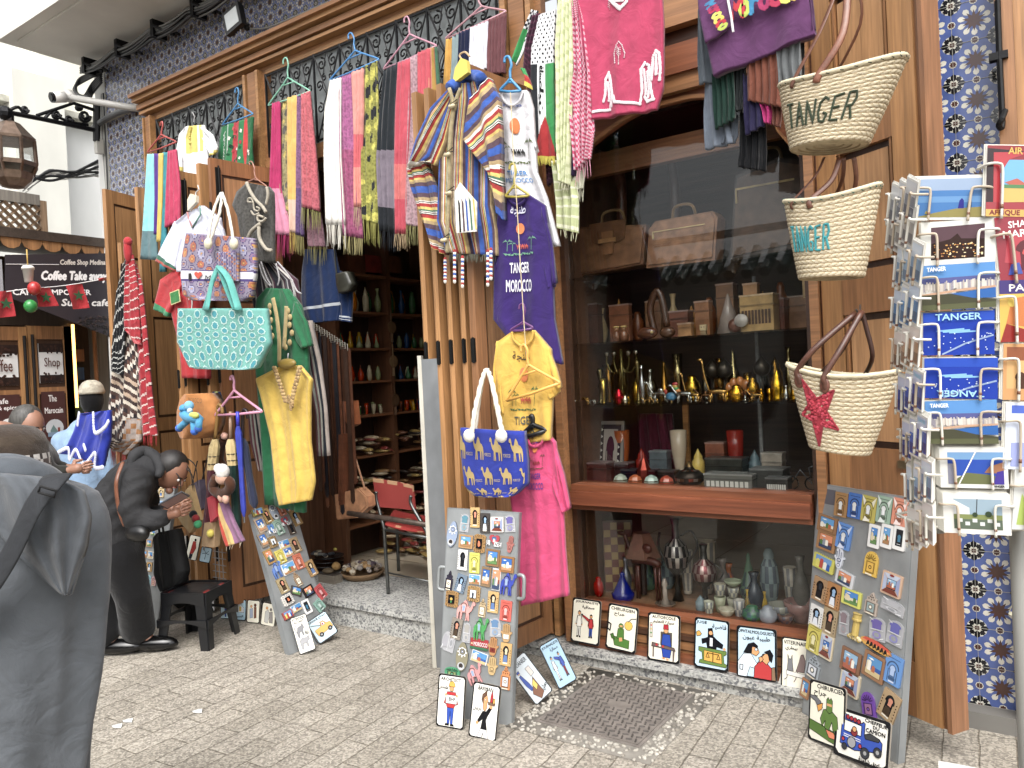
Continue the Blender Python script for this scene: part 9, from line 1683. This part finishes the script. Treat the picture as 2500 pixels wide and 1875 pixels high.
m=MB();fv=(CR-V((0,0,.45))-CD*.25).normalized();rt=fv.cross(V((0,0,1))).normalized();MM=Matrix((rt,fv,rt.cross(fv))).transposed();m.ball(hm+MM@V((0,-.022,.03)),(.096,.104,.108),'#4a4844',18,12,MM,lambda d:1 if d.y<.45 else.9);m.obj('hair','hair',pm,smooth=True)
m=MB();skinned(m,dict(a=(gz(gm,.88),.18),b=(gz(gm,1.1),.18),c=(e_(70,1135),.18),d=(e_(70,1095),.12),s1=(e_(86,1115,-.18),.085),e1=(e_(118,1168,-.15),.07),w1=(e_(155,1153,-.1),.05),s2=(e_(86,1115,.16),.085),e2=(e_(118,1160,.12),.07),w2=(e_(152,1145,.05),.05)),[('a','b'),('b','c'),('c','d'),('c','s1'),('s1','e1'),('e1','w1'),('c','s2'),('s2','e2'),('e2','w2')],'#2b2b26','a');m.obj('jacket','cloth',pm,smooth=True)
m=MB();skinned(m,dict(a=(gz(gm,.85),.17),k1=(gz(gm,.5)-CD*.1,.1),b1=(gz(gm,.08)-CD*.1,.09),k2=(gz(gm,.5)+CD*.1,.1),b2=(gz(gm,.08)+CD*.1,.09)),[('a','k1'),('k1','b1'),('a','k2'),('k2','b2')],'#20222a','a');m.obj('trousers','cloth',pm,smooth=True)
pb=thing('person','person in pale blue clothes with black scarf and cream hat by the cafe door','person',gz(PD(205,1300,6.6),0));h_=lambda u,v,k=0:PD(u,v,6.6+k);gb=gz(h_(208,1200),0)
m=MB();J=dict(pel=(gz(gb,.6),.14),ch=(gz(gb,1.1),.14),nk=(gz(h_(222,1000),1.32),.05),hd=(h_(224,975),.07),s1=(gz(gb,1.2)-CR*.17,.06),e1=(gz(gb,.92)-CR*.2,.045),aw=(gz(gb,.8)-CR*.05,.03),s2=(gz(gb,1.2)+CR*.17,.06),e2=(gz(gb,.92)+CR*.2,.045),k1=(gz(gb,.35)-CR*.1,.07),f1=(gz(gb,.05)-CR*.1,.05),k2=(gz(gb,.35)+CR*.1,.07),f2=(gz(gb,.05)+CR*.1,.05))
E=[('pel','ch'),('ch','nk'),('nk','hd'),('ch','s1'),('s1','e1'),('e1','aw'),('ch','s2'),('s2','e2'),('pel','k1'),('k1','f1'),('pel','k2'),('k2','f2')];hand(J,E,J['aw'][0],'a',CR,V((0,0,1)));skinned(m,J,E,SK2,'pel');m.obj('body','skin',pb,smooth=True)
m=MB();skinned(m,dict(a=(gz(gb,.1),.22),b=(gz(gb,.6),.2),c=(gz(gb,1.12),.19),d=(gz(gb,1.27),.1),s1=(gz(gb,1.18)-CR*.17,.09),e1=(gz(gb,.9)-CR*.2,.08),s2=(gz(gb,1.18)+CR*.17,.09),e2=(gz(gb,.9)+CR*.2,.08)),[('a','b'),('b','c'),('c','d'),('c','s1'),('s1','e1'),('c','s2'),('s2','e2')],'#86a8cc','a');m.obj('robe','cloth',pb,smooth=True)
m=MB();m.ball(h_(224,975),(.095,.095,.14),'#101013',14,10);m.obj('scarf','cloth',pb,smooth=True);m=MB();m.lathe(h_(224,962),[(.1,0),(.105,.02),(.09,.07),(.07,.1),(.03,.12)],'#b8b09c',16);m.obj('hat','knit',pb,smooth=True)
pf=thing('person','person in grey hooded robe and patterned brown cap seen from behind, close on the left','person',gz(PD(5,1800,1.95),0));g2=lambda u,v,k=0:PD(u,v,1.95+k);gf=gz(g2(5,1500),0)
m=MB();J=dict(pel=(gz(gf,.9),.14),ch=(gz(gf,1.2),.14),nk=(gz(gf,1.33),.06),hd=(gz(g2(0,1120),1.4),.08),s1=(gz(gf,1.24)+CR*.14,.06),e1=(gz(gf,1.0)+CR*.13+CD*.04,.045),aw=(gz(gf,.85)+CR*.1+CD*.07,.03),s2=(gz(gf,1.24)-CR*.18,.06),e2=(gz(gf,1.0)-CR*.2+CD*.1,.045),bw=(gz(gf,.95)-CR*.1+CD*.13,.03),k1=(gz(gf,.5)-CR*.1,.07),a1=(gz(gf,.1)-CR*.1,.05),f1=(gz(gf,.05)-CR*.1+CD*.14,.04),k2=(gz(gf,.5)+CR*.1,.07),a2=(gz(gf,.1)+CR*.1,.05),f2=(gz(gf,.05)+CR*.1+CD*.14,.04))
E=[('pel','ch'),('ch','nk'),('nk','hd'),('ch','s1'),('s1','e1'),('e1','aw'),('ch','s2'),('s2','e2'),('e2','bw'),('pel','k1'),('k1','a1'),('a1','f1'),('pel','k2'),('k2','a2'),('a2','f2')];hand(J,E,J['aw'][0],'a',V((0,0,-1)),CD*.5);hand(J,E,J['bw'][0],'b',V((0,0,-1)),CD*.5);skinned(m,J,E,SK2,'pel');head(m,gz(g2(-2,1130),PD(0,1135,1.95).z),CD,(0,0,1),.1,SK2);m.obj('body','skin',pf,smooth=True)
RG='#565b61';rows=[(1166,-120,118),(1180,-170,165),(1194,-196,200),(1216,-215,230),(1260,-235,247),(1300,-240,256),(1370,-245,262),(1466,-245,260),(1582,-240,247),(1659,-235,237),(1775,-225,216),(1875,-215,200),(2050,-200,190),(2430,-190,180)]
def RB(s,q):
 v,a,b=ipol([(r[0],r[1],r[2])for r in rows],q);c=g2((a+b)/2,v);w=(b-a)/2/F*1.95;g0=2*pi*s
 k=1+(.014+.085*max(0,q-.2))*sin(g0*7+q*3.2+.6*sin(g0*2))+.045*max(0,q-.25)*sin(g0*13-q*5)+.012*sin(q*21+g0*3)*(1-q)
 h=CR*cos(g0)*w*k;h.z=CR.z;dd=V((CD.x,CD.y,0)).normalized()*sin(g0)*w*.66*k;dz=-.035*sin(g0)*max(0,1-q*4)
 fold=max(0,1-abs((g0-5.45-.5*(q-.5))/.22))*max(0,q-.3)*.075
 return c+h+dd*(1-fold*3)+V((0,0,dz))
m=MB();m.grid(RB,96,70,RG);c0=len(m.v);m.v.append(g2(0,1150));
for j in range(96):m.f.append((j+1,j,c0));m.c.append(hx(RG))
m.obj('robe','cloth',pf,smooth=True)
def hp(rows,dep,amp,fo,col,th=.02):
 def S(s,q):a=ipol(rows,q);return PD(lerp(a[0],a[2],s),lerp(a[1],a[3],s),dep-amp*(sin(pi*s)*1.4+.35*sin(s*fo*6.28+q*4))*(.4+.6*sin(pi*min(1,q+.1))))
 m.shell(S,30,26,col,CD*th)
m=MB();hp([(-80,1150,140,1170),(-60,1200,196,1200),(-20,1280,214,1265),(30,1345,205,1335),(95,1405,186,1395),(148,1452,166,1456)],1.775,.035,3,'#585d63')
m.tube(smoothpts([g2(-110,1205,-.1),g2(-60,1170,-.13),g2(20,1158,-.15),g2(90,1170,-.12),g2(125,1190,-.06),g2(120,1185,.1)],6),.042,'#50565d',12);m.tube(smoothpts([g2(-110,1180,-.06),g2(-40,1146,-.1),g2(30,1140,-.1),g2(95,1160,-.06),g2(115,1170,.05)],6),.032,'#565c63',12);m.obj('hood','cloth',pf,smooth=True)
m=MB();m.tube(smoothpts([PD(u,v,d)for u,v,d in((142,1160,1.76),(125,1180,1.705),(80,1240,1.69),(30,1345,1.70),(-30,1440,1.715),(-100,1530,1.74))],5),.03,'#24272c',10,True,.15);f=Fr(PD(94,1202,1.665),CR+V((0,0,-.35)),V((0,0,1)))
m.tube([f.p(0,0),f.p(.036,0),f.p(.036,.014),f.p(0,.014),f.p(0,0)],.003,'#0e0e10',6);m.obj('bag_strap','nylon',pf,smooth=True)
m=MB();m.lathe(g2(-6,1168)-CD*.0,[(.112,-.02),(.117,.0),(.118,.016),(.118,.03),(.118,.044),(.116,.058),(.115,.085),(.106,.108),(.085,.126),(.04,.136)],'#3f342c',72,colf=lambda i,j:['#2e2624','#cfcac4' if j%3 else '#3a2e2a','#cfcac4' if(j%8)in(0,4)else '#4f3f38','#cfcac4' if(j%8)in(2,6)else '#57453e','#cfcac4' if j%3 else '#3a2e2a','#42362c','#463a2e','#42362c','#403429'][i]);m.obj('cap','knit',pf,smooth=True)
cam=bpy.data.cameras.new('camera');cam.lens=F/2500*36;cam.sensor_width=36;cam.clip_end=300;cam.clip_start=.05
co=bpy.data.objects.new('camera',cam);COL.objects.link(co)
M=Matrix((CX,CY,-CD)).transposed().to_4x4();M.translation=CAM;co.matrix_world=M;SC.camera=co
w=bpy.data.worlds.new('World');SC.world=w;w.use_nodes=True;nt=w.node_tree
sky=nt.nodes.new('ShaderNodeTexSky');sky.sky_type='NISHITA';sky.sun_disc=False
sky.sun_elevation=radians(52);sky.sun_rotation=radians(147);sky.air_density=1.0;sky.dust_density=5;sky.ozone_density=.6
hs=nt.nodes.new('ShaderNodeHueSaturation');hs.inputs['Saturation'].default_value=.2
nt.links.new(sky.outputs[0],hs.inputs['Color']);nt.links.new(hs.outputs[0],nt.nodes['Background'].inputs[0]);nt.nodes['Background'].inputs[1].default_value=.15
sun=bpy.data.lights.new('sun','SUN');sun.energy=.9;sun.angle=radians(50);sun.color=(1,.97,.93)
so=bpy.data.objects.new('sun',sun);COL.objects.link(so)
d=V((.45,-.7,1.0)).normalized();so.rotation_euler=d.to_track_quat('Z','Y').to_euler();so.location=(0,-3,8)
SC.view_settings.view_transform='Standard';SC.view_settings.look='None';SC.view_settings.gamma=1;SC.view_settings.exposure=EXPO
SC.cycles.max_bounces=8;SC.cycles.diffuse_bounces=4;SC.cycles.transparent_max_bounces=12
for o in SC.objects:
 if '_o' in o.keys():del o['_o']
